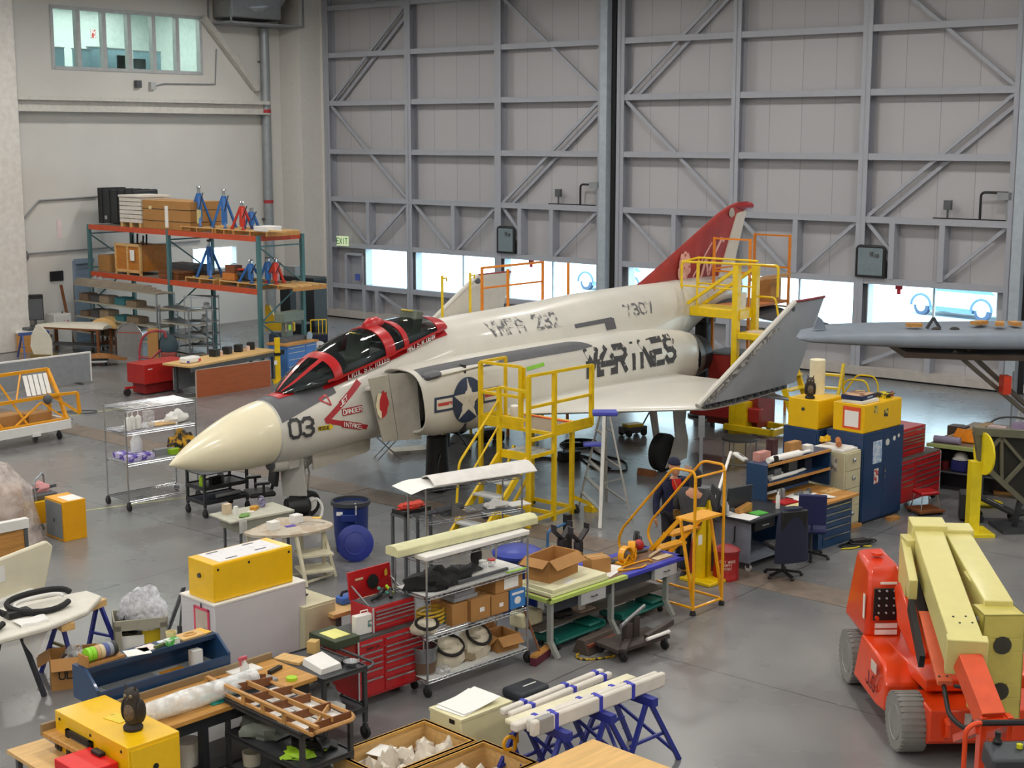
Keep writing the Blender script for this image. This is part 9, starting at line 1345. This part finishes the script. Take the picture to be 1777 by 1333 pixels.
solo('grey_bag_stuff','grey bag of parts on the lower tray of the tray cart','bag',M('#85888a',.8),crumple((0,0,0),.24,.3,.2,12),loc=W(trc,.3,.45,.366)); solo('white_box_low','white box on the lower tray of the tray cart','box',WHT,BX(0,0,0,.28,.3,.1),loc=W(trc,.05,.04,.366),rz=Q)
o=A(523,1275,.95); t=thing('three_tier_cart','grey three-tier cart under the wooden flap frame, packed with plants and tools','cart',(o.x,o.y,0),Q); ttc=t; traycart(t,.65,1.33,.94,(.2,.56,.92),DST,.03,.075,False)
for i,(a,b,c,d) in enumerate(((.04,.1,.3,.35),(.34,.5,.28,.35),(.05,.55,.28,.32),(.3,.9,.3,.32),(.05,.95,.22,.3),(.36,.08,.26,.35))): solo('white_sheet','white foam sheet under the wooden flap frame, %s bay'%('first','second','third','fourth','fifth','sixth')[i],'sheet',PAP,BX(0,0,0,c,d,.008),loc=W(ttc,a,b,.936),rz=Q)
for i,(n,l,c,m,r,x,y,z) in enumerate((('green_sprig','bunch of lime green ties on the middle tray','ties',LIM,(.2,.14,.08),.25,.3,.576),('plier_heap','heap of black tools on the middle tray','tools',BLK,(.2,.2,.12),.42,.35,.576),('grey_plastic_bag','grey plastic bags on the middle tray end','bags',M('#7f8680',.7),(.22,.26,.18),.3,1.0,.576),('dark_rag_heap','dark rags on the lowest tray','rags',M('#4a4d4c',.8),(.24,.3,.2),.32,.5,.216))): solo(n,l,c,m,crumple((0,0,0),*r,31+i,9,.4),loc=W(ttc,x,y,z),rz=Q)
solo('cream_tub','cream tub on the lowest tray of the three-tier cart','tub',OFF,LT([(.09,0),(.1,.14),(.09,.14),(.08,.02),(0,.02)],16),loc=W(ttc,.2,1.15,.216))
o=A(543,1271,1.0); t=thing('wooden_flap_frame','skeleton wooden flap frame with ribs lying across the three-tier cart','wooden frame',(o.x,o.y,.955),math.radians(135)); FW_=M('#b98a50',.55,kind='wood',var=.2,scale=8,name='spruce_frame'); RIBS=(.06,.42,.78,1.12,1.5,1.78)
mesh('front_spar',FW_,BX(0,-.015,.0,1.82,.015,.03),BX(-.08,-.02,.1,1.82,.02,.13),*[BX(x,-.02,0,x+.06,.02,.12) for x in RIBS[1:]],parent=t); mesh('rear_spar',FW_,PT([(.0,-.02,.03),(.0,-.5,.03),(.1,-.58,.03),(1.5,-.52,.03),(1.6,-.5,.03)],.022,6,fillet=.1),parent=t)
for x in RIBS: mesh('rib',M('#7a4a28',.55,kind='wood',scale=8,name='rib_brown'),RB((x,0,.06),(min(x*.92,1.5)+.03,-.54,.04),.012,.09),parent=t)
mesh('stringer',FW_,RB((.05,-.28,.08),(1.6,-.26,.08),.02,.05),RB((.1,-.1,.05),(.4,-.5,.05),.02,.05),parent=t)
# yellow cabinet in the corner
o=A(222,1299,1.1); t=thing('corner_safety_cabinet','yellow safety cabinet in the near corner with an owl figure on top','safety cabinet',(o.x,o.y,0),Q+.02); ycb=t; mesh('body',YCAB,BX(0,0,.05,.56,1.34,1.1),parent=t,bev=.008); mesh('door',YCAB,BX(.02,-.012,.08,.54,0,1.06),parent=t); mesh('plinth',BLK,BX(.03,.03,0,.53,1.3,.05),parent=t); mesh('vent_hole',BLK,*[X(LT([(0,0),(.016,0),(.016,.005),(0,.005)],8),(0,y,1.03),(0,-PI/2,0)) for y in (.12,.67,1.25)],X(LT([(0,0),(.03,0),(.03,.006),(0,.006)],12),(.28,-.012,.84),(PI/2,0,0)),parent=t)
t=owl('dark brown horned owl decoy on the yellow cabinet in the near corner',W(ycb,.28,.36,1.101),Q-1.1,.92); solo('yellow_card','yellow printed card lying on the corner cabinet behind the owl','card',M('#e8cc3a',.5,hx2='#b0962a',scale=14,thr=.62),BX(0,0,0,.16,.24,.006),loc=W(ycb,.26,.56,1.101),rz=Q+.2)
t=thing('picture_frame','black framed grey picture hanging on the corner cabinet','picture',W(ycb,-.001,.62,.32),Q+.02); mesh('frame',BLK,*[BX(-.03,a,b,0,c,d) for a,b,c,d in ((0,0,.06,.66),(.42,0,.48,.66),(0,0,.48,.06),(0,.6,.48,.66))],parent=t); mesh('picture',M('#6f7078',.4,var=.15),BX(-.02,.06,.06,-.01,.42,.6),parent=t)
t=thing('red_box','bright red box with a black clip at the foot of the corner cabinet','box',W(ycb,-.3,.15,.0),Q+.02); mesh('body',M('#e0161c',.4,name='box_red'),BX(-.1,0,0,.28,.5,.93),parent=t,bev=.01); mesh('clip',BLK,BX(.2,.2,.93,.27,.36,.97),parent=t,bev=.008)
t=thing('side_bench','small wooden bench top at the picture corner by the yellow cabinet'.replace('picture','front'),'bench',A(62,1333,.7),Q); t.location.z=0; mesh('top',WOODL,BX(0,-.3,.66,.4,.6,.7),parent=t); legs4(t,DGR,.4,.5,.66,.05)
# ================= FOREGROUND RIGHT =================
o=A(800,1250,.6); t=thing('cream_box','cream painted box with drawing sheets on its lid','box',(o.x,o.y,0),Q); crb=t; mesh('body',M('#dfd9ad',.5,var=.03,name='box_cream'),BX(0,0,0,.76,.5,.59),parent=t,bev=.01); mesh('lid',M('#e2dcb2',.5,name='lid_cream'),BX(-.005,-.005,.57,.765,.505,.6),parent=t); mesh('latch',BLK,BX(-.006,.1,.52,.0,.18,.57),parent=t); 
for i in range(2): solo('drawing_sheet',('curled white drawing sheet on the cream box, upper one','white drawing sheet under the curled one on the cream box')[i],'sheet',PAP,SHT(lambda u,v:(.55*u,.42*v,.006+.05*u*u+.0*i),8,3,.004),loc=W(crb,.1-.03*i,.06-.02*i,.612-.01*i),rz=Q+.08*i)
def crate(l,px,py,z,ln,wd):
    o=A(px,py,z); t=thing('wooden_crate',l,'crate',(o.x,o.y,0),Q+PI); h=z
    mesh('end_board',WOODL,BX(0,0,0,.03,wd,h),parent=t); mesh('end_board',WOODL,BX(ln-.03,0,0,ln,wd,h),parent=t); mesh('side_board',WOODL,BX(.03,0,0,ln-.03,.03,h),parent=t); mesh('side_board',WOODL,BX(.03,wd-.03,0,ln-.03,wd,h),parent=t); mesh('rim',M('#c99a4c',.5,kind='wood',name='rim_wood'),BX(-.01,-.01,h-.03,ln+.01,.045,h),BX(-.01,wd-.045,h-.03,ln+.01,wd+.01,h),BX(-.01,.045,h-.03,.045,wd-.045,h),BX(ln-.045,.045,h-.03,ln+.01,wd-.045,h),parent=t); mesh('floor',WOODD,BX(.03,.03,.0,ln-.03,wd-.03,h*.45),parent=t); return t
c1=crate('open wooden crate of cream plaster castings with a white note','x' and 737,1248,.5,1.25,.8); c2=crate('second open wooden crate of castings next to the tabletop',839,1284,.5,1.2,.78); CAST=M('#ded5c6',.75,var=.06,name='plaster_cream'); rnd=random.Random(21)
for n,(cr_,pos) in enumerate(((c1,[(.2,.2),(.35,.4),(.22,.6),(.5,.22),(.55,.5),(.75,.3),(.8,.58),(1.0,.25),(1.02,.5),(.45,.66),(.9,.68)]),(c2,[(.3,.25),(.35,.5),(.6,.3),(.65,.55),(.9,.4)]))):
    for i,(x,y) in enumerate(pos):
        r=rnd.uniform(.1,.15); nm=('first','second','third','fourth','fifth','sixth','seventh','eighth','ninth','tenth','eleventh')[i]
        solo('plaster_casting','cream plaster casting in the %s crate'%('note-topped','tabletop-side')[n],'casting',CAST,crumple((0,0,0),r,r*.85,.16+.05*(i%3),40+i+20*n,9,.32),loc=W(cr_,x,y,.226),rz=rnd.uniform(0,3),group='castings in the %s crate'%('note-topped','tabletop-side')[n])
solo('note_sheet','white note sheet lying on the castings in the crate','note',PAP,BX(0,0,0,.28,.2,.004),loc=W(c1,.85,.3,.42),rz=Q+.3)
o=A(1029,1282,.75); t=thing('wood_tabletop','light wooden tabletop at the bottom edge, on dark legs','table',(o.x,o.y,0),Q+PI+.02); mesh('top',M('#dcb16c',.45,kind='wood',var=.12,scale=5,name='tabletop_wood'),BX(0,0,.71,1.25,1.25,.75),parent=t,bev=.006); legs4(t,DGR,1.25,1.25,.71,.07,.1)
# padded bars on blue horses
HB_=M('#29358f',.4,name='horse_royal_blue')
def bluehorse(l,x,y,rz): t=thing('steel_sawhorse',l,'sawhorse',(x,y,0),rz); trestle(t,.75,.83,HB_,.46); mesh('cross_brace',HB_,RB((.02,-.4,.1),(.73,-.1,.62),.03),RB((.02,.4,.1),(.73,.1,.62),.03),parent=t); return t
b0=A(922,1258,.93); dv=Vector((math.cos(.76),math.sin(.76),0)); nv=Vector((-math.sin(.76),math.cos(.76),0))
for i,(d,l) in enumerate(((.3,'blue steel sawhorse at the rope end of the padded bars'),(.95,'blue steel sawhorse under the middle of the padded bars'),(1.6,'blue steel sawhorse at the far end of the padded bars'))): p=b0+dv*d-nv*.22; bluehorse(l,p.x,p.y,.76+PI/2)
PADW=M('#dcd6cc',.8,var=.06,name='padding_white')
for i,(o_,y,z,ln,w,h,l) in enumerate(((-.05,-.05,0,2.0,.07,.16,'padded white bar nearest the tabletop with blue tape bands'),(.0,.05,0,1.95,.06,.14,'padded bar second from the tabletop'),(-.1,.16,.0,1.6,.1,.09,'padded bar third from the tabletop'),(-.02,.3,.0,1.85,.15,.06,'broad cream board among the padded bars'),(.1,.42,.0,1.6,.07,.08,'round padded bar second from the far side'),(.1,.54,0,1.6,.07,.08,'padded bar on the far side nearest the ramp'))):
    p=b0+dv*o_+nv*y; t=thing('padded_bar',l,'padded bar',(p.x,p.y,.832+z),.76+(.05 if i>3 else 0),'padded bars on the sawhorses'); mesh('bar',PADW if i!=3 else M('#e2dcbe',.7),BX(0,-w/2,0,ln,w/2,h),parent=t,bev=.02)
    if i!=3:
        for k,x in enumerate((.3,.95,1.45)): mesh('tape_band',BTP,BX(x,-w/2-.004,-.0,x+.05,w/2+.004,h+.004),parent=t)
    if i<1: mesh('grey_wrap',M('#9c9a98',.8),BX(.08,-w/2-.006,.0,.28,w/2+.006,h+.006),parent=t,bev=.01)
for i,(px,py) in enumerate(((884,1290),(893,1262))): solo('yellow_hook','yellow lifting hook hanging at the end of the padded bars, %s'%('lower','upper')[i],'hook',M('#e0a010',.4),PT([(.07*math.cos(a),0,.07*math.sin(a)) for a in [k*PI/8 for k in range(14)]],.02,8),TB((.07,0,0),(.07,0,-.2),.02),loc=A(px,py,.6),rz=.6+.6*i)
for i,c in enumerate(('#b0181c','#d8a010','#7a1418','#b0181c','#d09a18')): solo('ratchet_strap',('red','amber','maroon','second red','second amber')[i]+' ratchet strap heaped under the padded bars','strap',M(c,.6),crumple((0,0,0),.16,.1,.22,50+i,8,.5),loc=tuple(b0+dv*(.45+.13*i)-nv*(.02-.1*(i%2)))[:2]+(0,))
t=thing('floor_case','flat dark case with a white arrow on the floor behind the cream box','case',A(905,1222),Q); mesh('body',M('#2c3138',.5),BX(0,0,0,.5,.35,.12),parent=t,bev=.04); mesh('arrow',PAP,RB((.2,.17,.121),(.42,.17,.121),.02,.004),parent=t)
# ================= CAMERA / VIEW =================
cd=bpy.data.cameras.new('camera'); co=bpy.data.objects.new('camera',cd); C.objects.link(co)
cd.sensor_width=36; cd.lens=36*F_PX/1777; co.location=(0,0,EYE); co.rotation_euler=(PI/2-TH,0,0); cd.clip_end=300
sc=bpy.context.scene; sc.camera=co
sc.view_settings.view_transform='Standard'; sc.view_settings.look='None'; sc.view_settings.gamma=1; sc.view_settings.exposure=.22; sc.view_settings.use_curve_mapping=False
sc.cycles.max_bounces=6; sc.cycles.diffuse_bounces=3; sc.cycles.glossy_bounces=3; sc.cycles.transparent_max_bounces=12; sc.cycles.caustics_reflective=False; sc.cycles.caustics_refractive=False; sc.cycles.sample_clamp_indirect=6
bpy.context.view_layer.update()
